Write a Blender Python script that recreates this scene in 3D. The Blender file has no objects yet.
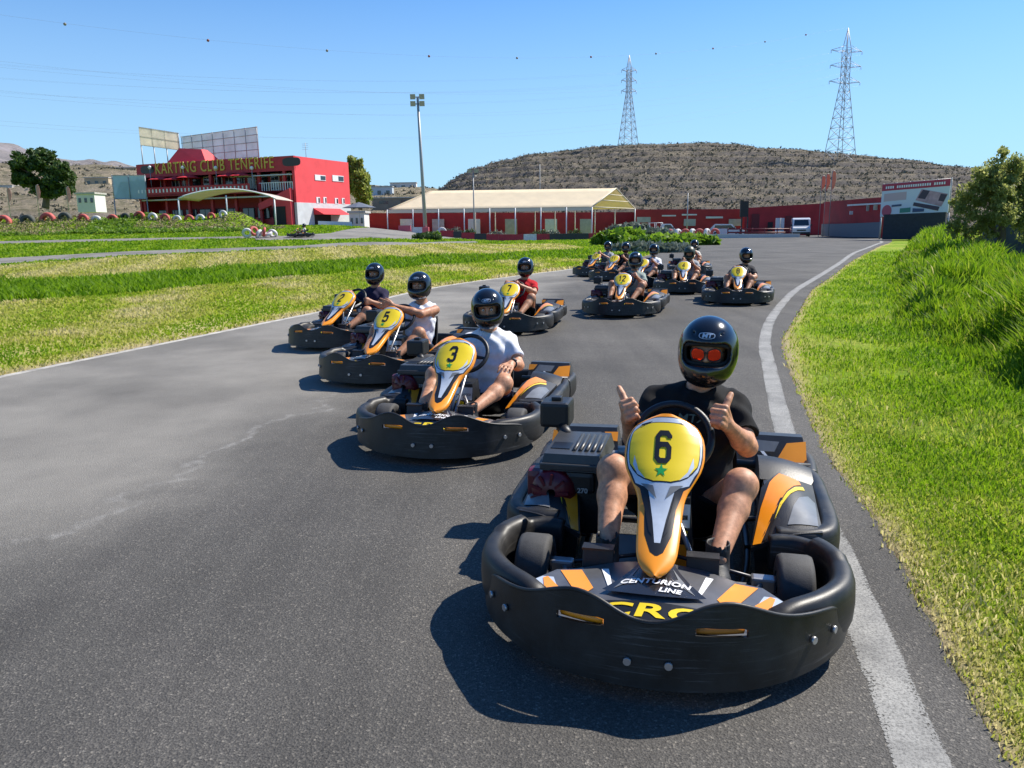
import bpy, bmesh, math, random
import numpy as np
from mathutils import Vector, Matrix
from mathutils.geometry import tessellate_polygon
SC = bpy.context.scene
COL = SC.collection
rad = math.radians
PI = math.pi
rng = np.random.default_rng(7)
random.seed(7)

# ------------------------------------------------------------------ camera, sky, sun, exposure
FPX, CAM_H, HOR, ROLL = 775.0, 1.42, 228.0, 0.8
PITCH = math.atan((384 - HOR) / FPX)
cam_d = bpy.data.cameras.new('camera')
cam = bpy.data.objects.new('camera', cam_d); COL.objects.link(cam)
cam_d.sensor_width = 36; cam_d.lens = 36 * FPX / 1024
cam_d.clip_start = 0.05; cam_d.clip_end = 12000
cam.matrix_world = Matrix.Translation((0, 0, CAM_H)) @ Matrix.Rotation(PI/2 - PITCH, 4, 'X') @ Matrix.Rotation(rad(-ROLL), 4, 'Z')
SC.camera = cam
SUN_EL, SUN_AZ = rad(47), rad(61)          # azimuth: clockwise from +Y (into the picture), so to the right
sun_dir = Vector((math.sin(SUN_AZ)*math.cos(SUN_EL), math.cos(SUN_AZ)*math.cos(SUN_EL), math.sin(SUN_EL)))
wd = bpy.data.worlds.new('World'); SC.world = wd; wd.use_nodes = True
nt = wd.node_tree
bg = nt.nodes['Background']
sky = nt.nodes.new('ShaderNodeTexSky'); sky.sky_type = 'NISHITA'; sky.sun_disc = False
sky.sun_elevation = SUN_EL; sky.sun_rotation = SUN_AZ
sky.altitude = 200; sky.air_density = 1.0; sky.dust_density = 0.4; sky.ozone_density = 2.0
gain = nt.nodes.new('ShaderNodeMixRGB'); gain.blend_type = 'MULTIPLY'; gain.inputs[0].default_value = 1; gain.inputs[2].default_value = (.46, 1.12, 1.82, 1)
nt.links.new(sky.outputs[0], gain.inputs[1])
# clear-air horizon: the pale band low over the ground
tcw = nt.nodes.new('ShaderNodeTexCoord'); sxw = nt.nodes.new('ShaderNodeSeparateXYZ'); nt.links.new(tcw.outputs['Generated'], sxw.inputs[0])
mrw = nt.nodes.new('ShaderNodeMapRange'); mrw.interpolation_type = 'SMOOTHSTEP'; mrw.inputs[1].default_value = 0.0; mrw.inputs[2].default_value = .40; mrw.inputs[3].default_value = .74; mrw.inputs[4].default_value = 0.
nt.links.new(sxw.outputs[2], mrw.inputs[0])
hz = nt.nodes.new('ShaderNodeMixRGB'); nt.links.new(mrw.outputs[0], hz.inputs[0]); nt.links.new(gain.outputs[0], hz.inputs[1]); hz.inputs[2].default_value = (5.9, 8.6, 10.6, 1)
nt.links.new(hz.outputs[0], bg.inputs[0]); bg.inputs[1].default_value = 0.06
sl = bpy.data.lights.new('sun', 'SUN'); sl.energy = 5.0; sl.angle = rad(0.53); sl.color = (1, .935, .83)
so = bpy.data.objects.new('sun', sl); COL.objects.link(so)
so.rotation_euler = sun_dir.to_track_quat('Z', 'Y').to_euler(); so.location = (30, 20, 60)
SC.view_settings.view_transform = 'Standard'; SC.view_settings.look = 'None'
SC.view_settings.exposure = 0.68; SC.view_settings.gamma = 1
SC.cycles.max_bounces = 6; SC.cycles.transparent_max_bounces = 8
SC.cycles.use_denoising = True

# ------------------------------------------------------------------ pixel helpers (author's view -> world, used at real distances)
_cp, _sp, _cr, _sr = math.cos(PITCH), math.sin(PITCH), math.cos(rad(ROLL)), math.sin(rad(ROLL))
def ray(u, v):
    A, B = u - 512, 384 - v
    a = (A*_cr + B*_sr)/FPX; b = (-A*_sr + B*_cr)/FPX
    return np.array([a, _cp + b*_sp, -_sp + b*_cp])
def at(u, v, Y):
    d = ray(u, v); return d*(Y/d[1]) + np.array([0, 0, CAM_H])
def sstep(t):
    t = np.clip(t, 0, 1); return t*t*(3 - 2*t)
FOOT_Y = [-5, 3, 7.4, 9.1, 10.7, 17.7, 30, 48, 75, 90]; FOOT_X = [4.3, 4.5, 4.7, 5.2, 5.6, 8.7, 14.8, 24.5, 38, 46]
_hr = np.random.default_rng(11); _hy = 4.5 + 50*_hr.random(260)**1.6; _hs = _hr.uniform(.25, 2.7, 260); HUM = [(float(np.interp(a, FOOT_Y, FOOT_X) + b), float(a), float(c), float(d)) for a, b, c, d in zip(_hy, _hs, _hr.uniform(.14, .36, 260), _hr.uniform(.26, .48, 260))]
def _n(x, y, s, k=0):
    return (np.sin(x*s*1.7 + 1.3*k + 1.1*np.sin(y*s*.9 + k)) + np.sin(y*s*2.1 - .7*k + 1.2*np.sin(x*s*1.3 - k)))*.5
def Z(x, y):                                  # terrain height
    x = np.asarray(x, float); y = np.asarray(y, float)
    b = x/np.maximum(y, 1)
    z = 2.1*sstep((y - 32)/62)*sstep((-b - .0)/.24)
    s = (x - np.interp(y, FOOT_Y, FOOT_X))
    bank = (np.interp(y, [0, 15, 25, 40, 55], [.10, .10, .20, .50, .75]) + .07*_n(x, y, 1.5))*sstep(s/1.8)*sstep((80 - y)/25)*sstep((y - 2.5)/4)
    if np.any((s > -2) & (y > 2) & (y < 70)):
        hm = 0*x
        for hx, hy, ha, hw in HUM: hm = hm + ha*np.exp(-((x - hx)**2 + (y - hy)**2)/(hw*hw*np.maximum(1., y/16)))
        bank = bank + np.minimum(hm, .50)*sstep((s + .3)/.6)
    berm = (1.35 + .25*_n(x, y, .5))*np.exp(-((y - 78 - .10*x - 3)/3.2)**2)*sstep((-x - 23.5)/3.5)*(y < 95)*(y > 60)
    return z + bank + berm - .055*sstep((y - 3.2)/1.8)*(y < 1e9)
def gp(u, v):                                 # pixel -> terrain point
    d = ray(u, v); o = np.array([0, 0, CAM_H])
    t = np.concatenate([np.linspace(1, 60, 3000), np.linspace(60, 400, 4000)])
    P = o + d*t[:, None]
    k = np.where(P[:, 2] <= Z(P[:, 0], P[:, 1]))[0]
    p = P[k[0]] if len(k) else P[-1]
    return np.array([p[0], p[1], float(Z(p[0], p[1]))])

# ------------------------------------------------------------------ object helpers
def tag(o, label=None, cat=None, group=None, kind=None):
    if label: o['label'] = label
    if cat: o['category'] = cat
    if group: o['group'] = group
    if kind: o['kind'] = kind
    return o
def empty(name, loc=(0, 0, 0), rz=0, label=None, cat=None, group=None):
    o = bpy.data.objects.new(name, None); COL.objects.link(o)
    o.empty_display_size = .2
    o.location = loc; o.rotation_euler = (0, 0, rz)
    return tag(o, label, cat, group)
def raw_mesh(name, V, faces_flat, starts, mat=None, smooth=False, mids=None, parent=None, attrs=None):
    me = bpy.data.meshes.new(name)
    V = np.asarray(V, np.float32)
    me.vertices.add(len(V)); me.vertices.foreach_set('co', V.ravel())
    faces_flat = np.asarray(faces_flat, np.int32)
    me.loops.add(len(faces_flat)); me.loops.foreach_set('vertex_index', faces_flat)
    me.polygons.add(len(starts)); me.polygons.foreach_set('loop_start', np.asarray(starts, np.int32))
    if smooth: me.polygons.foreach_set('use_smooth', np.ones(len(starts), bool))
    else: me.polygons.foreach_set('use_smooth', np.zeros(len(starts), bool))
    if mids is not None: me.polygons.foreach_set('material_index', np.asarray(mids, np.int32))
    me.update(calc_edges=True); me.validate()
    if attrs:
        for k, a in attrs.items():
            at_ = me.attributes.new(k, 'FLOAT', 'POINT'); at_.data.foreach_set('value', np.asarray(a, np.float32))
    for m in (mat if isinstance(mat, (list, tuple)) else [mat]):
        if m: me.materials.append(m)
    o = bpy.data.objects.new(name, me); COL.objects.link(o)
    if parent: o.parent = parent
    return o
class MB:
    """collects polygons and builds ONE mesh"""
    def __init__(s): s.V = []; s.F = []; s.M = []; s.S = []; s.n = 0
    def add(s, V, F, m=0, smooth=False):
        V = np.asarray(V, float).reshape(-1, 3); s.V.append(V)
        for f in F: s.F.append([i + s.n for i in f]); s.M.append(m); s.S.append(smooth)
        s.n += len(V); return s
    def box(s, c, size, m=0, rot=None, bev=0):
        x, y, z = [v/2 for v in size]
        if bev:
            bm = bmesh.new(); bmesh.ops.create_cube(bm, size=1)
            for v in bm.verts: v.co = Vector((v.co.x*size[0], v.co.y*size[1], v.co.z*size[2]))
            bmesh.ops.bevel(bm, geom=bm.edges[:], offset=bev, segments=2, profile=.6, affect='EDGES')
            bm.verts.index_update()
            V = np.array([v.co[:] for v in bm.verts]); F = [[v.index for v in f.verts] for f in bm.faces]; bm.free()
        else:
            V = np.array([(a, b, d) for a in (-x, x) for b in (-y, y) for d in (-z, z)])
            F = [(0, 1, 3, 2), (4, 6, 7, 5), (0, 4, 5, 1), (2, 3, 7, 6), (0, 2, 6, 4), (1, 5, 7, 3)]
        if rot is not None: V = V @ np.array(rot).T
        return s.add(V + np.array(c), F, m)
    def hexa(s, P, m=0):                      # 8 corners: 4 bottom, 4 top, same order
        return s.add(P, [(3, 2, 1, 0), (4, 5, 6, 7), (0, 1, 5, 4), (1, 2, 6, 5), (2, 3, 7, 6), (3, 0, 4, 7)], m)
    def tube(s, pts, r, m=0, n=8, caps=True, smooth=True):
        pts = [np.array(p, float) for p in pts]
        rr = r if isinstance(r, (list, tuple, np.ndarray)) else [r]*len(pts)
        V = []; up = np.array([0, 0, 1.])
        T = [pts[min(i+1, len(pts)-1)] - pts[max(i-1, 0)] for i in range(len(pts))]
        t0 = T[0]/np.linalg.norm(T[0]); a = np.cross(t0, up)
        if np.linalg.norm(a) < .2: a = np.cross(t0, [1, 0, 0])
        for p, t, q in zip(pts, T, rr):
            t = t/np.linalg.norm(t); a = a - t*(a@t); a = a/np.linalg.norm(a); b = np.cross(t, a)
            for k in range(n):
                w = 2*PI*k/n; V.append(p + q*(a*math.cos(w) + b*math.sin(w)))
        F = [(i*n + k, i*n + (k+1) % n, (i+1)*n + (k+1) % n, (i+1)*n + k) for i in range(len(pts)-1) for k in range(n)]
        s.add(V, F, m, smooth)
        if caps:
            L = (len(pts)-1)*n; o = s.n - len(V)
            s.F += [[o + k for k in range(n)][::-1], [o + L + k for k in range(n)]]; s.M += [m, m]; s.S += [False, False]
        return s
    def sweep(s, path, prof, m=0, smooth=True, closed=False, caps=True, z=0, scale=None):
        """path: (x,y[,z]) list; prof: (offset to the right of travel, up) closed loop"""
        P = np.array([tuple(p) + ((0,) if len(p) == 2 else ()) for p in path], float); n = len(P); k = len(prof)
        V = []
        for i in range(n):
            a, b = (P[(i-1) % n], P[(i+1) % n]) if closed else (P[max(i-1, 0)], P[min(i+1, n-1)])
            t = (b - a)[:2]; t = t/np.linalg.norm(t); r = np.array([t[1], -t[0]])
            sc = scale[i] if scale is not None else (1, 1)
            for q in prof: V.append((P[i, 0] + r[0]*q[0]*sc[0], P[i, 1] + r[1]*q[0]*sc[0], P[i, 2] + z + q[1]*sc[1]))
        F = [(i*k + j, i*k + (j+1) % k, ((i+1) % n)*k + (j+1) % k, ((i+1) % n)*k + j) for i in range(n if closed else n-1) for j in range(k)]
        o = s.n; s.add(V, F, m, smooth)
        if not closed and caps:
            s.F += [[o + j for j in range(k)][::-1], [o + (n-1)*k + j for j in range(k)]]; s.M += [m, m]; s.S += [False, False]
        return s
    def grid(s, fn, us, vs, m=0, smooth=True):
        V = [fn(u, v) for u in us for v in vs]; k = len(vs)
        F = [(i*k + j, (i+1)*k + j, (i+1)*k + j+1, i*k + j+1) for i in range(len(us)-1) for j in range(k-1)]
        return s.add(V, F, m, smooth)
    def lathe(s, prof, m=0, n=24, axis='Z', c=(0, 0, 0), smooth=True):
        V = []
        for r, h in prof:
            for k in range(n):
                w = 2*PI*k/n; a, b = r*math.cos(w), r*math.sin(w)
                V.append((a, b, h) if axis == 'Z' else (h, a, b) if axis == 'X' else (b, h, a))
        F = [(i*n + k, i*n + (k+1) % n, (i+1)*n + (k+1) % n, (i+1)*n + k) for i in range(len(prof)-1) for k in range(n)]
        return s.add(np.array(V) + np.array(c), F, m, smooth)
    def prism(s, poly, d, m=0):               # poly: 3D points planar; extruded by vector d
        P = np.array(poly, float); n = len(P); d = np.array(d, float)
        tri = tessellate_polygon([[Vector(p) for p in P]])
        F = [tuple(t) for t in tri] + [tuple(i + n for i in t[::-1]) for t in tri] + [(i, (i+1) % n, (i+1) % n + n, i + n) for i in range(n)]
        return s.add(np.concatenate([P, P + d]), F, m)
    def build(s, name, mats, parent=None, xf=None, loc=None):
        V = np.concatenate(s.V) if s.V else np.zeros((0, 3))
        if xf is not None: V = xf(V)
        flat = [i for f in s.F for i in f]; st = np.cumsum([0] + [len(f) for f in s.F])[:-1]
        o = raw_mesh(name, V, flat, st, mats, False, s.M, parent)
        o.data.polygons.foreach_set('use_smooth', np.array(s.S, bool))
        if loc is not None: o.location = loc
        return o
def fix_normals(o):
    bm = bmesh.new(); bm.from_mesh(o.data); bmesh.ops.recalc_face_normals(bm, faces=bm.faces[:]); bm.to_mesh(o.data); bm.free(); return o
def sharp(o, deg=40):
    me = o.data; bm = bmesh.new(); bm.from_mesh(me)
    bmesh.ops.remove_doubles(bm, verts=bm.verts[:], dist=1e-5)
    for f in bm.faces: f.smooth = True
    for e in bm.edges:
        if len(e.link_faces) == 2 and e.calc_face_angle(0) > rad(deg): e.smooth = False
    bm.to_mesh(me); bm.free(); return o
def text_geo(body, size=1., shear=0., offset=0., spacing=1.):
    cu = bpy.data.curves.new('t', 'FONT'); cu.body = body; cu.size = size; cu.shear = shear; cu.offset = offset
    cu.align_x = 'CENTER'; cu.align_y = 'CENTER'; cu.space_character = spacing; cu.resolution_u = 4
    o = bpy.data.objects.new('t', cu); COL.objects.link(o)
    dg = bpy.context.evaluated_depsgraph_get(); me = o.evaluated_get(dg).to_mesh()
    V = np.array([v.co[:] for v in me.vertices]); F = [list(p.vertices) for p in me.polygons]
    o.evaluated_get(dg).to_mesh_clear(); COL.objects.unlink(o); bpy.data.objects.remove(o); bpy.data.curves.remove(cu)
    return V, F
def flat_poly(poly, step=None):
    """2D polygon -> (V2, F) triangulated and cut on a grid so that it can follow a curved surface"""
    bm = bmesh.new()
    tri = tessellate_polygon([[Vector((p[0], p[1], 0)) for p in poly]])
    vs = [bm.verts.new((p[0], p[1], 0)) for p in poly]
    for t in tri:
        try: bm.faces.new([vs[i] for i in t])
        except ValueError: pass
    return _cut(bm, step)
def _cut(bm, step):
    if step:
        for ax in (0, 1):
            lo = min(v.co[ax] for v in bm.verts); hi = max(v.co[ax] for v in bm.verts)
            for g in np.arange(math.floor(lo/step) + 1, math.ceil(hi/step))*step:
                no = (1, 0, 0) if ax == 0 else (0, 1, 0); co = (g, 0, 0) if ax == 0 else (0, g, 0)
                bmesh.ops.bisect_plane(bm, geom=bm.verts[:] + bm.edges[:] + bm.faces[:], plane_co=co, plane_no=no)
    bm.verts.index_update()
    V = np.array([v.co[:] for v in bm.verts]); F = [[v.index for v in f.verts] for f in bm.faces if f.calc_area() > 1e-10]
    bm.free(); return V, F
def cut_geo(V, F, step):
    bm = bmesh.new(); vs = [bm.verts.new(v) for v in V]
    for f in F:
        try: bm.faces.new([vs[i] for i in f])
        except ValueError: pass
    return _cut(bm, step)
def smooth_path(pts, n=6, closed=False):
    P = [np.array(p, float) for p in pts]; out = []
    N = len(P)
    for i in range(N if closed else N-1):
        g = (lambda k: P[k % N]) if closed else (lambda k: P[min(max(k, 0), N-1)])
        p0, p1, p2, p3 = g(i-1), g(i), g(i+1), g(i+2)
        for t in np.linspace(0, 1, n, endpoint=False):
            out.append(.5*((2*p1) + (p2-p0)*t + (2*p0-5*p1+4*p2-p3)*t*t + (3*p1-p0-3*p2+p3)*t**3))
    if not closed: out.append(P[-1])
    return out
def copy_tree(o, parent=None):
    c = o.copy(); COL.objects.link(c)
    if parent: c.parent = parent
    for ch in KIDS.get(o.name, []): copy_tree(ch, c)
    return c
KIDS = {}
def kids_of(root):
    KIDS.clear()
    for o in COL.objects:
        if o.parent: KIDS.setdefault(o.parent.name, []).append(o)

# ------------------------------------------------------------------ materials
MATS = {}
def mat(name, col, rough=.5, metal=0., var=.0, vscale=4., bump=0., bscale=60., spec=.5, coat=0., rvar=0., trans=0., attr=None, acols=None, col2=None):
    if name in MATS: return MATS[name]
    m = bpy.data.materials.new(name); m.use_nodes = True; t = m.node_tree; N = t.nodes; L = t.links
    p = N['Principled BSDF']; p.inputs['Base Color'].default_value = (*col, 1); p.inputs['Roughness'].default_value = rough
    p.inputs['Metallic'].default_value = metal; p.inputs['Specular IOR Level'].default_value = spec
    if coat: p.inputs['Coat Weight'].default_value = coat; p.inputs['Coat Roughness'].default_value = .08
    tc = N.new('ShaderNodeTexCoord')
    if attr:
        an = N.new('ShaderNodeAttribute'); an.attribute_name = attr
        r = N.new('ShaderNodeValToRGB'); r.color_ramp.elements[0].color = (*acols[0], 1); r.color_ramp.elements[1].color = (*acols[-1], 1)
        for i, c in enumerate(acols[1:-1]): e = r.color_ramp.elements.new((i+1)/(len(acols)-1)); e.color = (*c, 1)
        L.new(an.outputs['Fac'], r.inputs[0]); L.new(r.outputs[0], p.inputs['Base Color'])
    elif var or col2:
        nz = N.new('ShaderNodeTexNoise'); nz.inputs['Scale'].default_value = vscale; nz.inputs['Detail'].default_value = 6; nz.inputs['Roughness'].default_value = .6
        L.new(tc.outputs['Object'], nz.inputs['Vector'])
        r = N.new('ShaderNodeValToRGB'); a = col; b = col2 or col
        r.color_ramp.elements[0].position = .3; r.color_ramp.elements[1].position = .7
        r.color_ramp.elements[0].color = (*[c*(1-var) for c in a], 1); r.color_ramp.elements[1].color = (*[min(1, c*(1+var)) for c in b], 1)
        L.new(nz.outputs[0], r.inputs[0]); L.new(r.outputs[0], p.inputs['Base Color'])
        if rvar:
            mr = N.new('ShaderNodeMapRange'); mr.inputs[3].default_value = max(.02, rough-rvar); mr.inputs[4].default_value = rough+rvar
            L.new(nz.outputs[0], mr.inputs[0]); L.new(mr.outputs[0], p.inputs['Roughness'])
    if bump:
        nb = N.new('ShaderNodeTexNoise'); nb.inputs['Scale'].default_value = bscale; nb.inputs['Detail'].default_value = 4
        L.new(tc.outputs['Object'], nb.inputs['Vector'])
        bp = N.new('ShaderNodeBump'); bp.inputs['Strength'].default_value = bump; bp.inputs['Distance'].default_value = .01
        L.new(nb.outputs[0], bp.inputs['Height']); L.new(bp.outputs[0], p.inputs['Normal'])
    if trans:
        tr = N.new('ShaderNodeBsdfTranslucent'); mx = N.new('ShaderNodeMixShader'); mx.inputs[0].default_value = trans
        src = [l.from_socket for l in L if l.to_socket == p.inputs['Base Color']]
        if src: L.new(src[0], tr.inputs[0])
        else: tr.inputs[0].default_value = (*col, 1)
        L.new(p.outputs[0], mx.inputs[1]); L.new(tr.outputs[0], mx.inputs[2]); L.new(mx.outputs[0], N['Material Output'].inputs[0])
    MATS[name] = m; return m
# ------------------------------------------------------------------ signed distance modelling + surface nets
class SDF:
    def __init__(s, lo, hi, h):
        s.h = h; s.lo = np.array(lo, float); s.n = np.ceil((np.array(hi) - s.lo)/h).astype(int) + 1
        s.D = np.full(s.n, 1.0, np.float32)
    def _win(s, lo, hi, m):
        a = np.clip(np.floor((np.array(lo) - m - s.lo)/s.h).astype(int), 0, s.n)
        b = np.clip(np.ceil((np.array(hi) + m - s.lo)/s.h).astype(int) + 1, 0, s.n)
        sl = tuple(slice(i, j) for i, j in zip(a, b))
        ax = [s.lo[k] + s.h*np.arange(a[k], b[k]) for k in range(3)]
        X, Y, Zz = np.meshgrid(*ax, indexing='ij', copy=False)
        return sl, X.astype(np.float32), Y.astype(np.float32), Zz.astype(np.float32)
    def _put(s, sl, d, k, op):
        A = s.D[sl]
        if op == 'u':
            if k > 0:
                t = np.clip(.5 + .5*(A - d)/k, 0, 1); s.D[sl] = A*(1-t) + d*t - k*t*(1-t)
            else: s.D[sl] = np.minimum(A, d)
        else:                                  # subtract
            d = -d
            if k > 0:
                t = np.clip(.5 - .5*(A - d)/k, 0, 1); s.D[sl] = A*(1-t) + d*t + k*t*(1-t)
            else: s.D[sl] = np.maximum(A, d)
    def cap(s, a, b, r1, r2=None, k=.01, op='u', cut=False, pad=0.):
        a = np.array(a, float); b = np.array(b, float); r2 = r1 if r2 is None else r2; r1 += pad; r2 += pad
        R = max(r1, r2); lo = np.minimum(a, b) - R; hi = np.maximum(a, b) + R
        sl, X, Y, W = s._win(lo, hi, k*1.5 + 3*s.h)
        v = b - a; L2 = max(v@v, 1e-9)
        tt = ((X-a[0])*v[0] + (Y-a[1])*v[1] + (W-a[2])*v[2])/L2; t = np.clip(tt, 0, 1)
        d = np.sqrt((X-a[0]-t*v[0])**2 + (Y-a[1]-t*v[1])**2 + (W-a[2]-t*v[2])**2) - (r1 + (r2-r1)*t)
        if cut: d = np.maximum(d, (tt - 1)*math.sqrt(L2))
        s._put(sl, d, k, op); return s
    def ell(s, c, r, k=.01, op='u', rot=None, pad=0.):
        c = np.array(c, float); r = np.array(r, float) + pad; R = r.max()
        sl, X, Y, W = s._win(c - R, c + R, k*1.5 + 3*s.h)
        x, y, z = X-c[0], Y-c[1], W-c[2]
        if rot is not None:
            M = np.array(rot).T; x, y, z = [M[i, 0]*x + M[i, 1]*y + M[i, 2]*z for i in range(3)]
        k0 = np.sqrt((x/r[0])**2 + (y/r[1])**2 + (z/r[2])**2); k1 = np.sqrt((x/r[0]**2)**2 + (y/r[1]**2)**2 + (z/r[2]**2)**2) + 1e-6
        s._put(sl, k0*(k0-1)/k1, k, op); return s
    def rbox(s, c, hs, r=.01, k=.0, op='u', rot=None):
        c = np.array(c, float); hs = np.array(hs, float); R = np.linalg.norm(hs)
        sl, X, Y, W = s._win(c - R, c + R, k*1.5 + 3*s.h)
        x, y, z = X-c[0], Y-c[1], W-c[2]
        if rot is not None:
            M = np.array(rot).T; x, y, z = [M[i, 0]*x + M[i, 1]*y + M[i, 2]*z for i in range(3)]
        q = [np.abs(x)-hs[0]+r, np.abs(y)-hs[1]+r, np.abs(z)-hs[2]+r]
        d = np.sqrt(sum(np.maximum(a, 0)**2 for a in q)) + np.minimum(np.maximum(np.maximum(q[0], q[1]), q[2]), 0) - r
        s._put(sl, d, k, op); return s
    def plane(s, p, n, k=0.):                  # keep the side opposite to n
        n = np.array(n, float); n /= np.linalg.norm(n)
        sl, X, Y, W = s._win(s.lo, s.lo + s.n*s.h, 0)
        d = -((X-p[0])*n[0] + (Y-p[1])*n[1] + (W-p[2])*n[2]); s._put(sl, d, k, 's'); return s
    def mesh(s):
        D = s.D.copy(); D[D == 0] = 1e-6
        for ax in range(3):
            i0 = [slice(None)]*3; i0[ax] = 0; D[tuple(i0)] = .05
            i0[ax] = -1; D[tuple(i0)] = .05
        S = D < 0; n = s.n
        c = S[:-1, :-1, :-1].astype(np.int8)
        cnt = np.zeros(n-1, np.int8)
        for dx in (0, 1):
            for dy in (0, 1):
                for dz in (0, 1): cnt += S[dx:n[0]-1+dx, dy:n[1]-1+dy, dz:n[2]-1+dz]
        act = np.argwhere((cnt > 0) & (cnt < 8)); idx = np.full(n-1, -1, np.int32); idx[tuple(act.T)] = np.arange(len(act))
        acc = np.zeros((len(act), 3)); num = np.zeros(len(act))
        corners = np.array([(i, j, k) for i in (0, 1) for j in (0, 1) for k in (0, 1)])
        for a in corners:
            for ax in range(3):
                if a[ax]: continue
                b = a.copy(); b[ax] = 1
                da = D[tuple((act + a).T)]; db = D[tuple((act + b).T)]; x = (da < 0) != (db < 0)
                t = np.where(x, da/(da - db + 1e-12), 0)
                p = np.tile(a.astype(float), (len(act), 1)); p[:, ax] = t
                acc[x] += p[x]; num[x] += 1
        V = s.lo + s.h*(act + acc/num[:, None])
        Q = []
        for ax in range(3):
            u, w = (ax+1) % 3, (ax+2) % 3
            sa = [slice(0, -1) if k == ax else slice(1, -1) for k in range(3)]; sb = [slice(1, None) if k == ax else slice(1, -1) for k in range(3)]
            A = S[tuple(sa)]; B = S[tuple(sb)]; e = np.argwhere(A != B)
            if not len(e): continue
            fl = A[tuple(e.T)]
            base = e.copy(); base[:, u] += 1; base[:, w] += 1
            def g(du, dw):
                q = base.copy(); q[:, u] -= du; q[:, w] -= dw; return idx[tuple(q.T)]
            q = np.stack([g(1, 1), g(0, 1), g(0, 0), g(1, 0)], 1)
            q[~fl] = q[~fl][:, ::-1]; Q.append(q)
        Q = np.concatenate(Q)
        return V, Q
def relax(V, Q, it=2, f=.5):
    E = np.concatenate([Q[:, [0, 1]], Q[:, [1, 2]], Q[:, [2, 3]], Q[:, [3, 0]]])
    for _ in range(it):
        A = np.zeros_like(V); n = np.zeros(len(V))
        np.add.at(A, E[:, 0], V[E[:, 1]]); np.add.at(n, E[:, 0], 1)
        np.add.at(A, E[:, 1], V[E[:, 0]]); np.add.at(n, E[:, 1], 1)
        V = V*(1-f) + f*A/np.maximum(n, 1)[:, None]
    return V
def sdf_obj(name, s, m, parent=None, it=2, wrinkle=0., wfreq=30., mids=None):
    V, Q = s.mesh(); V = relax(V, Q, it)
    if wrinkle:
        N = np.zeros_like(V); fn = np.cross(V[Q[:, 2]] - V[Q[:, 0]], V[Q[:, 3]] - V[Q[:, 1]])
        for k in range(4): np.add.at(N, Q[:, k], fn)
        N /= np.linalg.norm(N, axis=1)[:, None] + 1e-12
        x, y, z = V.T
        w = np.sin(wfreq*(x*.9 + .6*z) + 2.5*np.sin(wfreq*.5*y + 3*z)) + .7*np.sin(wfreq*1.7*(z - .5*x) + 2*np.sin(wfreq*.8*x + 1))
        V = V + N*(w*wrinkle)[:, None]
    mi = mids(V, Q) if mids else None
    return raw_mesh(name, V, Q.ravel(), np.arange(len(Q))*4, m, True, mi, parent)
# ------------------------------------------------------------------ the rental kart (front = -y, origin on the ground)
P_BLK = mat('black_moulded_plastic', (.010, .010, .011), .45, var=.25, vscale=9, bump=.12, bscale=220, rvar=.12)
P_BLK2 = mat('worn_bumper_plastic', (.0075, .0075, .008), .46, spec=.38, col2=(.022, .021, .020), var=.3, vscale=7, bump=.06, bscale=260, rvar=.14)
def scuffs(m):
    t = m.node_tree; N = t.nodes; L = t.links; p = N['Principled BSDF']; tc = N.new('ShaderNodeTexCoord'); mp = N.new('ShaderNodeMapping'); mp.inputs['Scale'].default_value = (4, 4, 110); L.new(tc.outputs['Object'], mp.inputs[0])
    nz = N.new('ShaderNodeTexNoise'); nz.inputs['Scale'].default_value = 1; nz.inputs['Detail'].default_value = 5; nz.inputs['Roughness'].default_value = .75; L.new(mp.outputs[0], nz.inputs['Vector'])
    r = N.new('ShaderNodeValToRGB'); r.color_ramp.elements[0].position = .54; r.color_ramp.elements[0].color = (0, 0, 0, 1); r.color_ramp.elements[1].position = .70; r.color_ramp.elements[1].color = (.5, .5, .5, 1); L.new(nz.outputs[0], r.inputs[0])
    src = [l.from_socket for l in L if l.to_socket == p.inputs['Base Color']][0]
    n3 = N.new('ShaderNodeTexNoise'); n3.inputs['Scale'].default_value = 3.2; n3.inputs['Detail'].default_value = 3; L.new(tc.outputs['Object'], n3.inputs['Vector'])
    r3 = N.new('ShaderNodeMapRange'); r3.inputs[1].default_value = .45; r3.inputs[2].default_value = .68; L.new(n3.outputs[0], r3.inputs[0]); mm_ = N.new('ShaderNodeMath'); mm_.operation = 'MULTIPLY'; L.new(r.outputs[0], mm_.inputs[0]); L.new(r3.outputs[0], mm_.inputs[1])
    mx = N.new('ShaderNodeMixRGB'); L.new(mm_.outputs[0], mx.inputs[0]); L.new(src, mx.inputs[1]); mx.inputs[2].default_value = (.20, .195, .19, 1); L.new(mx.outputs[0], p.inputs['Base Color'])
scuffs(P_BLK2)
P_GRY = mat('dark_grey_plastic', (.035, .036, .038), .38, var=.2, vscale=8, bump=.1, bscale=180)
P_ORG = mat('orange_gloss_sticker', (.86, .29, .012), .3, coat=.3, var=.05)
P_YEL = mat('yellow_gloss_sticker', (.80, .58, .012), .3, coat=.3, var=.06)
P_SIL = mat('silver_sticker', (.60, .64, .68), .25, metal=.35, var=.12, vscale=14)
P_CHR = mat('grey_sticker', (.16, .165, .17), .3, var=.2, vscale=12)
P_INK = mat('black_sticker', (.012, .012, .013), .3)
P_WHT = mat('white_sticker', (.78, .78, .78), .35)
P_GRN = mat('green_sticker', (.015, .30, .07), .35)
P_RED = mat('red_fan_cover', (.10, .004, .012), .35, var=.3, vscale=20)
P_RUB = mat('slick_tyre_rubber', (.045, .044, .043), .75, var=.25, vscale=30, bump=.15, bscale=300)
P_SEAT = mat('seat_shell', (.022, .022, .024), .5, var=.15)
P_MET = mat('steel_tube', (.30, .30, .31), .35, metal=.9)
P_DRK = mat('dark_steel', (.05, .05, .055), .4, metal=.6)
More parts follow.
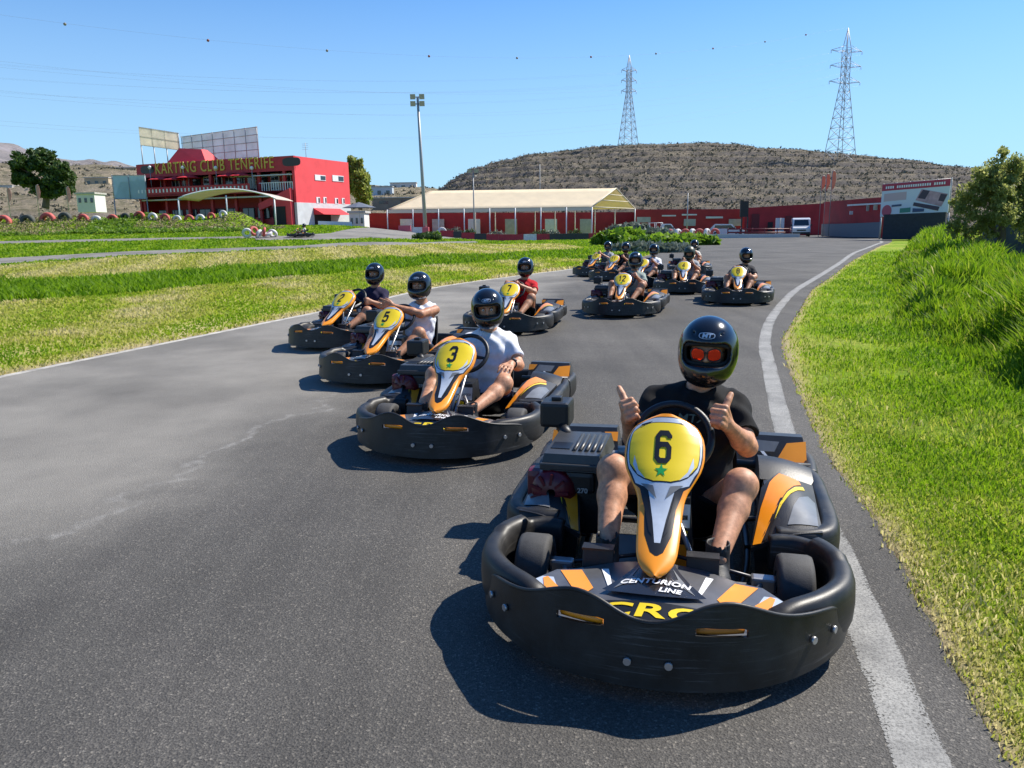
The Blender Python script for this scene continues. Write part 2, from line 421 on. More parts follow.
P_RIM = mat('wheel_rim_alloy', (.35, .35, .36), .35, metal=.8)

def thicken(V, F, off):
    """front sheet -> closed sheet; off: per vertex offset vectors"""
    V = np.asarray(V); n = len(V); cnt = {}
    for f in F:
        for i in range(len(f)):
            e = (f[i], f[(i+1) % len(f)]); cnt[e] = 1
    B = [e for e in cnt if (e[1], e[0]) not in cnt]
    W = np.concatenate([V, V + off])
    G = [list(f) for f in F] + [[i + n for i in f[::-1]] for f in F] + [[b, a, a + n, b + n] for a, b in B]
    return W, G
PX = np.array([0, .1, .2, .3, .4, .5, .56, .61, .64, .65]); PY = np.array([-1.04, -1.035, -1.02, -.985, -.92, -.82, -.73, -.62, -.5, -.35])
_xs = np.linspace(0, .65, 400); _ys = np.interp(_xs, PX, PY)
_ys = np.convolve(np.pad(_ys, 20, mode='edge'), np.ones(41)/41, 'valid')
_ss = np.concatenate([[0], np.cumsum(np.hypot(np.diff(_xs), np.diff(_ys)))])
def plate_xy(s):
    a = np.abs(s); return np.sign(s)*np.interp(a, _ss, _xs), np.interp(a, _ss, _ys)
def plate_s(x): return np.sign(x)*np.interp(abs(x), _xs, _ss)
TOPX = [0, .05, .10, .165, .23, .30, .36, .44, .50, .545, .58, .605]
TOPZ = [.260, .264, .286, .320, .332, .312, .280, .250, .238, .224, .205, .165]
def ribbon(path, hw, z0, z1, mb, m=0): pass

def make_kart():
    root = empty('go_kart')
    # --- chassis
    b = MB()
    for sx in (-1, 1):
        b.tube(smooth_path([(sx*.24, -.86, .06), (sx*.27, -.5, .06), (sx*.33, -.1, .06), (sx*.34, .35, .06), (sx*.31, .75, .08)], 5), .016, n=8)
    for y in (-.86, -.45, .3, .62): b.tube([(-.33 if y > -.6 else -.24, y, .06), (.33 if y > -.6 else .24, y, .06)], .015)
    b.tube([(-.42, -.45, .13), (.42, -.45, .13)], .014)
    b.tube([(-.48, .55, .145), (.48, .55, .145)], .02)
    for sx in (-1, 1):
        b.tube([(sx*.30, -.42, .07), (sx*.41, -.45, .13)], .014); b.tube([(sx*.05, -.3, .16), (sx*.40, -.40, .13)], .008)
        b.tube(smooth_path([(sx*.33, .05, .07), (sx*.55, .05, .11), (sx*.62, .2, .12), (sx*.6, .38, .11), (sx*.33, .38, .07)], 4), .012)
    b.build('chassis_frame', P_DRK, root)
    b = MB(); b.box((0, -.36, .042), (.56, 1.02, .006)); b.build('floor_tray', P_BLK, root)
    # --- front bumper: ring round the wheels + front plate
    half = [(.40, -.235), (.49, -.235), (.575, -.30), (.622, -.43), (.608, -.58), (.540, -.695), (.445, -.785), (.33, -.87), (.2, -.925), (0, -.95)]
    path = smooth_path([(-x, y) for x, y in half] + [(x, y) for x, y in half[-2::-1]], 5)
    prof = []
    for k in range(14):
        w = 2*PI*k/14; ca, sa = math.cos(w), math.sin(w)
        prof.append((.050*math.copysign(abs(ca)**.7, ca), .098*math.copysign(abs(sa)**.7, sa)))
    sc = [(1, 1 if abs(p[0]) > .43 else .72 + .28*max(0, (abs(p[0])-.33)/.10)) for p in path]
    sc = [(a*(.9 if p[1] < -.28 else .7), c*(1 if p[1] < -.28 else .8)) for (a, c), p in zip(sc, path)]
    P3 = [(p[0], p[1], .162 - (.022 if abs(p[0]) < .36 else 0) + (.012 if p[1] > -.42 else 0)) for p in path]
    b = MB(); b.sweep(P3, prof, scale=sc); fb = b.build('front_bumper', P_BLK2, root)
    # plate
    sx_ = np.linspace(-.605, .605, 61)
    top = [(plate_s(x), np.interp(abs(x), TOPX, TOPZ)) for x in sx_]
    tz = np.array([t[1] for t in top]); tz = np.convolve(np.pad(tz, 2, mode='edge'), [.1, .2, .4, .2, .1], 'valid')
    outline = [(t[0], z) for t, z in zip(top, tz)] + [(plate_s(x), .057 + (.012 if abs(x) > .59 else 0) + .02*abs(x)) for x in sx_[::-1]]
    holes = []
    for sg in (-1, 1):
        xs = np.linspace(.135, .285, 9); hp = [(sg*plate_s(x), .256 - (.004 if x < .15 or x > .27 else 0) + .012*(x-.21)/.075*-.3) for x in xs] + [(sg*plate_s(x), .230 + .012*(x-.21)/.075*-.3) for x in xs[::-1]]
        holes.append(hp)
    loops = [[Vector((p[0], p[1], 0)) for p in L] for L in [outline] + holes]
    tri = tessellate_polygon(loops); allp = [p for L in [outline] + holes for p in L]
    V2, F = cut_geo([(p[0], p[1], 0) for p in allp], [list(t) for t in tri], .03)
    def pm(V2, out=0.):
        x, y = plate_xy(V2[:, 0]); x2, y2 = plate_xy(V2[:, 0] + .003)
        t = np.stack([x2-x, y2-y], 1); t /= np.linalg.norm(t, axis=1)[:, None] + 1e-12; nrm = np.stack([t[:, 1], -t[:, 0]], 1)
        lean = .10*(V2[:, 1] - .15)
        o_ = out + .004 - lean
        return np.stack([x + nrm[:, 0]*o_, y + nrm[:, 1]*o_, V2[:, 1]], 1)
    Vf = pm(V2, .012); Vb = pm(V2, 0.)
    W, G = thicken(Vf, F, Vb - Vf)
    b = MB(); b.add(W, G); pl = b.build('bumper_plate', P_BLK2, fb); fix_normals(pl); sharp(pl, 35)
    # rolled lip on the upper edge of the plate
    b = MB(); lip = pm(np.array([(t[0], z) for t, z in zip(top, tz)]), .006)
    b.tube(lip, .0075, n=8); b.build('plate_lip', P_BLK2, fb)
    for x, z in [(-.06, .14), (.06, .14), (-.475, .165), (.475, .165), (-.545, .158), (.545, .158)]:
        c = pm(np.array([(plate_s(x), z)]), .014)[0]; c2 = pm(np.array([(plate_s(x), z)]), .024)[0]
        b = MB(); b.tube([c, c2], .012, n=12); b.build('bolt', mat('bolt_zinc', (.45, .45, .46), .4, metal=.8), fb)
    for sg in (-1, 1):
        b = MB(); pts = pm(np.array([(sg*plate_s(x), .242) for x in np.linspace(.14, .28, 6)]), -.014)
        b.tube(pts, .016, n=6); b.build('slot_insert', P_ORG if sg < 0 else mat('dull_orange', (.5, .17, .02), .5), fb)
    # --- front fairing (wings + centre)
    zf = lambda x, y: .222 + .028*np.exp(-(x/.22)**2) - .34*np.maximum(0, -(y + .86)) + .03*np.maximum(0, .36-np.abs(x))*np.minimum(1, np.maximum(0, (y+.9)/.2)) - .05*np.maximum(0, np.abs(x) - .36)
    def onf(P, off=0.): return np.stack([P[:, 0], P[:, 1], zf(P[:, 0], P[:, 1]) + off], 1)
    out = [(-.445, -.775), (-.35, -.655), (-.28, -.645), (-.16, -.60), (.16, -.60), (.28, -.645), (.35, -.655), (.445, -.775), (.415, -.85), (.31, -.93), (.2, -.975), (0, -.995), (-.2, -.975), (-.31, -.93), (-.415, -.85)]
    V2, F = flat_poly(out, .03); Vt = onf(V2)
    W, G = thicken(Vt, F, np.tile([0, 0, -.03], (len(Vt), 1)))
    b = MB(); b.add(W, G); ff = b.build('front_fairing', mat('grey_fairing', (.085, .085, .088), .32, var=.3, vscale=7, coat=.2), root); fix_normals(ff); sharp(ff, 40)
    def dec(name, poly, m, off=.0015, mp=onf, par=ff, step=.03):
        V2, F = flat_poly(poly, step); b = MB(); b.add(mp(V2, off), F); o = b.build(name, m, par); fix_normals(o); return o
    for sg in (-1, 1):
        b = MB()
        f = lambda L: [(sg*x, y) for x, y in L]
        for poly, k in [(f([(.44, -.775), (.41, -.845), (.30, -.86), (.35, -.72), (.39, -.715)]), 1), (f([(.335, -.665), (.26, -.66), (.20, -.80), (.24, -.87), (.27, -.80)]), 0),
                        (f([(.40, -.85), (.33, -.905), (.345, -.86)]), 0), (f([(.19, -.66), (.165, -.66), (.13, -.83), (.15, -.80)]), 2), (f([(.385, -.73), (.37, -.72), (.29, -.84), (.36, -.83)]), 0)]:
            V2, F = flat_poly(poly, .03); V = onf(V2, .0016 + .0006*len(b.V)); b.add(V, F, k)
        b.build('wing_graphic', [P_ORG, P_SIL, P_WHT], ff)
    dec('badge_ground', [(-.21, -.875), (.2, -.875), (.2, -.965), (.1, -.985), (-.1, -.985), (-.2, -.965)], P_INK)
    V, F = text_geo('CRG', .085, .12, .0022, 1.06); V = V*np.array([1.9, .86, 1]); V = V + np.array([-.01, -.915, 0])
    V, F = cut_geo(V, F, .03)
    b = MB(); b.add(onf(V, .004), F); b.build('bumper_lettering', P_YEL, ff)
    # --- lower nose cone with lettering
    ycone = lambda t: -.62 - .245*t
    def cone(V, off=0.):                     # paper: x (m), t 0..1
        x, t = V[:, 0], V[:, 1]; w = .052 + .115*np.clip(t, 0, 1)**1.5
        z = .288 - .040*np.clip(t, 0, 1)**.9 + .016*(1 - np.clip(x/w, -1, 1)**2)
        return np.stack([x, ycone(t), z + off], 1)
    ts = np.linspace(0, 1, 18)
    b = MB()
    us = np.linspace(-1, 1, 15)
    w_ = lambda t: .052 + .115*t**1.5
    b.grid(lambda t, u: tuple(cone(np.array([[u*w_(t)*(1 - .0*t), t - .14*u*u*t]]))[0]), ts, us)
    nc = b.build('nose_cone', mat('black_gloss_plastic', (.014, .014, .016), .25, coat=.3), root)
    for sg in (-1, 1):
        b = MB()
        for poly in ([(.055, .30), (.075, .55), (.06, .62), (.085, .70), (.13, .84), (.10, .62)], [(.035, .55), (.045, .72), (.04, .78)]):
            V2, F = flat_poly([(sg*x, t) for x, t in poly], .02); b.add(cone(V2, .0016), F)
        b.build('cone_graphic', P_CHR, nc)
    for s_, x0, t0, sz in (('CENTURION', .0, .70, .034), ('LINE', .05, .87, .030)):
        V, F = text_geo(s_, sz, .25, .0011, 1.05); V2 = V.copy(); V2[:, 0] = V[:, 0]*1.12 + x0; V2[:, 1] = t0 - V[:, 1]/.235*1.05
        V2, F = cut_geo(V2, F, .02); b = MB(); b.add(cone(V2, .0035), F); b.build('lettering', P_WHT, nc)
    # --- number panel
    Cpts = smooth_path([(-.795, .288), (-.735, .318), (-.63, .372), (-.50, .440), (-.37, .530), (-.265, .612), (-.200, .662), (-.185, .674)], 8)
    Cp = np.array(Cpts); cs = np.concatenate([[0], np.cumsum(np.hypot(*np.diff(Cp, axis=0).T))]); cs /= cs[-1]
    wy = [62, 66, 72, 80, 92, 105, 130, 160, 200, 225, 250, 275, 300, 325, 350, 400, 450, 500, 540, 570, 590, 605, 614]
    ww = [52, 70, 84, 97, 109, 118, 130, 136, 136, 132, 124, 111, 97, 84, 76, 71, 69, 66, 62, 52, 38, 20, 4]
    hw = lambda py: np.interp(py, wy, ww)
    def panel(V, off=0.):                    # paper: (px, py) of the sticker layout, centre 250
        X = (V[:, 0] - 250)/912.; t = np.clip((614 - V[:, 1])/552., 0, 1)
        y = np.interp(t, cs, Cp[:, 0]); z = np.interp(t, cs, Cp[:, 1])
        y2 = np.interp(np.clip(t + .03, 0, 1), cs, Cp[:, 0]) - np.interp(np.clip(t - .03, 0, 1), cs, Cp[:, 0]); z2 = np.interp(np.clip(t + .03, 0, 1), cs, Cp[:, 1]) - np.interp(np.clip(t - .03, 0, 1), cs, Cp[:, 1])
        L = np.hypot(y2, z2); ny, nz = -z2/L, y2/L
        w = hw(V[:, 1])/912.; q = np.clip(X/np.maximum(w, .01), -1.0, 1.0)
        h = (.018 + .022*sstep((t - .35)/.3))*(1 - np.abs(q)**2.4) + off
        return np.stack([X, y + ny*h, z + nz*h], 1)
    pys = np.concatenate([np.linspace(62, 110, 9), np.linspace(120, 600, 46), [605, 610, 614]])
    us = np.concatenate([np.linspace(-1, 1, 21)])
    def pfn(py, u):
        if abs(u) <= 1: return tuple(panel(np.array([[250 + u*hw(py), py]]))[0])
    b = MB()
    V = []; k = len(us) + 2
    for py in pys:
        row = [np.array(pfn(py, u)) for u in us]
        t = (614-py)/552.; back = np.array([0, .035, -.022])
        row = [row[0] + back*np.array([1, 1, 1]) + np.array([.006, 0, 0])] + row + [row[-1] + back + np.array([-.006, 0, 0])]
        V += row
    F = [(i*k + j, i*k + j+1, (i+1)*k + j+1, (i+1)*k + j) for i in range(len(pys)-1) for j in range(k-1)]
    b.add(V, F, 0, True)
    npn = b.build('number_panel', P_ORG, root); fix_normals(npn)
    mir = lambda L: L + [(500 - x, y) for x, y in L[::-1]]
    lay = []                                  # (polygon, material index, layer)
    edge = lambda a, y0, y1, n=10: [(250 - hw(y)*a, y) for y in np.linspace(y0, y1, n)]
    lay.append((mir([(215, 74)] + edge(.955, 88, 300, 14) + [(190, 330), (199, 370), (203, 430), (208, 480), (230, 540), (246, 552)]), 2, 1))     # black field
    lay.append((mir([(212, 78), (176, 84)] + edge(.925, 98, 250, 12) + edge(.90, 265, 300, 3) + [(206, 325), (217, 370), (229, 430), (241, 510)]), 1, 2))    # silver
    lay.append((mir([(205, 96), (164, 102)] + edge(.885, 118, 240, 12) + [(152, 262), (168, 280), (190, 295), (220, 307)]), 2, 3))
    lay.append((mir([(205, 99), (166, 105)] + edge(.868, 120, 236, 12) + [(156, 260), (172, 278), (193, 292), (222, 303)]), 0, 4))     # yellow
    for sg in (-1, 1):
        f = lambda L: [(250 + sg*x, y) for x, y in L]
        lay.append((f([(72, 318), (44, 345), (30, 420), (16, 490), (30, 470), (44, 410)]), 2, 4))               # black slashes
        lay.append((f([(84, 96), (45, 92), (60, 101), (88, 112)]), 2, 4))
        lay.append((f([(70, 306), (28, 318), (14, 360), (40, 335)]), 4, 4))
        lay.append((f([(99, 210), (82, 262), (55, 295), (84, 275), (102, 240)]), 1, 5))
    st = []
    for i in range(10):
        r = 23 if i % 2 == 0 else 9.5; a = PI*i/5; st.append((245 + r*math.sin(a), 270 - r*math.cos(a)))
    lay.append((st, 5, 6))
    b = MB()
    for poly, m_, ly in lay:
        V2, F = flat_poly(poly, 12); b.add(panel(V2, .0008*ly), F, m_, True)
    o = b.build('panel_graphic', [P_YEL, P_SIL, P_INK, P_ORG, P_CHR, P_GRN], npn); fix_normals(o)
    # --- side pods
    for sg in (-1, 1):
        b = MB()
        pr = [(.043*math.copysign(abs(math.cos(w))**.6, math.cos(w)), .085*math.copysign(abs(math.sin(w))**.6, math.sin(w))) for w in np.linspace(0, 2*PI, 14, endpoint=False)]
        path = smooth_path([(sg*x, y, z) for x, y, z in [(.43, -.175, .175), (.56, -.165, .175), (.63, -.10, .175), (.652, .05, .175), (.655, .3, .178), (.655, .5, .18), (.63, .63, .18), (.55, .665, .18)]], 5)
        b.sweep(path, pr); pod = b.build('side_pod', P_BLK2, root); fix_normals(pod)
        c00, c10, c11, c01 = [np.array(p) for p in ((.335, -.235, .19), (.60, -.185, .255), (.625, .34, .272), (.41, .26, .355))]
        def patch(V, off=0., sg=sg):
            a, t = V[:, 0:1], V[:, 1:2]
            p = (c00*(1-a) + c10*a)*(1-t) + (c01*(1-a) + c11*a)*t
            p = p + np.array([0, -.25, 1.])*(.045*np.sin(PI*np.clip(a, 0, 1))*np.sin(PI*np.clip(.15 + .75*t, 0, 1)) + off)
            return p*np.array([sg, 1, 1])
        V2, F = flat_poly([(0, 0), (1, 0), (1, 1), (.55, .9), (.3, 1.0), (0, .75)], .1)
        V = patch(V2); W, G = thicken(V, F, np.tile([0, .0, -.02], (len(V), 1)))
        b = MB(); b.add(W, G); pf = b.build('pod_fairing', P_BLK, pod); fix_normals(pf); sharp(pf, 40)
        b = MB()
        for poly, k in [([(.02, .02), (.14, .0), (.22, .18), (.33, .40), (.46, .60), (.60, .74), (.74, .82), (.70, .90), (.52, .93), (.30, .97), (.14, .80), (.05, .45)], 0), ([(.30, .22), (.40, .40), (.53, .56), (.66, .66), (.80, .72), (.77, .79), (.62, .72), (.47, .58), (.36, .42)], 1), ([(.5, .12), (.95, .10), (.97, .55), (.85, .62), (.68, .52), (.58, .36)], 2), ([(.12, .02), (.2, .02), (.42, .5), (.36, .5)], 3)]:
            V2, F = flat_poly(poly, .1); b.add(patch(V2, .003), F, k, True)
        o = b.build('pod_graphic', [P_ORG, P_YEL, P_CHR, P_INK], pf)
        b = MB()                                   # dark front face of the pod, below the fairing
        b.hexa([(sg*.36, -.21, .06), (sg*.62, -.17, .09), (sg*.62, .2, .09), (sg*.38, .2, .06), (sg*.345, -.215, .185), (sg*.59, -.17, .235), (sg*.60, .2, .23), (sg*.40, .2, .28)]); o = b.build('pod_inner', P_BLK, pod); fix_normals(o)
        b = MB()                                   # rear wheel fender
        b.grid(lambda t, u: (sg*(.40 + .24*u), .36 + .36*t, .25 + .085*math.sin(PI*(.12+.8*t)) - .05*u*u), np.linspace(0, 1, 10), np.linspace(0, 1, 7)); 
        b.grid(lambda t, u: (sg*.40, .36 + .36*t, .12 + u*(.13 + .085*math.sin(PI*(.12+.8*t)))), np.linspace(0, 1, 10), np.linspace(0, 1, 3))
        b.build('wheel_fender', P_BLK, pod)
        b = MB(); b.box((sg*.49, .31, .235), (.16, .10, .10), bev=.02); b.build('pod_panel', P_GRY, pod)
        # rear corner box with graphics
        def rb(V, off=0., sg=sg):                   # paper a (x), t (height)
            a, t = V[:, 0], V[:, 1]
            return np.stack([sg*(.30 + .36*a), .80 + .10*t - .02*np.sin(PI*a) - off, .235 + .105*t], 1)
        b = MB(); b.hexa([(sg*.29, .80, .225), (sg*.665, .80, .225), (sg*.665, 1.0, .225), (sg*.29, 1.0, .225), (sg*.31, .90, .35), (sg*.64, .90, .345), (sg*.64, .98, .34), (sg*.31, .98, .345)])
        rbx = b.build('rear_corner_box', P_GRY, root); fix_normals(rbx)
        b = MB()
        for poly, k in [([(.55, .05), (.98, .05), (.98, .92), (.72, .85)], 0), ([(.0, .55), (.12, .6), (.2, .95), (.0, .95)], 0), ([(.15, .5), (.55, .5), (.62, .9), (.25, .95)], 1), ([(.2, .05), (.5, .05), (.5, .4), (.05, .45)], 2), ([(.52, .1), (.47, .1), (.36, .5), (.41, .5)], 3)]:
            V2, F = flat_poly(poly, .1); b.add(rb(V2, .026), F, k)
        b.build('box_graphic', [P_ORG, P_CHR, P_INK, P_WHT], rbx)
        b = MB(); b.tube([(sg*.27, .70, .245), (sg*.66, .70, .245)], .022, n=10); b.build('rear_bar', P_BLK, root)
    # --- rear bumper
    b = MB()
    half = [(.655, .62), (.668, .78), (.66, .93), (.60, 1.0), (.45, 1.02), (0, 1.03)]
    path = smooth_path([(-x, y) for x, y in half] + [(x, y) for x, y in half[-2::-1]], 5)
    pr = [(.035*math.copysign(abs(math.cos(w))**.6, math.cos(w)), .085*math.copysign(abs(math.sin(w))**.6, math.sin(w))) for w in np.linspace(0, 2*PI, 12, endpoint=False)]
    b.sweep(path, pr, z=.175); b.build('rear_bumper', P_BLK2, root)
    # --- wheels
    for x, y, r, w in [(-.475, -.44, .128, .125), (.475, -.44, .128, .125), (-.50, .55, .14, .20), (.50, .55, .14, .20)]:
        wh = empty('wheel', (x, y, r)); wh.parent = root
        h = w/2
        b = MB(); b.lathe([(r*.5, -h), (r*.82, -h), (r*.95, -h*.92), (r*.995, -h*.7), (r, 0), (r*.995, h*.7), (r*.95, h*.92), (r*.82, h), (r*.5, h), (r*.5, -h)], n=36, axis='X'); b.build('tyre', P_RUB, wh)
        b = MB(); b.lathe([(.0, -h*.4), (r*.25, -h*.5), (r*.3, -h*.8), (r*.55, -h*.95), (r*.52, 0), (r*.55, h*.95), (r*.3, h*.8), (r*.25, h*.5), (0, h*.4)], n=24, axis='X'); b.build('rim', P_RIM, wh)
    # --- seat
    sp = smooth_path([(-.10, .155), (-.03, .13), (.08, .075), (.19, .07), (.28, .13), (.34, .28), (.385, .42), (.42, .52)], 5)
    b = MB()
    def seat(i, u):
        y, z = sp[i]; q = i/(len(sp)-1); w = .19 + .02*math.sin(PI*q) - .03*max(0, q-.8)*5*.3
        wing = abs(u)**3*(.13*(1 - .35*q))
        nx = np.array(sp[min(i+1, len(sp)-1)]) - np.array(sp[max(i-1, 0)]); nx = nx/np.linalg.norm(nx); n_ = np.array([-nx[1], nx[0]])
        return (.09 + u*w, y + n_[0]*wing*1.0, z + n_[1]*wing)
    b.grid(seat, range(len(sp)), np.linspace(-1, 1, 15))
    V = b.V[0]; n0 = len(V)
    W, G = thicken(V, b.F, np.tile([0, .02, -.012], (n0, 1)))
    b = MB(); b.add(W, G); st_ = b.build('seat', P_SEAT, root); fix_normals(st_); sharp(st_, 50)
    # --- steering
    sw = empty('steering_wheel', (.022, -.055, .568)); sw.parent = root; sw.rotation_euler = (rad(52), 0, 0)
    b = MB(); R = .152
    b.tube([(R*math.cos(a)*(1.0), R*math.sin(a), 0) for a in np.linspace(0, 2*PI, 41)], .0155, n=10, caps=False); b.build('wheel_rim', P_BLK, sw)
    b = MB()
    for a in (rad(-15), rad(195), rad(270)): b.tube([(0, 0, -.03), (.08*math.cos(a), .08*math.sin(a), -.02), (.15*math.cos(a), .15*math.sin(a), 0)], [.016, .014, .011], n=8)
    b.lathe([(0, .0), (.035, -.005), (.04, -.03), (.03, -.06)], n=16); b.build('spokes', P_DRK, sw)
    b = MB(); b.tube([(.06, -.12, .54), (.03, -.36, .26), (.02, -.46, .14)], .012, n=10); b.tube([(.0, -.30, .30), (-.1, -.34, .06)], .011); b.tube([(.06, -.30, .30), (.16, -.34, .06)], .011); b.build('steering_column', P_MET, root)
    b = MB(); b.tube([(0, -.30, .56), (0, -.34, .30), (0, -.48, .08)], .011); b.tube([(-.1, -.29, .58), (.1, -.29, .58)], .008); b.build('panel_bracket', P_MET, root)
    # --- fuel tank between the legs
    b = MB(); b.hexa([(-.07, -.28, .07), (.12, -.28, .07), (.12, -.02, .07), (-.07, -.02, .07), (-.05, -.22, .37), (.10, -.22, .37), (.10, -.06, .38), (-.05, -.06, .38)])
    ft = b.build('fuel_tank', P_BLK, root); fix_normals(ft)
    b = MB(); 
    for poly, k in [([(.1, .02), (.9, .02), (.95, .4), (.05, .4)], 0), ([(.05, .62), (.95, .62), (.95, .92), (.05, .92)], 1), ([(.1, .70), (.9, .72), (.9, .78), (.1, .76)], 2)]:
        V = np.array(poly); b.add(np.stack([-.06 + .17*V[:, 0], -.282 + .06*V[:, 1], .07 + .30*V[:, 1]], 1), [range(len(V))], k)
    b.build('tank_graphic', [P_ORG, P_SIL, P_INK], ft)
    V, F = text_geo('CRG', .06, .1, .003); b = MB(); b.add(np.stack([.025 + V[:, 0]*1.1, np.full(len(V), -.250), .222 + V[:, 1]], 1), F); b.build('lettering', P_YEL, ft)
    # --- pedals and foot guards
    for sg, xc in ((-1, -.20), (1, .165)):
        b = MB(); b.box((xc - .012, -.60, .235), (.112, .012, .125), rot=Matrix.Rotation(rad(-14), 3, 'X'), bev=.004)
        b.box((xc - .012, -.585, .292), (.112, .05, .008)); b.build('foot_guard', P_BLK, root)
        b = MB(); b.tube([(xc, -.50, .06), (xc, -.555, .20)], .008); b.tube([(xc - .04, -.555, .2), (xc + .04, -.555, .2)], .009); b.build('pedal', P_MET, root)
    for sg in (-1, 1):
        b = MB(); b.box((sg*.37, -.44, .14), (.09, .05, .06), bev=.01); b.tube([(sg*.33, -.55, .10), (sg*.36, -.45, .15)], .012); b.box((sg*.30, -.52, .10), (.03, .05, .05), bev=.006); b.build('steering_knuckle', P_RIM, root)
    # --- engine on the driver's right
    en = empty('engine', (-.405, .17, .035)); en.parent = root
    b = MB(); b.box((.03, 0, .21), (.20, .34, .30), bev=.02); b.box((-.02, -.10, .30), (.24, .20, .10), bev=.02); b.build('crankcase', P_BLK, en)
    b = MB()
    b.hexa([(-.135, -.21, .355), (.135, -.21, .355), (.14, .22, .355), (-.14, .22, .355), (-.12, -.19, .425), (.12, -.19, .425), (.125, .2, .425), (-.125, .2, .425)])
    cv = b.build('engine_cover', P_GRY, en); fix_normals(cv)
    b = MB()
    for i in range(5): b.tube([(-.0 + .027*i, -.13, .425), (-.0 + .027*i, .14, .425)], .0095, n=8)
    b.box((0, -.212, .375), (.27, .02, .03), bev=.006)
    b.build('cover_rib', P_GRY, cv)
    b = MB(); b.box((-.065, -.06, .4265), (.085, .10, .004)); b.build('cover_opening', P_INK, cv)
    b = MB(); b.lathe([(.02, -.06), (.05, -.055), (.085, -.04), (.10, 0), (.10, .05)], n=20, axis='Y', c=(-.08, -.19, .265))
    for i in range(9):
        a = 2*PI*i/9; b.box((-.09 + .06*math.cos(a), -.243, .265 + .06*math.sin(a)), (.012, .012, .05), rot=Matrix.Rotation(-a + PI/2, 3, 'Y'))
    b.box((-.09, -.15, .265), (.22, .10, .17), bev=.03)
    b.build('fan_cover', P_RED, en)
    V, F = text_geo('270', .03, .0, .001); b = MB(); b.add(np.stack([.05 + V[:, 0], np.full(len(V), -.206), .27 + V[:, 1]], 1), F); b.build('lettering', mat('grey_print', (.3, .3, .3), .5), en)
    b = MB(); b.tube(smooth_path([(.02, .1, .3), (.0, .26, .30), (-.05, .36, .24), (.0, .5, .22), (.2, .55, .22)], 4), .025, n=10); b.tube([(.12, .55, .22), (.42, .6, .22)], .045, n=12); b.build('exhaust', mat('exhaust_steel', (.35, .33, .30), .4, metal=.9), en)
    ab = MB(); ab.box((-.16, .33, .485), (.145, .17, .125), bev=.018); ab.box((-.16, .33, .555), (.05, .05, .02), bev=.006); ab.tube([(-.13, .28, .43), (-.08, .18, .40)], .03, n=10); ab.build('airbox', P_BLK, en)
    return root, npn, panel
KART, _np, PANEL = make_kart()

DIG = {'0': [[(2, 0), (8, 0), (10, 3), (10, 17), (8, 20), (2, 20), (0, 17), (0, 3), (2, 0)]], '1': [[(1, 15.5), (5, 20), (5, 0)]],
       '2': [[(0, 15.5), (0, 17.5), (2.2, 20), (7.8, 20), (10, 17.5), (10, 13.5), (0, 3), (0, 0), (10.8, 0)]],
       '3': [[(0, 16), (0, 17.6), (2.2, 20), (7.8, 20), (10, 17.8), (10, 12.6), (8, 10.6), (3.4, 10.6)], [(8, 10.6), (10, 8.6), (10, 2.4), (7.8, 0), (2.2, 0), (0, 2.4), (0, 4)]],
       '4': [[(7.6, 0), (7.6, 20), (0, 6), (0, 4.6), (10.8, 4.6)]], '5': [[(9.6, 20), (0.6, 20), (0.2, 10.8), (2, 12.4), (7.8, 12.4), (10, 10), (10, 2.4), (7.8, 0), (2.2, 0), (0, 2.4), (0, 4)]],
       '6': [[(10, 16.2), (10, 17.6), (7.8, 20), (2.2, 20), (0, 17.6), (0, 2.4), (2.2, 0), (7.8, 0), (10, 2.4), (10, 9.4), (7.8, 11.8), (2.4, 11.8), (0, 9.6)]],
       '7': [[(0, 20), (10, 20), (10, 17.6), (4, 0)]], '8': [[(2.2, 10.6), (0, 12.6), (0, 17.6), (2.2, 20), (7.8, 20), (10, 17.6), (10, 12.6), (7.8, 10.6), (2.2, 10.6), (0, 8.4), (0, 2.4), (2.2, 0), (7.8, 0), (10, 2.4), (10, 8.4), (7.8, 10.6)]],
       '9': [[(0, 3.8), (0, 2.4), (2.2, 0), (7.8, 0), (10, 2.4), (10, 17.6), (7.8, 20), (2.2, 20), (0, 17.6), (0, 10.6), (2.2, 8.2), (7.6, 8.2), (10, 10.4)]]}
def stroke(L, w):
    """polyline -> one mitred ribbon (V, F)"""
    L = [np.array(p, float) for p in L]; closed = np.allclose(L[0], L[-1]); n = len(L); V = []
    for i in range(n):
        a = L[i] - L[i-1] if i else (L[i] - L[-2] if closed else None); b = L[i+1] - L[i] if i < n-1 else (L[1] - L[0] if closed else None)
        a = b if a is None else a; b = a if b is None else b
        a = a/np.linalg.norm(a); b = b/np.linalg.norm(b); na, nb = np.array([-a[1], a[0]]), np.array([-b[1], b[0]])
        m = na + nb; m = m/np.linalg.norm(m); k = min(1/max(m@na, .4), 1.8)
        V += [L[i] + m*w*k, L[i] - m*w*k]
    F = [(2*i, 2*i+1, 2*i+3, 2*i+2) for i in range(n-1)]
    return np.array(V), F
def number_mesh(num):
    b = MB(); x0 = -(len(num)*10 + (len(num)-1)*6)/2
    if num == '1' or num == '11': x0 += 1
    h = 4.9; sx = 4.0 if len(num) == 1 else 3.6
    for k, ch in enumerate(num):
        for j, L in enumerate(DIG[ch]):
            V, F = stroke(L, 1.95)
            V2, F = cut_geo(np.stack([247 + (V[:, 0] + x0 + k*16)*sx, 187 - (V[:, 1] - 10)*h, V[:, 0]*0], 1), F, 12)
            b.add(PANEL(V2, .0058 + .0002*j), F)
    o = b.build('race_number', P_INK); fix_normals(o); return o
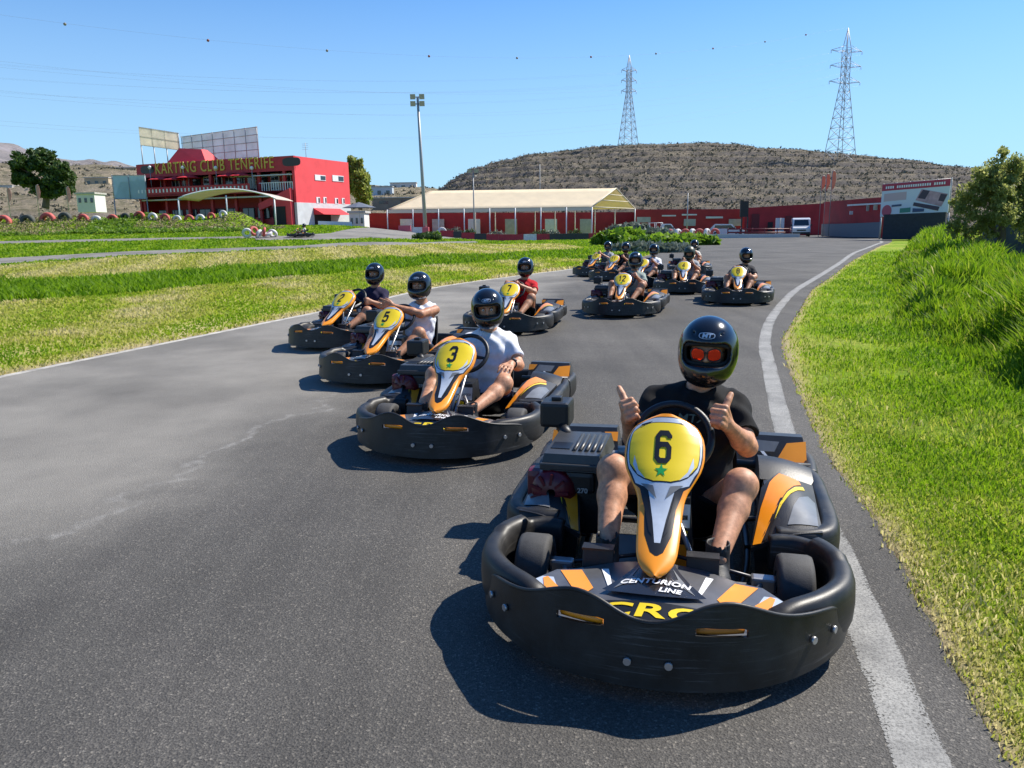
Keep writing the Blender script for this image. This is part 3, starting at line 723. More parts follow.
# ------------------------------------------------------------------ drivers (kart coordinates, so a driver and a kart share one placement)
SKIN = mat('orange_tan_skin', (.50, .245, .14), .5, var=.30, vscale=45, bump=.14, bscale=320, spec=.35)  # orange-tan base colour with fine random tone variation
SKIN2 = mat('tanned_skin', (.40, .19, .105), .5, var=.28, vscale=45, bump=.06, bscale=250, spec=.35)
H_BLK = mat('black_helmet_shell', (.008, .008, .009), .16, coat=.5)
H_PAD = mat('helmet_padding', (.012, .012, .012), .85)
def cloth(name, c): return mat(name, c, .85, var=.12, vscale=22, bump=.25, bscale=500, spec=.2)
C_BLACK = cloth('black_cotton', (.010, .010, .011)); C_WHITE = cloth('white_cotton', (.68, .69, .74)); C_NAVY = cloth('navy_cotton', (.022, .018, .045))
C_RED = cloth('red_cotton', (.42, .008, .015)); C_GREY = cloth('grey_cotton', (.30, .31, .33)); C_DARK = cloth('dark_denim', (.018, .022, .035))
C_KHAKI = cloth('grey_green_cotton', (.26, .31, .28)); C_CAMO = mat('olive_camouflage_shell', (.035, .045, .022), .45, var=.7, vscale=9)
C_SHOE = mat('black_shoe', (.014, .014, .015), .6, bump=.2, bscale=200); C_SOLE = mat('shoe_sole', (.25, .25, .25), .7)
LENS = mat('red_mirror_lens', (1.0, .085, .035), .10, metal=1.)
EYE = mat('eye_white', (.7, .68, .65), .3); IRIS = mat('dark_iris', (.03, .015, .01), .2); BEARD = mat('dark_beard', (.03, .018, .012), .9)

def unit(v): v = np.array(v, float); return v/(np.linalg.norm(v) + 1e-12)
def fist_parts(wr, f, t, n, thumb='up', curl=1., hs=1.12):
    return [(wr + (a-wr)*hs, wr + (b-wr)*hs, r1*hs, r2*hs) for a, b, r1, r2 in _fist(wr, f, t, n, thumb, curl)]
def _fist(wr, f, t, n, thumb='up', curl=1.):
    """capsules (a, b, r1, r2): f = forearm direction, t = towards the thumb side, n = palm side"""
    f, t, n = unit(f), np.array(t, float), np.array(n, float)
    t = unit(t - f*(t@f)); n = unit(n - f*(n@f) - t*(n@t)); C = []
    for i in range(4):
        o = t*(.031 - .0205*i)
        C.append((wr + f*.012 + o*.55, wr + f*.078 + o - f*.004*abs(i-1), .0155, .0135))
    for i, L in enumerate((.040, .044, .040, .032)):
        m = wr + f*(.082 - .004*abs(i-1)) + t*(.032 - .0212*i); r = .0102 - .0008*(i == 3)
        p = m + n*L*.92 + f*.010*(1-curl) ; d = p - f*(.026 + .002*(i == 1)) + n*.004; e = d - n*.018 - f*.010
        C += [(m, p, .0115, r), (p, d, r, r*.95), (d, e, r*.95, r*.85)]
    b = wr + f*.022 + t*.018 + n*.016
    if thumb == 'up':
        m = b + t*.028 + f*.020; p = m + t*.036 - f*.001; e = p + t*.028 - f*.005
        C += [(b, m, .0190, .0158), (m, p, .0148, .0128), (p, e, .0138, .0112)]
    else:
        m = b + t*.022 + f*.024; p = m + f*.020 + n*.026; e = p + f*.004 + n*.026 - t*.010
        C += [(b, m, .0175, .013), (m, p, .0125, .0105), (p, e, .0108, .0085)]
    return C
def flat_parts(wr, f, t, n, bend=.5):
    """hand resting: fingers stretched and draped"""
    f, t, n = unit(f), np.array(t, float), np.array(n, float)
    t = unit(t - f*(t@f)); n = unit(n - f*(n@f) - t*(n@t)); C = []
    for i in range(4):
        o = t*(.033 - .022*i); C.append((wr + f*.012 + o*.5, wr + f*.080 + o, .0145, .0125))
    for i, L in enumerate((.043, .047, .044, .034)):
        m = wr + f*(.084 - .005*abs(i-1)) + t*(.035 - .0235*i); d1 = unit(f + n*bend*.5 + t*(.10 - .07*i)); d2 = unit(f + n*bend*1.2 + t*(.10 - .07*i)); d3 = unit(f + n*bend*1.8 + t*(.1 - .07*i))
        p = m + d1*L; d = p + d2*L*.62; e = d + d3*L*.5
        C += [(m, p, .0108, .0098), (p, d, .0098, .009), (d, e, .009, .0078)]
    b = wr + f*.022 + t*.022 + n*.010; m = b + t*.022 + f*.028; p = m + f*.030 + t*.012 + n*.006; e = p + f*.026 + n*.008
    C += [(b, m, .0165, .0125), (m, p, .012, .0102), (p, e, .0102, .0082)]
    return C

BASE = dict(head=(.135, .285, .885), neck=(.115, .315, .70), pelvis=(.09, .20, .165), sh=((-.06, .315, .615), (.262, .315, .615)),
            el=((-.20, .10, .47), (.325, .10, .47)), wr=((-.115, -.035, .60), (.21, -.025, .60)), hand=('wheel', 'wheel'),
            hf=((.15, -.5, .55), (-.15, -.5, .55)), ht=((.25, -.3, .8), (-.25, -.3, .8)), hn=((.7, -.6, -.2), (-.7, -.6, -.2)),
            kn=((-.205, -.185, .435), (.285, -.185, .425)), an=((-.20, -.50, .225), (.165, -.50, .235)), yaw=0., pitch=0., roll=0., big=1.)
R_HELM = {}
def helmet_mesh(vox):
    if vox in R_HELM: return R_HELM[vox]
    s = SDF((-.16, -.21, -.19), (.16, .19, .17), vox)
    s.ell((0, .008, .012), (.127, .152, .134), k=0)
    s.ell((0, -.020, -.055), (.112, .140, .095), k=.05)
    s.ell((0, -.060, -.085), (.082, .105, .058), k=.05)
    s.cap((-.05, -.125, .080), (-.075, .03, .108), .004, k=.006, op='s'); s.cap((.05, -.125, .080), (.075, .03, .108), .004, k=.006, op='s')
    s.rbox((0, -.20, .006), (.122, .115, .054), r=.04, k=.004, op='u') if 0 else None
    s.plane((0, 0, -.148), (0, .12, -1), k=.015)
    s.ell((0, .005, .0), (.104, .128, .112), k=.006, op='s')
    s.cap((0, .01, -.05), (0, .02, -.22), .088, .095, k=.01, op='s')
    s.rbox((0, -.14, .002), (.098, .125, .047), r=.036, k=.008, op='s')
    V, Q = s.mesh(); V = relax(V, Q, 2)
    R_HELM[vox] = (V, Q); return V, Q
def make_person(vox, shirt, pose=None, shirt_mat=None, short_mat=None, skin=None, tank=False, long_sleeve=False, shades=False, watch=False, logo=None, print_=None, helm_mat=None, emblem=True, fine=True, gloves=None, label='', group='kart drivers', gap=0.):
    P = dict(BASE); P.update(pose or {})
    A = {k: [np.array(q, float) for q in v] if isinstance(v, tuple) and isinstance(v[0], tuple) else (np.array(v, float) if isinstance(v, tuple) and not isinstance(v[0], str) else v) for k, v in P.items()}
    pel, nk, hd = A['pelvis'], A['neck'], A['head']; sh, el, wr, kn, an = A['sh'], A['el'], A['wr'], A['kn'], A['an']
    B = P['big']
    ax_up = unit(nk - pel); side = unit(sh[1] - sh[0]); fr = np.cross(ax_up, side); fr = unit(fr)
    if fr[1] > 0: fr = -fr
    Rt = np.stack([side, -fr, ax_up], 1)
    def torso(s, pad=0., sleeves=None, neck=True):
        s.ell(pel + ax_up*.01, (.172*B, .125, .12), k=.03, rot=Rt, pad=pad)
        s.ell(pel*.62 + nk*.38, (.152*B, .118*B, .17), k=.05, rot=Rt, pad=pad)
        ch = pel*.33 + nk*.67; s.ell(ch + fr*.012, (.166*B, .118, .165), k=.05, rot=Rt, pad=pad)
        s.cap(sh[0]*.86 + sh[1]*.14, sh[1]*.86 + sh[0]*.14, .060, .060, k=.05, pad=pad)
        s.ell((sh[0]+sh[1])/2 + fr*.045 - ax_up*.05, (.15, .07, .07), k=.04, rot=Rt, pad=pad)
        s.cap(nk - ax_up*.03, (sh[0]+sh[1])/2 - ax_up*.01, .062, .09, k=.05, pad=pad*.7)
    hips = [pel + side*(-.10) - ax_up*.005, pel + side*.10 - ax_up*.005]
    lo = np.min([*sh, *el, *wr, *kn, *an, pel], 0) - .17; hi = np.max([*sh, *el, *wr, *kn, *an, pel, hd], 0) + .17; hi[2] = hd[2] + .14
    s = SDF(lo, hi, vox)
    torso(s, -.006)
    s.cap(nk - ax_up*.04, hd - np.array([0, -.02, .05]), .058, .056, k=.03)
    # head with face
    hr = (Matrix.Rotation(P['yaw'], 3, 'Z') @ Matrix.Rotation(P['pitch'], 3, 'X') @ Matrix.Rotation(P['roll'], 3, 'Y')); HR = np.array(hr)
    hp = lambda x, y, z: hd + HR @ np.array([x, y, z])
    s.ell(hp(0, .01, .015), (.080, .096, .100), k=.0, rot=HR); s.ell(hp(0, -.035, -.055), (.062, .054, .062), k=.03, rot=HR)
    if fine:
        s.cap(hp(0, -.086, .012), hp(0, -.104, -.022), .008, .012, k=.012); s.cap(hp(-.010, -.097, -.024), hp(.010, -.097, -.024), .008, k=.008)
        s.cap(hp(-.03, -.084, .022), hp(.03, -.084, .022), .010, k=.012); s.cap(hp(-.02, -.090, -.058), hp(.02, -.090, -.058), .006, k=.006)
        s.cap(hp(-.018, -.092, -.050), hp(.018, -.092, -.050), .0055, k=.004)
        s.ell(hp(0, -.082, -.088), (.02, .014, .014), k=.015)
        for x in (-.031, .031): s.ell(hp(x, -.094, .004), (.015, .014, .010), k=.01, op='s', rot=HR)
    hands = []
    for i in (0, 1):
        s.cap(sh[i], sh[i]*.45 + el[i]*.55, .050*B, .046, k=.03); s.cap(sh[i]*.45 + el[i]*.55, el[i], .046, .041, k=.02)
        m = el[i]*.68 + wr[i]*.32; s.cap(el[i], m, .041, .043, k=.02); s.cap(m, wr[i], .043, .027, k=.02)
        f, t, n = A['hf'][i], A['ht'][i], A['hn'][i]
        kind = P['hand'][i]
        H = flat_parts(wr[i], f, t, n) if kind == 'flat' else fist_parts(wr[i], f, t, n, 'up' if kind == 'thumb' else 'in')
        s.cap(wr[i], wr[i] + unit(f)*.03, .026, .024, k=.012)
        for a, b, r1, r2 in H:
            q = max(0, vox - .0055)*.5
            s.cap(a, b, r1 + q, r2 + q, k=.0035 if vox < .007 else .005)
        s.cap(hips[i], kn[i], .088*B, .060, k=.03); s.ell(kn[i] + np.array([0, -.008, .004]), (.056, .058, .058), k=.03)
        cf = kn[i]*.68 + an[i]*.32 + np.array([0, .018, -.012]); s.cap(kn[i], cf, .054, .056, k=.03); s.cap(cf, an[i], .055, .035, k=.025)
        s.ell(an[i] + np.array([0, -.012, -.035]), (.026, .045, .022), k=.01)
    body = sdf_obj('person', s, skin or SKIN, it=2)
    tag(body, label, 'person', group)
    # --- shirt
    s = SDF(lo, hi, max(vox, .0055)); torso(s, .012)
    for i in (0, 1):
        if tank: continue
        e = sh[i]*(.28 if not long_sleeve else .0) + el[i]*(.72 if not long_sleeve else 1.)
        s.cap(sh[i] + ax_up*.002, e, .060*B, .061, k=.025, cut=True)
        if long_sleeve: s.cap(el[i], wr[i]*.95 + el[i]*.05, .058, .045, k=.02, cut=True)
    if tank:
        for i, sg in ((0, -1), (1, 1)): s.ell(sh[i] + side*sg*.045 - ax_up*.03, (.062, .16, .10), k=.01, op='s', rot=Rt)
    s.plane(pel + ax_up*.02, -ax_up + fr*.2)
    s.ell(nk + fr*.055 + ax_up*.075, (.085 if not tank else .105, .115, .085 if not tank else .12), k=.008, op='s', rot=Rt)
    s.cap(nk - ax_up*.05, hd, .064, .066, k=.004, op='s')
    sht = sdf_obj('t_shirt' if not tank else 'tank_top', s, shirt_mat, body, it=2, wrinkle=.005 if vox < .009 else .003, wfreq=42)
    # --- shorts
    s = SDF(lo, hi, max(vox, .0065)); s.ell(pel + ax_up*.01, (.186*B, .138, .125), k=.03, rot=Rt)
    for i in (0, 1): s.cap(hips[i], hips[i]*.22 + kn[i]*.78, .105*B, .082, k=.03, cut=True)
    s.plane(pel + ax_up*.09, ax_up)
    sdf_obj('shorts', s, short_mat or C_BLACK, body, it=2, wrinkle=.003, wfreq=38)
    # --- shoes
    for i in (0, 1):
        a = an[i]; s = SDF(a - np.array([.08, .17, .12]), a + np.array([.08, .12, .10]), max(vox, .006))
        tilt = np.array([0, -.135, -.045 if i == 0 else -.055])
        s.cap(a + np.array([0, .03, -.045]), a + tilt*.55 + np.array([0, 0, -.03]), .041, .044, k=.0); s.cap(a + tilt*.5 + np.array([0, 0, -.035]), a + tilt*.98 + np.array([0, 0, -.02]), .045, .037, k=.02)
        s.cap(a + np.array([0, .015, -.03]), a + np.array([0, .015, .060]), .043, .044, k=.015, cut=True)
        s.cap(a + np.array([0, .01, .055]), a + np.array([0, 0.02, .12]), .036, .038, k=.004, op='s')
        sdf_obj('shoe', s, C_SHOE, body, it=2)
    # --- helmet
    hv = .0055 if vox < .009 else .009
    V, Q = helmet_mesh(hv); V = (V*1.0) @ HR.T + hd + np.array([0, 0, .005])
    he = raw_mesh('helmet', V, Q.ravel(), np.arange(len(Q))*4, helm_mat or H_BLK, True, None, body)
    b = MB()                                     # padding ring inside the opening
    rim = [hp(.092*math.copysign(abs(math.cos(w))**.5, math.cos(w)), -.095 - .012*abs(math.sin(w)) + .03*abs(math.cos(w))**2, .004 + .043*math.copysign(abs(math.sin(w))**.5, math.sin(w))) for w in np.linspace(0, 2*PI, 29)]
    b.tube(rim, .009, n=6, caps=False); b.build('padding', H_PAD, he)
    def on_helm(V2, c, out=.0):                  # paper -> front of the shell
        x = c[0] + V2[:, 0]; z = c[1] + V2[:, 1]
        q = np.clip(1 - (x/.127)**2 - ((z - .012)/.134)**2, .01, 1); y = .008 - .152*np.sqrt(q) - out
        return (np.stack([x, y, z + .005], 1)) @ HR.T + hd
    if emblem:
        ov = [(.034*math.copysign(abs(math.cos(w))**.75, math.cos(w)), .0125*math.copysign(abs(math.sin(w))**.75, math.sin(w))) for w in np.linspace(0, 2*PI, 25)[:-1]]
        b = MB()
        V2, F = flat_poly(ov, .012); b.add(on_helm(V2, (0, .082), .002), F, 0)
        V2, F = flat_poly([(x*.9, y*.82) for x, y in ov], .012); b.add(on_helm(V2, (0, .082), .0028), F, 1)
        V, F = text_geo('MT', .022, .15, .001); V[:, 0] *= 1.35; V2, F = cut_geo(V, F, .012); b.add(on_helm(V2, (0, .082), .0038), F, 0)
        o = b.build('emblem', [P_SIL, P_INK], he); fix_normals(o)
    for z_, w_, h_ in ((-.080, .034, .006),):
        b = MB(); V2, F = flat_poly([(-w_, -h_), (w_, -h_), (w_*.86, h_), (-w_*.86, h_)], .01)
        x_ = V2[:, 0]; zz = V2[:, 1] + z_; q_ = np.clip(1 - (x_/.112)**2 - ((zz + .055)/.095)**2, .01, 1)
        b.add((np.stack([x_, -.020 - .140*np.sqrt(q_) - .006 - (.006 if h_ < .006 else 0), zz + .005], 1)) @ HR.T + hd, F); o = b.build('chin_vent', H_PAD, he); fix_normals(o)
    b = MB()                                     # chin strap
    b.tube([hp(-.075, -.02, -.11), hp(-.05, -.05, -.135), hp(0, -.06, -.145), hp(.05, -.05, -.135), hp(.075, -.02, -.11)], .008, n=6); b.build('chin_strap', H_PAD, he)
    # --- eyes or sunglasses
    if shades:
        sg_ = empty('sunglasses'); sg_.parent = body
        for x in (-1, 1):
            ol = [(.0275*math.copysign(abs(math.cos(w))**.8, math.cos(w)), .0255*math.copysign(abs(math.sin(w))**.75, math.sin(w)) - .003*(math.cos(w)*x < 0)) for w in np.linspace(0, 2*PI, 25)[:-1]]
            b = MB(); V2, F = flat_poly(ol, .008); P3_ = np.array([hp(x*.034 + p[0], -.112 + 1.2*(p[0] + x*.01)**2 + 2*p[1]**2, .005 + p[1]) for p in V2])
            W, G = thicken(P3_, F, np.tile(HR @ np.array([0, .002, 0]), (len(P3_), 1))); b.add(W, G, 0, True); o = b.build('lens', LENS, sg_); fix_normals(o)
            b = MB(); b.tube([hp(x*.034 + p[0]*1.04, -.1125 + 1.2*(p[0] + x*.01)**2, .005 + p[1]*1.04) for p in ol + [ol[0]]], .0024, n=6, caps=False)
            b.tube([hp(x*.060, -.108, .012), hp(x*.076, -.05, .012), hp(x*.077, .01, .008)], .0025, n=6)
            b.build('frame', P_INK, sg_)
        b = MB(); b.tube([hp(-.010, -.113, .010), hp(0, -.115, .012), hp(.010, -.113, .010)], .0022, n=6); b.build('bridge', P_INK, sg_)
        s = SDF(hd - .13, hd + np.array([.13, .13, .05]), .005)
        s.ell(hp(0, -.037, -.060), (.0645, .057, .062), k=.0, rot=HR); s.plane(hp(0, -.09, -.040), HR @ np.array([0, -.15, 1])); s.plane(hp(0, -.04, 0), HR @ np.array([0, 1, 0])); 
        sdf_obj('beard', s, BEARD, body, it=1)
    elif fine:
        for x in (-.031, .031):
            b = MB(); b.lathe([(.0001, -.0115), (.006, -.0098), (.0098, -.006), (.0115, 0), (.006, .0098), (.0001, .0115)], n=12, axis='Y'); 
            o = b.build('eye', EYE, body, xf=lambda V: V @ HR.T + hp(x, -.082, .004))
            b = MB(); b.lathe([(.0001, -.0122), (.004, -.0116), (.0052, -.0104)], n=12, axis='Y'); b.build('iris', IRIS, o, xf=lambda V: V @ HR.T + hp(x, -.082, .004))
            b = MB(); b.tube([hp(x - .016, -.094, .019), hp(x, -.1005, .024), hp(x + .016, -.096, .019)], .0036, n=6); b.build('eyebrow', BEARD, body)
    if watch:
        i = 1; f = unit(wr[i] - el[i]); c = wr[i] - f*.022
        a = unit(np.cross(f, [0, 0, 1])); d = np.cross(f, a)
        b = MB(); b.tube([c + (a*math.cos(w) + d*math.sin(w))*.031 for w in np.linspace(0, 2*PI, 21)], .008, n=6, caps=False); w_ = b.build('watch', P_INK, body)
        q = c + unit(np.array([.3, -.5, 1]) - f*(f@np.array([.3, -.5, 1])))*.036; b = MB(); b.tube([q, q + unit(q - c)*.008], .018, n=14); b.build('watch_face', P_CHR, w_)
    return body, dict(ch=pel*.33 + nk*.67, fr=fr, side=side, up=ax_up, sh=sh)
def chest_text(body, info, lines, m, size=.05, dz=.02, dx=0., name='print'):
    b = MB(); n = 0
    for k, l in enumerate(lines):
        V, F = text_geo(l, size, .1, .0006); V[:, 0] *= 1.2
        V2, F = cut_geo(V, F, .03)
        x = V2[:, 0] + dx; z = V2[:, 1] + dz - k*size*1.1
        # ray against the torso shape: stay proud of the chest ellipsoid
        c = info['ch'] + info['fr']*.012; q = np.clip(1 - (x/.182)**2 - (z/.181)**2, .02, 1); y = .134*np.sqrt(q) + .012
        b.add(c + info['side']*x[:, None] + info['up']*z[:, None] + info['fr']*y[:, None], F)
    return b.build(name, m, body)
def seat_in(body, x, y, r, z=0.): body.location = (x, y, z); body.rotation_euler = (0, 0, r); return body

ZT = -.055
SPOTS = [  # number, x, y, rz, z
    ('6', .650, 3.130, -.245, 0.), ('3', -.335, 5.74, -.225, ZT), ('5', -1.165, 8.19, -.30, ZT), ('2', -2.09, 10.50, -.38, ZT), ('7', .044, 11.72, -.19, ZT),
    ('12', 2.0, 13.6, -.285, ZT), ('8', 4.465, 15.31, -.285, ZT), ('4', 3.98, 17.9, -.25, ZT), ('9', 3.39, 19.6, -.42, ZT), ('11', 3.06, 22.3, -.49, ZT), ('10', 2.79, 24.35, -.56, ZT), ('1', 5.66, 24.7, -.2, ZT)]
KLAB = {'6': 'nearest kart, black 6 and green star on its yellow plate', '3': 'kart with number 3 on its yellow plate, driver in white t-shirt and watch',
        '5': 'kart with number 5, driver in white tank top stretching an arm out', '2': 'kart with number 2 beside the grass edge, driver in navy t-shirt',
        '7': 'kart of the red-shirted driver, standing behind the number 3 kart', '12': 'kart with number 12 on its plate in the middle of the track',
        '8': 'kart farthest to the right near the white line, its driver alone there', '4': 'kart of the driver in the olive camouflage helmet', '9': 'kart of the driver in the white printed t-shirt, half hidden by the number 12 kart',
        '11': 'second kart from the left in the far group, driver in black', '10': 'leftmost kart in the far group, wheels by the grass edge', '1': 'hindmost kart, mostly hidden behind the camouflage helmet driver'}
root0 = KART
kids_of(KART)
karts = {}
for i, (num, x, y, r, z) in enumerate(SPOTS):
    k = KART if i == 0 else copy_tree(KART)
    k.location = (x, y, z); k.rotation_euler = (0, 0, r); tag(k, KLAB[num], 'go-kart', 'go-karts lined up on the track'); karts[num] = k
for num, k in karts.items():
    npn = next(c for c in COL.objects if c.parent == k and c.name.startswith('number_panel'))
    nm = number_mesh(num); nm.parent = npn
PL = lambda n: next((x, y, r, z) for a, x, y, r, z in SPOTS if a == n)

# nearest driver: both thumbs up
b6, inf = make_person(.005, 't', dict(head=(.150, .255, .885), neck=(.118, .31, .71), sh=((-.068, .31, .645), (.274, .31, .638)),
    el=((-.145, .13, .475), (.325, .125, .495)), wr=((-.168, -.03, .635), (.238, -.030, .622)), hand=('thumb', 'thumb'),
    hf=((-.02, -.62, .42), (-.22, -.55, .52)), ht=((-.42, .15, .9), (.10, .15, .98)), hn=((1, -.35, .1), (-1, -.35, .0)),
    kn=((-.205, -.19, .455), (.290, -.185, .425)), an=((-.195, -.475, .235), (.205, -.485, .245)), yaw=-.08, pitch=.05, roll=.03, big=1.04),
    C_BLACK, C_BLACK, shades=True, label='nearest driver in black t-shirt and red mirror sunglasses giving two thumbs up')
chest_text(b6, inf, ['MTX'], mat('faded_print', (.10, .14, .11), .8), .05, .045, -.02)
x, y, r, z = PL('6'); seat_in(b6, x, y, r, z)
b3, inf = make_person(.0065, 't', dict(head=(.105, .24, .875), neck=(.105, .30, .70), el=((-.19, .10, .45), (.36, .16, .45)), wr=((-.10, -.04, .585), (.330, .045, .480)), hand=('wheel', 'flat'),
    hf=((.2, -.5, .5), (-.10, -.85, -.10)), ht=((.25, -.3, .8), (-.75, .0, .25)), hn=((.7, -.6, -.2), (-.05, -.25, -.9)), kn=((-.2, -.18, .42), (.315, -.13, .365)), yaw=.22, pitch=.14, roll=-.06),
    C_WHITE, cloth('navy_shorts', (.012, .016, .04)), watch=True, label='driver in white t-shirt with wrist watch, one hand on his knee, in kart number 3')
x, y, r, z = PL('3'); seat_in(b3, x, y, r, z)
b5, inf = make_person(.008, 't', dict(head=(.11, .26, .88), el=((-.19, .10, .46), (.22, .02, .60)), wr=((-.10, -.04, .60), (-.03, -.10, .69)), hand=('wheel', 'flat'),
    hf=((.2, -.5, .5), (-.9, -.35, .25)), ht=((.25, -.3, .8), (-.2, -.1, .9)), hn=((.7, -.6, -.2), (-.2, .9, .1)), yaw=.12),
    C_WHITE, C_DARK, skin=SKIN2, tank=True, label='driver in white tank top with arm stretched across the wheel of kart number 5')
x, y, r, z = PL('5'); seat_in(b5, x, y, r, z)
b2, inf = make_person(.009, 't', dict(el=((-.19, .10, .46), (.34, .12, .46)), wr=((-.10, -.04, .60), (.24, .0, .53)), hf=((.2, -.5, .5), (-.35, -.6, .1)), ht=((.25, -.3, .8), (-.1, 0, 1)), hn=((.7, -.6, -.2), (-.9, -.1, -.1)), yaw=.15),
    C_NAVY, C_BLACK, skin=SKIN2, label='driver in navy t-shirt in kart number 2 beside the grass')
x, y, r, z = PL('2'); seat_in(b2, x, y, r, z)
b7, inf = make_person(.009, 't', dict(wr=((-.115, -.06, .62), (.10, -.07, .64)), el=((-.20, .10, .5), (.30, .08, .52)), hf=((.15, -.5, .5), (-.6, -.4, .2)), kn=((-.2, -.19, .47), (.30, -.17, .46))), C_RED, C_BLACK, skin=SKIN2, label='driver in red t-shirt gripping the wheel behind the number 3 kart')
x, y, r, z = PL('7'); seat_in(b7, x, y, r, z)
far = [('12', C_KHAKI, dict(yaw=.05, kn=((-.2, -.19, .5), (.31, -.17, .48))), None, 'driver in grey green t-shirt with raised knee in kart number 12'),
       ('8', cloth('charcoal_cotton', (.03, .03, .034)), dict(yaw=.3, pitch=.2, wr=((-.1, -.1, .6), (.25, -.10, .46)), kn=((-.2, -.19, .47), (.26, -.20, .46))), None, 'driver in charcoal t-shirt looking down, alone near the white line'),
       ('4', C_GREY, dict(pitch=.35, yaw=-.1, head=(.10, .18, .86)), C_CAMO, 'driver in pale grey t-shirt wearing the olive camouflage helmet'),
       ('9', C_WHITE, dict(yaw=.1), None, 'driver in white t-shirt with red and blue chest print'),
       ('11', C_BLACK, dict(yaw=.25), None, 'driver in black t-shirt second from left in the far group'),
       ('10', C_GREY, dict(yaw=.25, wr=((-.1, -.12, .62), (.1, -.14, .66))), None, 'driver leftmost of the far group, light grey top by the grass edge'),
       ('1', cloth('cream_cotton', (.55, .52, .46)), dict(), None, 'hindmost driver in cream top behind the camouflage helmet')]
for num, sm, ps, hm, lab in far:
    bb, inf = make_person(.011, 't', ps, sm, C_BLACK, skin=SKIN2, helm_mat=hm, fine=False, emblem=num in ('12', '8'), label=lab)
    if num == '9':
        chest_text(bb, inf, ['LIL'], P_RED, .11, .02, -.03)
    x, y, r, z = PL(num); seat_in(bb, x, y, r, z)
# ------------------------------------------------------------------ ground, track, grass
def inside(poly, x, y):
    poly = np.asarray(poly); c = np.zeros(np.shape(x), bool); n = len(poly); j = n - 1
    for i in range(n):
        xi, yi = poly[i]; xj, yj = poly[j]
        c ^= ((yi > y) != (yj > y)) & (x < (xj - xi)*(y - yi)/(yj - yi + 1e-12) + xi); j = i
    return c
L_EDGE = [(-14, -14), (-8.9, -3), (-6.75, 4), (-5.5, 8.1), (-4.3, 12.1), (-3.1, 16), (-1.9, 20.3), (.2, 24.6), (2.35, 28.6), (5.5, 36), (9.5, 47), (14, 60), (19, 74), (23.5, 88)]
R_EDGE = [(-2.2, -14), (.1, -3), (1.30, 1.8), (1.70, 3.32), (2.08, 5.0), (2.70, 7.3), (3.42, 9.7), (4.3, 11.8), (5.25, 14), (7.1, 18.2), (9.3, 22.5), (13.0, 30), (18.2, 40), (24, 51), (29, 60), (33, 68), (38, 79)]
L_EDGE_S = [tuple(p) for p in smooth_path(L_EDGE, 6)]; R_EDGE_S = [tuple(p) for p in smooth_path(R_EDGE, 6)]
TRACK = L_EDGE_S + [(23, 93), (10, 92), (0, 90.5), (-10, 88), (-20, 88), (-26, 90), (-26, 102), (-12, 106), (20, 108), (70, 108), (60, 90)] + R_EDGE_S[::-1]
def wpoly(px): return [tuple(gp(u, v)[:2]) for u, v in px]
STRIP1 = wpoly([(-60, 263), (0, 258.5), (130, 251.5), (300, 246), (420, 243), (475, 241.3), (480, 243.5), (400, 246), (300, 249), (130, 255.5), (0, 264.5), (-60, 269)])
STRIP2 = wpoly([(-60, 245.5), (0, 241.5), (140, 238.5), (280, 236), (280, 238), (140, 240.8), (0, 244), (-60, 248)])
FARTRK = wpoly([(255, 238), (330, 233.5), (420, 232), (480, 232), (480, 238.5), (420, 240), (330, 240), (255, 240.5)])
TALLBAND = wpoly([(-80, 312), (0, 303), (130, 294), (250, 281), (440, 266), (590, 255), (592, 250.5), (440, 257), (250, 267), (130, 277), (0, 284), (-80, 291)])
DRYBAND = wpoly([(-80, 290), (0, 283), (130, 276), (250, 266), (440, 257), (590, 250), (560, 244), (480, 244.5), (300, 250), (130, 257), (0, 267), (-80, 272)])
# --- one sheet of terrain, out to the horizon (polar, centred under the photographer)
th = np.concatenate([np.linspace(-180, -52, 40, endpoint=False), np.linspace(-52, 46, 393, endpoint=False), np.linspace(46, 180, 40)])
rr = np.concatenate([[0.02], np.geomspace(.6, 130, 340), np.geomspace(136, 9000, 60)])
TH, RR = np.meshgrid(np.radians(th), rr, indexing='ij'); GX, GY = RR*np.sin(TH), RR*np.cos(TH)
GZ = Z(GX, GY)
onroad = inside(TRACK, GX, GY) | inside(STRIP1, GX, GY) | inside(STRIP2, GX, GY) | inside(FARTRK, GX, GY)
GZ = GZ - .035*onroad - .004*RR/100*(RR < 130)
nT, nR = TH.shape
I = np.arange(nT*nR).reshape(nT, nR)
q = np.stack([I[:-1, :-1], I[:-1, 1:], I[1:, 1:], I[1:, :-1]], -1).reshape(-1, 4)
q = q[:, ::-1]
def bandmask(poly, X, Y): return inside(poly, X, Y).astype(float)
dry = .42 + .0*GX
nz = _n(GX, GY, .35) * .5 + _n(GX, GY, 1.1, 2)*.3
left = np.interp(GY, [p[1] for p in L_EDGE_S], [p[0] for p in L_EDGE_S]); right = np.interp(GY, [p[1] for p in R_EDGE_S], [p[0] for p in R_EDGE_S])
dl = left - GX; dr = GX - right
dry = np.where(GX < left, .60 + .22*nz, .25 + .25*nz)
dry = np.where(inside(DRYBAND, GX, GY), .68 + .15*nz, dry); dry = np.where(inside(TALLBAND, GX, GY), .05 + .1*nz, dry)
dry = np.where((GX < left) & (GY > 36) & ~inside(DRYBAND, GX, GY) & ~inside(TALLBAND, GX, GY), .20 + .2*nz, dry)
edge = np.where(GX < left, np.exp(-np.maximum(dl, 0)/.25), np.exp(-np.maximum(dr, 0)/(.10 + .05*nz)))
dry = np.clip(dry + .75*edge*(GY < 60), 0, 1); dry = np.where(RR > 200, .95, dry)
bare = np.clip(edge*1.1 - .2, 0, 1)*(GY < 60)
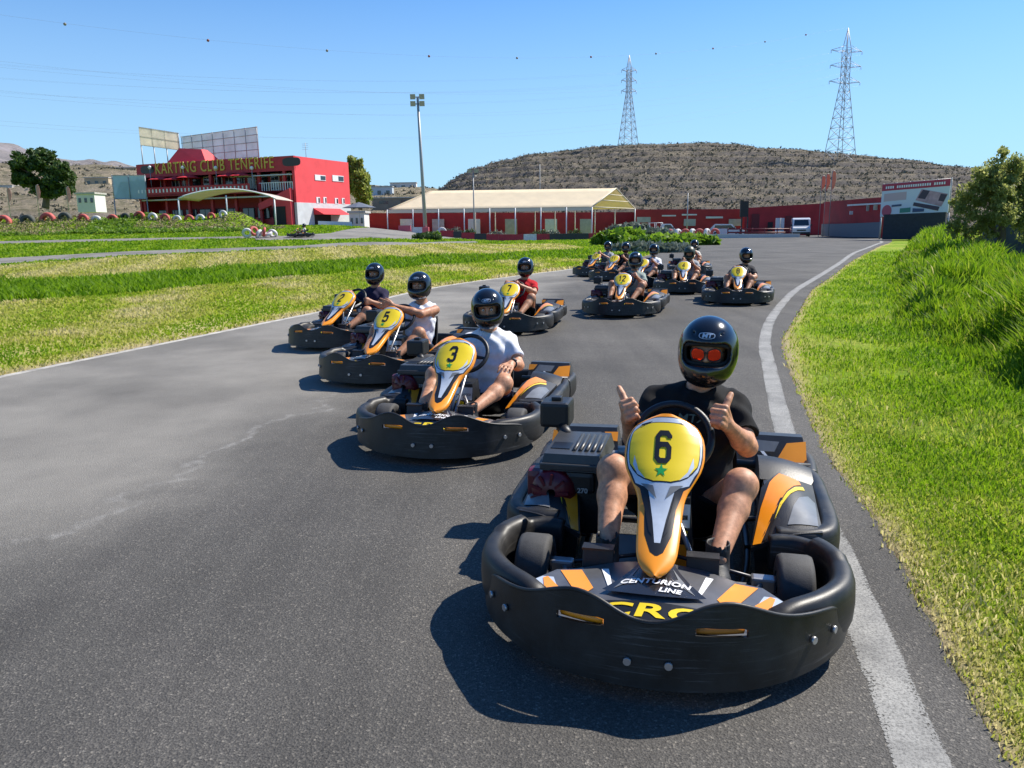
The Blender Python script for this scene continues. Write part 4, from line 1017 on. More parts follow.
m = bpy.data.materials.new('meadow'); m.use_nodes = True; N = m.node_tree.nodes; L = m.node_tree.links; p = N['Principled BSDF']; p.inputs['Roughness'].default_value = .95; p.inputs['Specular IOR Level'].default_value = .1
tc = N.new('ShaderNodeTexCoord'); an = N.new('ShaderNodeAttribute'); an.attribute_name = 'dry'; a2 = N.new('ShaderNodeAttribute'); a2.attribute_name = 'bare'
mp = N.new('ShaderNodeMapping'); mp.inputs['Rotation'].default_value = (0, 0, rad(17)); mp.inputs['Scale'].default_value = (2.2, .25, 1); L.new(tc.outputs['Object'], mp.inputs[0])
n1 = N.new('ShaderNodeTexNoise'); n1.inputs['Scale'].default_value = 1.0; n1.inputs['Detail'].default_value = 7; n1.inputs['Roughness'].default_value = .7; L.new(mp.outputs[0], n1.inputs['Vector'])
n2 = N.new('ShaderNodeTexNoise'); n2.inputs['Scale'].default_value = 9; n2.inputs['Detail'].default_value = 8; n2.inputs['Roughness'].default_value = .75; L.new(tc.outputs['Object'], n2.inputs['Vector'])
def math_(op, a, b=None, c=None):
    x = N.new('ShaderNodeMath'); x.operation = op
    for i, v in enumerate((a, b, c)):
        if v is None: continue
        if isinstance(v, (int, float)): x.inputs[i].default_value = v
        else: L.new(v, x.inputs[i])
    return x.outputs[0]
fac = math_('ADD', an.outputs['Fac'], math_('MULTIPLY_ADD', n1.outputs[0], .9, -.45)); fac = math_('ADD', fac, math_('MULTIPLY_ADD', n2.outputs[0], .5, -.25))
r = N.new('ShaderNodeValToRGB'); els = [(0, (.10, .19, .010)), (.3, (.19, .28, .016)), (.6, (.35, .34, .08)), (1, (.46, .39, .19))]
r.color_ramp.elements[0].color = (*els[0][1], 1); r.color_ramp.elements[1].color = (*els[-1][1], 1)
for t, c in els[1:-1]: e = r.color_ramp.elements.new(t); e.color = (*c, 1)
L.new(fac, r.inputs[0])
mx = N.new('ShaderNodeMixRGB'); L.new(math_('MULTIPLY', a2.outputs['Fac'], math_('ADD', n2.outputs[0], .4)), mx.inputs[0]); L.new(r.outputs[0], mx.inputs[1]); mx.inputs[2].default_value = (.34, .27, .17, 1)
L.new(mx.outputs[0], p.inputs['Base Color'])
bp = N.new('ShaderNodeBump'); bp.inputs['Strength'].default_value = .9; bp.inputs['Distance'].default_value = .06; L.new(n2.outputs[0], bp.inputs['Height']); L.new(bp.outputs[0], p.inputs['Normal'])
M_MEADOW = m
g = raw_mesh('ground', np.stack([GX, GY, GZ], -1).reshape(-1, 3), q.ravel(), np.arange(len(q))*4, m, True, None, None, {'dry': dry.ravel(), 'bare': bare.ravel()})
tag(g, kind='structure')
# --- asphalt
m = bpy.data.materials.new('asphalt'); m.use_nodes = True; N = m.node_tree.nodes; L = m.node_tree.links; p = N['Principled BSDF']
tc = N.new('ShaderNodeTexCoord')
def noise(s, d=4, r_=.6, vec=None):
    n_ = N.new('ShaderNodeTexNoise'); n_.inputs['Scale'].default_value = s; n_.inputs['Detail'].default_value = d; n_.inputs['Roughness'].default_value = r_
    L.new(vec or tc.outputs['Object'], n_.inputs['Vector']); return n_.outputs[0]
def ramp(x, els):
    r = N.new('ShaderNodeValToRGB'); r.color_ramp.elements[0].position = els[0][0]; r.color_ramp.elements[0].color = (*els[0][1], 1); r.color_ramp.elements[1].position = els[-1][0]; r.color_ramp.elements[1].color = (*els[-1][1], 1)
    for t, c in els[1:-1]: e = r.color_ramp.elements.new(t); e.color = (*c, 1)
    L.new(x, r.inputs[0]); return r.outputs[0]
def mul(a, b, f=1.):
    x = N.new('ShaderNodeMixRGB'); x.blend_type = 'MULTIPLY'; x.inputs[0].default_value = f; L.new(a, x.inputs[1]); L.new(b, x.inputs[2]); return x.outputs[0]
vor = N.new('ShaderNodeTexVoronoi'); vor.inputs['Scale'].default_value = 150; L.new(tc.outputs['Object'], vor.inputs['Vector'])
big = ramp(noise(.55, 5, .55), [(.3, (.064, .060, .054)), (.5, (.081, .076, .069)), (.72, (.109, .102, .092))])
mp = N.new('ShaderNodeMapping'); mp.inputs['Rotation'].default_value = (0, 0, rad(14)); mp.inputs['Scale'].default_value = (2.6, .12, 1); L.new(tc.outputs['Object'], mp.inputs[0])
streak = ramp(noise(1.1, 4, .6, mp.outputs[0]), [(.3, (.80, .80, .80)), (.7, (1.15, 1.15, 1.14))])
fine = ramp(noise(150, 3, .8), [(.32, (.52, .52, .52)), (.5, (.97, .97, .97)), (.68, (1.55, 1.53, 1.5))])
agg = N.new('ShaderNodeSeparateColor'); L.new(vor.outputs['Color'], agg.inputs[0])
ag = ramp(agg.outputs[0], [(0, (.64, .64, .64)), (.75, (1, 1, 1)), (.93, (1.25, 1.24, 1.2)), (1, (2.1, 2.05, 1.95))])
col = mul(mul(mul(big, streak), fine), ag)
# pale scuffed seam that wanders across the left half (a repair line), with a lighter worn field beyond it
sx = N.new('ShaderNodeSeparateXYZ'); L.new(tc.outputs['Object'], sx.inputs[0])
wob = noise(.9, 5, .6)
def mth(op, a, b=None, c=None):
    x = N.new('ShaderNodeMath'); x.operation = op
    for i, v in enumerate((a, b, c)):
        if v is None: continue
        if isinstance(v, (int, float)): x.inputs[i].default_value = v
        else: L.new(v, x.inputs[i])
    return x.outputs[0]
pa, pb = gp(60, 525)[:2], gp(330, 400)[:2]; dv = (pb - pa)/np.linalg.norm(pb - pa); nv = np.array([-dv[1], dv[0]])
dist = mth('ADD', mth('MULTIPLY_ADD', sx.outputs[0], float(nv[0]), -float(pa@nv)), mth('MULTIPLY_ADD', sx.outputs[1], float(nv[1]), 0.))
dist = mth('ADD', dist, mth('MULTIPLY_ADD', wob, 1.5, -.75))
along = mth('MULTIPLY_ADD', sx.outputs[0], float(dv[0]), mth('MULTIPLY_ADD', sx.outputs[1], float(dv[1]), -float(pa@dv)))
seam = mth('SUBTRACT', 1., mth('MINIMUM', 1., mth('DIVIDE', mth('ABSOLUTE', dist), .055)))
seam = mth('MULTIPLY', seam, mth('GREATER_THAN', along, -.3)); seam = mth('MULTIPLY', seam, mth('LESS_THAN', along, 4.2)); seam = mth('MULTIPLY', seam, mth('MULTIPLY', ramp(noise(7, 5, .7), [(.42, (0, 0, 0)), (.7, (1, 1, 1))]), .55))
wornf = mth('MULTIPLY', mth('MULTIPLY_ADD', mth('TANH', mth('MULTIPLY', dist, 2.2)), .5, .5), mth('MULTIPLY_ADD', noise(.8, 5, .65), 1.4, .12))
x = N.new('ShaderNodeMixRGB'); L.new(mth('MULTIPLY', mth('MAXIMUM', wornf, 0.), .72), x.inputs[0]); L.new(col, x.inputs[1]); x.inputs[2].default_value = (.28, .262, .228, 1); x.use_clamp = True
y = N.new('ShaderNodeMixRGB'); L.new(seam, y.inputs[0]); L.new(x.outputs[0], y.inputs[1]); y.inputs[2].default_value = (.33, .32, .30, 1)
# tyre rubber patches
pt = ramp(noise(.35, 3, .5), [(.52, (1, 1, 1)), (.64, (.72, .72, .72))])
L.new(mul(y.outputs[0], pt), p.inputs['Base Color'])
p.inputs['Roughness'].default_value = .82; p.inputs['Specular IOR Level'].default_value = .35
bp = N.new('ShaderNodeBump'); bp.inputs['Strength'].default_value = .65; bp.inputs['Distance'].default_value = .004
L.new(mth('ADD', vor.outputs['Distance'], noise(140, 3, .7)), bp.inputs['Height']); L.new(bp.outputs[0], p.inputs['Normal'])
M_ASPH = m
def drape(name, poly, m, off, step=1.0, kind='structure', holes=None):
    V2, F = flat_poly(poly, step); V = np.stack([V2[:, 0], V2[:, 1], Z(V2[:, 0], V2[:, 1]) + off], 1)
    b = MB(); b.add(V, F, 0, True); o = b.build(name, m); fix_normals(o); tag(o, kind=kind); return o
def rough_edge(poly, amp, s): return [(x + amp*math.sin(s*(x*1.7 + y*2.3)) + amp*.6*math.sin(s*2.7*(y - x)) + amp*.9*math.sin(s*6.1*y + 2*math.sin(s*3.3*y)) + amp*.5*(rng.random() - .5)*(y < 20), y) for x, y in poly]
Lr = rough_edge([tuple(q_) for q_ in smooth_path(L_EDGE, 30)], .014, 4.1); Rr = rough_edge([tuple(q_) for q_ in smooth_path(R_EDGE, 60)], .010, 5.3)
tr = Lr + TRACK[len(L_EDGE_S):-len(R_EDGE_S)] + Rr[::-1]
drape('race_track', tr, M_ASPH, .0, 1.5)
for nm, po in (('return_track', STRIP1), ('back_straight', STRIP2), ('pit_road', FARTRK)): drape(nm, po, M_ASPH, .02, 2.0)
# --- painted lines
m = bpy.data.materials.new('worn_white_paint'); m.use_nodes = True; N = m.node_tree.nodes; L = m.node_tree.links; p = N['Principled BSDF']; tc = N.new('ShaderNodeTexCoord')
w1 = ramp(noise(3.5, 6, .7), [(.30, (.15, .147, .14)), (.62, (.29, .284, .265))]); w2 = ramp(noise(110, 3, .8), [(.36, (.35, .35, .35)), (.56, (1.1, 1.1, 1.08))])
an = N.new('ShaderNodeAttribute'); an.attribute_name = 'e'
wear = mth('GREATER_THAN', mth('ADD', mth('MULTIPLY', an.outputs['Fac'], .62), mth('MULTIPLY_ADD', noise(95, 4, .75), .75, mth('MULTIPLY', noise(2.2, 5, .65), .55))), .86)
L.new(mul(w1, w2, .85), p.inputs['Base Color']); tb = N.new('ShaderNodeBsdfTransparent'); xw = N.new('ShaderNodeMixShader'); L.new(wear, xw.inputs[0]); L.new(p.outputs[0], xw.inputs[1]); L.new(tb.outputs[0], xw.inputs[2]); L.new(xw.outputs[0], N['Material Output'].inputs[0]); p.inputs['Roughness'].default_value = .75
bp = N.new('ShaderNodeBump'); bp.inputs['Strength'].default_value = .5; bp.inputs['Distance'].default_value = .003; L.new(noise(130, 3, .7), bp.inputs['Height']); L.new(bp.outputs[0], p.inputs['Normal'])
M_PAINT = m
def line(name, path, w, m, off=.0015):
    P = np.array([q_[:2] for q_ in path]); T = np.gradient(P, axis=0); T /= np.linalg.norm(T, axis=1)[:, None]; Nn = np.stack([T[:, 1], -T[:, 0]], 1)
    wv = np.interp(P[:, 1], [0, 10, 50], [w, w, w*1.6])[:, None]; k = len(P); V = []; E_ = []
    for a_, e_ in ((-1.15, 1.), (-.8, .25), (0, 0.), (.8, .25), (1.15, 1.)):
        q_ = P + Nn*wv*.5*a_; V.append(np.stack([q_[:, 0], q_[:, 1], Z(q_[:, 0], q_[:, 1]) + off], 1)); E_.append(np.full(k, e_))
    F = [(r_*k + i, r_*k + i+1, (r_+1)*k + i+1, (r_+1)*k + i) for r_ in range(4) for i in range(k-1)]
    o = raw_mesh(name, np.concatenate(V), np.array(F).ravel(), np.arange(len(F))*4, m, True, None, None, {'e': np.concatenate(E_)}); fix_normals(o); tag(o, kind='structure')
WL = [(-1.7, -8), (.35, -1.2), (1.08, 1.81), (1.42, 3.2), (1.72, 4.5), (2.20, 6.25), (2.72, 8.05), (3.22, 9.75), (3.95, 11.8), (4.85, 14), (6.4, 17.5), (8.75, 22.2), (12.4, 29.5), (17.3, 39.5), (21.6, 47.5), (25.6, 55), (29.3, 62), (32, 69), (34, 78)]
line('track_edge_line', smooth_path(WL, 10), .170, M_PAINT)
le = [(x + .07, y) for x, y in L_EDGE[1:10]]
line('grass_edge_line', smooth_path(le, 10), .10, mat('dusty_kerb_line', (.38, .36, .32), .9, var=.35, vscale=5, bump=.3, bscale=90))

# --- grass blades (one mesh per patch, nobody counts them)
GCOLS = [(.09, .20, .006), (.165, .295, .009), (.25, .365, .016), (.40, .41, .07), (.60, .52, .26)]
M_GRASS = mat('grass_blades', GCOLS[1], .6, attr='tint', acols=GCOLS, trans=.55, spec=.25)
M_BANK = mat('bank_grass_blades', GCOLS[1], .55, attr='tint', acols=GCOLS, trans=.48, spec=.3)
def blades(name, X, Y, H, W, tint, lean=.45, zoff=0., drift=None, m=None):
    n = len(X); a = rng.uniform(0, 2*PI, n); ca, sa = np.cos(a), np.sin(a)
    la = rng.uniform(0, 2*PI, n); lm = H*lean*rng.uniform(.3, 1.2, n); lx, ly = np.cos(la)*lm, np.sin(la)*lm
    if drift is not None: lx, ly = lx + drift[0], ly + drift[1]
    z = Z(X, Y) + zoff
    V = np.empty((n, 5, 3), np.float32)
    V[:, 0] = np.stack([X - ca*W, Y - sa*W, z - .01], 1); V[:, 1] = np.stack([X + ca*W, Y + sa*W, z - .01], 1)
    V[:, 2] = np.stack([X + ca*W*.75 + lx*.38, Y + sa*W*.75 + ly*.38, z + H*.58], 1); V[:, 3] = np.stack([X - ca*W*.75 + lx*.38, Y - sa*W*.75 + ly*.38, z + H*.58], 1)
    V[:, 4] = np.stack([X + lx, Y + ly, z + H*np.sqrt(np.maximum(.2, 1 - (lean*.5)**2))], 1)
    b = (np.arange(n)*5)[:, None]; f = np.concatenate([b + [[0, 1, 2, 3]], b + [[3, 2, 4]]], 1).astype(np.int32)
    st = (np.arange(n)*7)[:, None] + np.array([[0, 4]])
    o = raw_mesh(name, V.reshape(-1, 3), f.ravel(), st.ravel(), m or M_GRASS, True, None, None, {'tint': np.repeat(np.clip(tint, 0, 1), 5)})
    tag(o, kind='stuff'); return o
def polar_pts(n, r0, r1, b0, b1, p=1.0):
    """random points, density falling with distance"""
    u = rng.random(n); r = r0*(r1/r0)**(u**p); b = np.radians(rng.uniform(b0, b1, n)); return r*np.sin(b), r*np.cos(b)
# right verge: short, worn near the track
X, Y = polar_pts(230000, 2.0, 45, 8, 62, .85); rx = np.interp(Y, [p_[1] for p_ in Rr], [p_[0] for p_ in Rr]); d = X - rx
patch_ = _n(X, Y, 1.3) + .7*_n(X, Y, 3.1, 4)
ok = (d > -.03 + .07*rng.random(len(X))) & (rng.random(len(X)) < np.clip(.45 + d*1.6, 0, 1)*np.clip(1.05 - .75*patch_*(patch_ > .25), .12, 1))
X, Y, d, pt_ = X[ok], Y[ok], d[ok], patch_[ok]; n = len(X)
dr_ = np.hypot(X, Y)
H = (.018 + .024*np.clip(d/1.5, 0, 1) + .02*np.clip(pt_, 0, 1))*rng.uniform(.5, 1.4, n)*np.clip(1 + dr_/25, 1, 2.2)
tint = .38 + .14*rng.standard_normal(n) + .20*pt_ - .16*np.clip(d/2.2, 0, 1) + .30*np.exp(-d/.25) + .44*np.clip(1-dr_/8, 0, 1)
blades('verge_grass', X, Y, H, .0022 + .0011*dr_**.9*.6, tint, .9)
X, Y = polar_pts(120000, 1.7, 7.5, 20, 62, .8); rx = np.interp(Y, [p_[1] for p_ in Rr], [p_[0] for p_ in Rr]); d = X - rx; pt_ = _n(X, Y, 2.1, 2) + .7*_n(X, Y, 5.1, 1)
ok = (d > -.03 + .08*rng.random(len(X))) & (rng.random(len(X)) < np.clip(.75 - .4*pt_, .2, 1)); X, Y, d, pt_ = X[ok], Y[ok], d[ok], pt_[ok]; n = len(X)
blades('verge_stubble', X, Y, .020*rng.uniform(.4, 1.3, n), np.full(n, .0022), .62 + .16*rng.standard_normal(n) + .16*pt_ + .2*np.exp(-d/.3), 1.1)
# right bank: long lush grass
X, Y = polar_pts(260000, 5, 75, 12, 56, .9); s_ = X - np.interp(Y, FOOT_Y, FOOT_X); cl = _n(X, Y, 2.0, 1) + .6*_n(X, Y, 4.7, 3)
ok = (s_ > .1 - .35*rng.random(len(X))) & (s_ < 9) & ((s_ < 3.4) | (rng.random(len(X)) < .6)) & (rng.random(len(X)) < np.clip(.75 + .35*cl, .35, 1)); X, Y, s_, cl = X[ok], Y[ok], s_[ok], cl[ok]; n = len(X); dr_ = np.hypot(X, Y)
H = (.14 + .17*np.clip(s_/.8, 0, 1))*np.clip(.85 + .22*cl, .45, 1.3)*rng.uniform(.5, 1.25, n)*np.clip((Y + 2)/10, .7, 1)*np.where(s_ < 3., 1, .6)
e_ = .06; gx, gy = (Z(X + e_, Y) - Z(X - e_, Y))/(2*e_), (Z(X, Y + e_) - Z(X, Y - e_))/(2*e_)
blades('bank_grass', X, Y, H, .0030 + .0011*dr_**.9*.8, .34 + .13*rng.standard_normal(n) + .35*(rng.random(n) < .04), .60, drift=(-gx*.4*H, -gy*.4*H), m=M_BANK)
# left meadow
X, Y = polar_pts(260000, 7, 95, -48, 12, .75); lx = np.interp(Y, [p_[1] for p_ in Lr], [p_[0] for p_ in Lr])
ok = (X < lx - .03) & ~(inside(STRIP1, X, Y) | inside(STRIP2, X, Y) | inside(FARTRK, X, Y) | inside(TRACK, X, Y)); X, Y, lx = X[ok], Y[ok], lx[ok]; n = len(X); dr_ = np.hypot(X, Y)
tall = inside(TALLBAND, X, Y); dry_ = inside(DRYBAND, X, Y); pn = _n(X, Y, .9) + .6*_n(X, Y, 2.7, 2); d = lx - X
stripe = np.sin((X*math.cos(rad(17)) + Y*math.sin(rad(17)))*2.1 + .6*pn)
H = np.where(tall, .20 + .07*pn, np.where(dry_, .05, .045 + .012*pn))*rng.uniform(.5, 1.35, n)*np.where(tall, 1, np.clip(dr_/14, 1, 2.4))
tint = np.where(tall, .24, np.where(dry_, .84 + .10*stripe, .70 + .13*stripe + .14*pn)) - .36*(~tall & ~dry_ & (Y > 36)) + .08*rng.standard_normal(n) + .28*np.exp(-d/.3) - .22*np.exp(-((d - .9)/.6)**2)
blades('meadow_grass', X, Y, np.maximum(H, .015), .0012*dr_**.95, tint, .8)
# ------------------------------------------------------------------ hills
def sheet(name, us, fn, ds, m, kind='structure'):
    V = np.array([fn(u, d) for u in us for d in ds]); k = len(ds)
    F = np.array([(i*k + j, (i+1)*k + j, (i+1)*k + j+1, i*k + j+1) for i in range(len(us)-1) for j in range(k-1)])
    o = raw_mesh(name, V, F.ravel(), np.arange(len(F))*4, m, True); return tag(o, kind=kind)
def slope_mat(name, rock, earth, scrub, sc=1.):
    m = bpy.data.materials.new(name); m.use_nodes = True; N = m.node_tree.nodes; L = m.node_tree.links; p = N['Principled BSDF']; p.inputs['Roughness'].default_value = .95; p.inputs['Specular IOR Level'].default_value = .1
    tc = N.new('ShaderNodeTexCoord'); g_ = N.new('ShaderNodeNewGeometry'); sx_ = N.new('ShaderNodeSeparateXYZ'); L.new(g_.outputs['Normal'], sx_.inputs[0])
    n1 = N.new('ShaderNodeTexNoise'); n1.inputs['Scale'].default_value = .12*sc; n1.inputs['Detail'].default_value = 9; n1.inputs['Roughness'].default_value = .72; L.new(tc.outputs['Object'], n1.inputs['Vector'])
    n2 = N.new('ShaderNodeTexNoise'); n2.inputs['Scale'].default_value = .55*sc; n2.inputs['Detail'].default_value = 8; n2.inputs['Roughness'].default_value = .8; L.new(tc.outputs['Object'], n2.inputs['Vector'])
    r1 = N.new('ShaderNodeValToRGB'); r1.color_ramp.elements[0].position = .40; r1.color_ramp.elements[0].color = (*scrub, 1); r1.color_ramp.elements[1].position = .60; r1.color_ramp.elements[1].color = (*earth, 1); L.new(n2.outputs[0], r1.inputs[0])
    r2 = N.new('ShaderNodeValToRGB'); r2.color_ramp.elements[0].position = .86; r2.color_ramp.elements[0].color = (1, 1, 1, 1); r2.color_ramp.elements[1].position = .97; r2.color_ramp.elements[1].color = (0, 0, 0, 1); L.new(sx_.outputs[2], r2.inputs[0])
    mx = N.new('ShaderNodeMixRGB'); L.new(r2.outputs[0], mx.inputs[0]); L.new(r1.outputs[0], mx.inputs[1]); mx.inputs[2].default_value = (*rock, 1)
    m2 = N.new('ShaderNodeMixRGB'); m2.blend_type = 'MULTIPLY'; m2.inputs[0].default_value = .9; r3 = N.new('ShaderNodeValToRGB'); r3.color_ramp.elements[0].position = .3; r3.color_ramp.elements[0].color = (.55, .55, .56, 1); r3.color_ramp.elements[1].position = .7; r3.color_ramp.elements[1].color = (1.25, 1.22, 1.18, 1)
    L.new(n1.outputs[0], r3.inputs[0]); L.new(mx.outputs[0], m2.inputs[1]); L.new(r3.outputs[0], m2.inputs[2]); L.new(m2.outputs[0], p.inputs['Base Color'])
    bp = N.new('ShaderNodeBump'); bp.inputs['Strength'].default_value = 1.; bp.inputs['Distance'].default_value = .8/sc; L.new(n2.outputs[0], bp.inputs['Height']); L.new(bp.outputs[0], p.inputs['Normal'])
    return m
HP = [(405, 202), (425, 197), (440, 189), (452, 180), (468, 171), (480, 166), (510, 160), (530, 156), (560, 152), (600, 148), (640, 145.5), (690, 144), (740, 146), (790, 150), (850, 154), (900, 159), (940, 164), (975, 169), (1030, 180), (1120, 205), (1200, 224)]
HC = np.array([at(u, v, 290) for u, v in HP]); HB = HC[:, 0]/290
def hill_z(b, Y):
    c = np.interp(b, HB, HC[:, 2]); x = b*Y
    t = (Y - 150)/140.
    z = c*sstep(t)*.55 + c*np.clip(t, 0, 1)*.45 if Y < 290 else c*(1 - .25*((Y-290)/120)**2)
    z = z + (_n(x, Y, .11)*.5 + _n(x, Y, .31, 3)*.3)*min(1, max(0, t)*2)*(1 - .6*(Y > 270))
    h = 2.3; q_ = (z + 1.0*float(_n(x, Y, .025, 5)) + .22*float(_n(x, Y, .11, 1)))/h; f = q_ - math.floor(q_)
    zt = (math.floor(q_) + float(sstep(f/.38)))*h
    return .45*z + .55*zt - .3 + .22*float(_n(x, Y, 1.1, 2))
hill = sheet('hill', np.linspace(HB[0], HB[-1], 420), lambda b, Y: (b*Y, Y, hill_z(b, Y)), np.concatenate([np.linspace(148, 296, 110), np.linspace(302, 410, 12)]), slope_mat('terraced_hillside', (.130, .118, .108), (.225, .188, .142), (.135, .125, .09)))
M_SCRUB = mat('dry_scrub', (.1, .1, .06), .9, attr='tint', acols=[(.10, .10, .068), (.18, .16, .115), (.28, .235, .17)], spec=.1)
def clumps(name, P, S, per, m, tint, squash=.7, kind='stuff', parent=None):
    """leafy clumps: `per` leaf sheets scattered round each centre"""
    n = len(P); C = np.repeat(P, per, 0); s_ = np.repeat(S, per); N_ = len(C)
    d = rng.standard_normal((N_, 3)); d /= np.linalg.norm(d, axis=1)[:, None]; rr_ = rng.random(N_)**.45
    c = C + d*(s_*rr_)[:, None]*np.array([1, 1, squash])
    return leafmesh(name, c, s_*.42, m, np.repeat(tint, per) + .10*rng.standard_normal(N_), kind, parent)
def leafmesh(name, c, sz, m, tint, kind=None, parent=None, droop=None, aspect=.6):
    N_ = len(c); a = rng.standard_normal((N_, 3)); 
    if droop is not None: a = a*.45 + np.array([0, 0, -droop])
    a /= np.linalg.norm(a, axis=1)[:, None]
    b = np.cross(a, rng.standard_normal((N_, 3))); b /= np.linalg.norm(b, axis=1)[:, None]
    sz = np.asarray(sz)*rng.uniform(.6, 1.3, N_); a = a*sz[:, None]; b = b*(sz*aspect)[:, None]
    V = np.stack([c - a, c + b*.9 - a*.1, c + a, c - b*.9 + a*.15], 1).reshape(-1, 3)
    F = np.arange(N_*4)
    o = raw_mesh(name, V, F, np.arange(N_)*4, m, False, None, parent, {'tint': np.clip(np.repeat(tint, 4), 0, 1)})
    if kind: tag(o, kind=kind)
    return o
bb = rng.uniform(HB[1], HB[-2], 12000); yy = rng.uniform(155, 300, 12000)
P = np.array([(b*Y, Y, hill_z(b, Y) + .2) for b, Y in zip(bb, yy)])
clumps('hill_scrub', P, rng.uniform(.25, .75, len(P))*rng.choice([1, 1, 1, 1, 1.5], len(P)), 6, M_SCRUB, np.clip(.45 + .35*rng.standard_normal(len(P)), 0, 1), .6)
MP_ = [(-160, 118), (-80, 128), (0, 144), (40, 153), (60, 158), (100, 163), (135, 166), (200, 176), (280, 190), (340, 201), (390, 210)]
MC = np.array([at(u, v, 2600) for u, v in MP_]); MBb = MC[:, 0]/2600
def mtn(b, Y):
    c = np.interp(b, MBb, MC[:, 2]); t = (Y - 900)/1700.
    z = c*(max(0, t)**1.1) if Y <= 2600 else c*(1 - .1*((Y-2600)/800))
    return (b*Y, Y, z + (_n(b*Y, Y, .011)*14 + _n(b*Y, Y, .034, 2)*7)*min(1, max(0, t)*1.5)*(Y < 2550) - 2)
sheet('mountain', np.linspace(MBb[0], MBb[-1], 120), mtn, np.concatenate([np.linspace(900, 2600, 60), [2800, 3300]]), slope_mat('far_mountain', (.30, .28, .30), (.34, .31, .30), (.24, .23, .23), .06))
SP_ = [(-160, 158), (-60, 165), (0, 170), (60, 172), (110, 173), (160, 180), (300, 190), (420, 192), (450, 196), (480, 206)]
SC_ = np.array([at(u, v, 330) for u, v in SP_]); SB = SC_[:, 0]/330
def slp(b, Y):
    c = np.interp(b, SB, SC_[:, 2]); t = (Y - 150)/180.; z = c*float(sstep(t)) if Y < 330 else c*(1 - (Y-330)/400)
    h = 4.; q_ = (z + float(_n(b*Y, Y, .03)))/h; f = q_ - math.floor(q_); return (b*Y, Y, .45*z + .55*(math.floor(q_) + float(sstep(f/.3)))*h + .4*float(_n(b*Y, Y, .2)) + .8)
sheet('terraced_slope', np.linspace(SB[0], SB[-1], 180), slp, np.concatenate([np.linspace(150, 330, 60), np.linspace(340, 700, 10)]), slope_mat('terraced_slope_soil', (.30, .26, .21), (.36, .30, .22), (.13, .13, .07), .7))
P = []
for b, Y in zip(rng.uniform(SB[0], SB[-2], 1500), rng.uniform(160, 330, 1500)): P.append(slp(b, Y))
P = np.array(P); clumps('slope_scrub', P, rng.uniform(.5, 1.7, len(P)), 8, M_SCRUB, np.clip(.3 + .3*rng.standard_normal(len(P)), 0, 1), .6)

# ------------------------------------------------------------------ clubhouse
RED_D = mat('shaded_red_paint', (.42, .020, .028), .6, var=.15, vscale=1.5); RED_B = mat('red_wall_paint', (.72, .055, .065), .7, var=.10, vscale=.8); PALE = mat('pale_grey_render', (.55, .56, .56), .8, var=.10, vscale=1.2)  # RED_D is the wall red darkened: the facade's shade is put into its colour
WIN = mat('window_glass', (.02, .03, .04), .08, spec=.8); FRM = mat('white_window_frame', (.70, .70, .70), .5); DARKI = mat('dark_interior', (.02, .017, .017), .8); CREAM = mat('cream_canvas', (.80, .69, .50), .8, var=.06, vscale=.7, trans=.35); STEEL = mat('grey_painted_steel', (.32, .33, .34), .5, metal=.3); WSTEEL = mat('white_painted_steel', (.70, .70, .70), .45)
REDCL = mat('red_canvas', (.55, .02, .03), .75, var=.1); BLUEB = mat('faded_blue_panel', (.40, .54, .64), .5, var=.08, vscale=.5, trans=.35); CONC = mat('concrete_slab', (.42, .40, .37), .85, var=.15, vscale=2)
C0 = np.array([-25.4, 95.0]); DS = np.array([-.923, .386]); DT = np.array([.386, .923]); ZB = float(Z(-25.4, 95))
def fp(s, t, z): p = C0 + DS*s + DT*t; return np.array([p[0], p[1], z])
def fac(u, v, t=0.):                           # pixel -> (s, z) on the long facade, t metres behind it
    d = ray(u, v); o = np.array([0, 0]) - (C0 + DT*t); nrm = DT; k = -(o@nrm)/(d[:2]@nrm); p = d*k; return float((p[:2] - C0 - DT*t)@DS), float(p[2] + CAM_H)
def rgt(u, v):
    d = ray(u, v); nrm = DS; k = ((C0)@nrm)/(d[:2]@nrm); p = d*k; return float((p[:2] - C0)@DT), float(p[2] + CAM_H)
def fbox(mb, s0, s1, t0, t1, z0, z1, m=0):
    mb.hexa([fp(s0, t0, z0), fp(s1, t0, z0), fp(s1, t1, z0), fp(s0, t1, z0), fp(s0, t0, z1), fp(s1, t0, z1), fp(s1, t1, z1), fp(s0, t1, z1)], m)
def bpart(name, boxes, m, parent, fix=True):
    b = MB()
    for q_ in boxes: fbox(b, *q_)
    o = b.build(name, m, parent)
    if fix: fix_normals(o)
    return o
SL = fac(138, 165)[0]; TR = rgt(348, 160)[0]; ZT0 = fac(305, 155)[1]; ZS = fac(303, 169.8)[1]; ZF = fac(290, 190)[1]
club = empty('clubhouse', (0, 0, 0), 0, 'red two-storey clubhouse with a roof sign spelling KARTING CLUB TENERIFE', 'building')
H2 = ZF; G0 = ZB - 1.5
b = MB(); zw = rgt(340, 204)[1]
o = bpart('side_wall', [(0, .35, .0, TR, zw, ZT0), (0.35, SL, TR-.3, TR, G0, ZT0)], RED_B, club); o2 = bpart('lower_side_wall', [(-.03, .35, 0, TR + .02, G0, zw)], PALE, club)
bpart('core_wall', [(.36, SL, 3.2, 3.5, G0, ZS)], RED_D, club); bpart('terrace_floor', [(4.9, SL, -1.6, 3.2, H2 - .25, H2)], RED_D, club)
bpart('roof', [(.36, SL, .31, TR-.31, ZT0 - .9, ZT0 - .6)], RED_D, club); par = bpart('sign_parapet', [(0.0, SL, -.05, .3, ZS, ZT0 + .02)], RED_D, club); bpart('ground_floor_wall', [(1.2, SL, .6, .8, G0, G0 + 2.6)], RED_D, club)
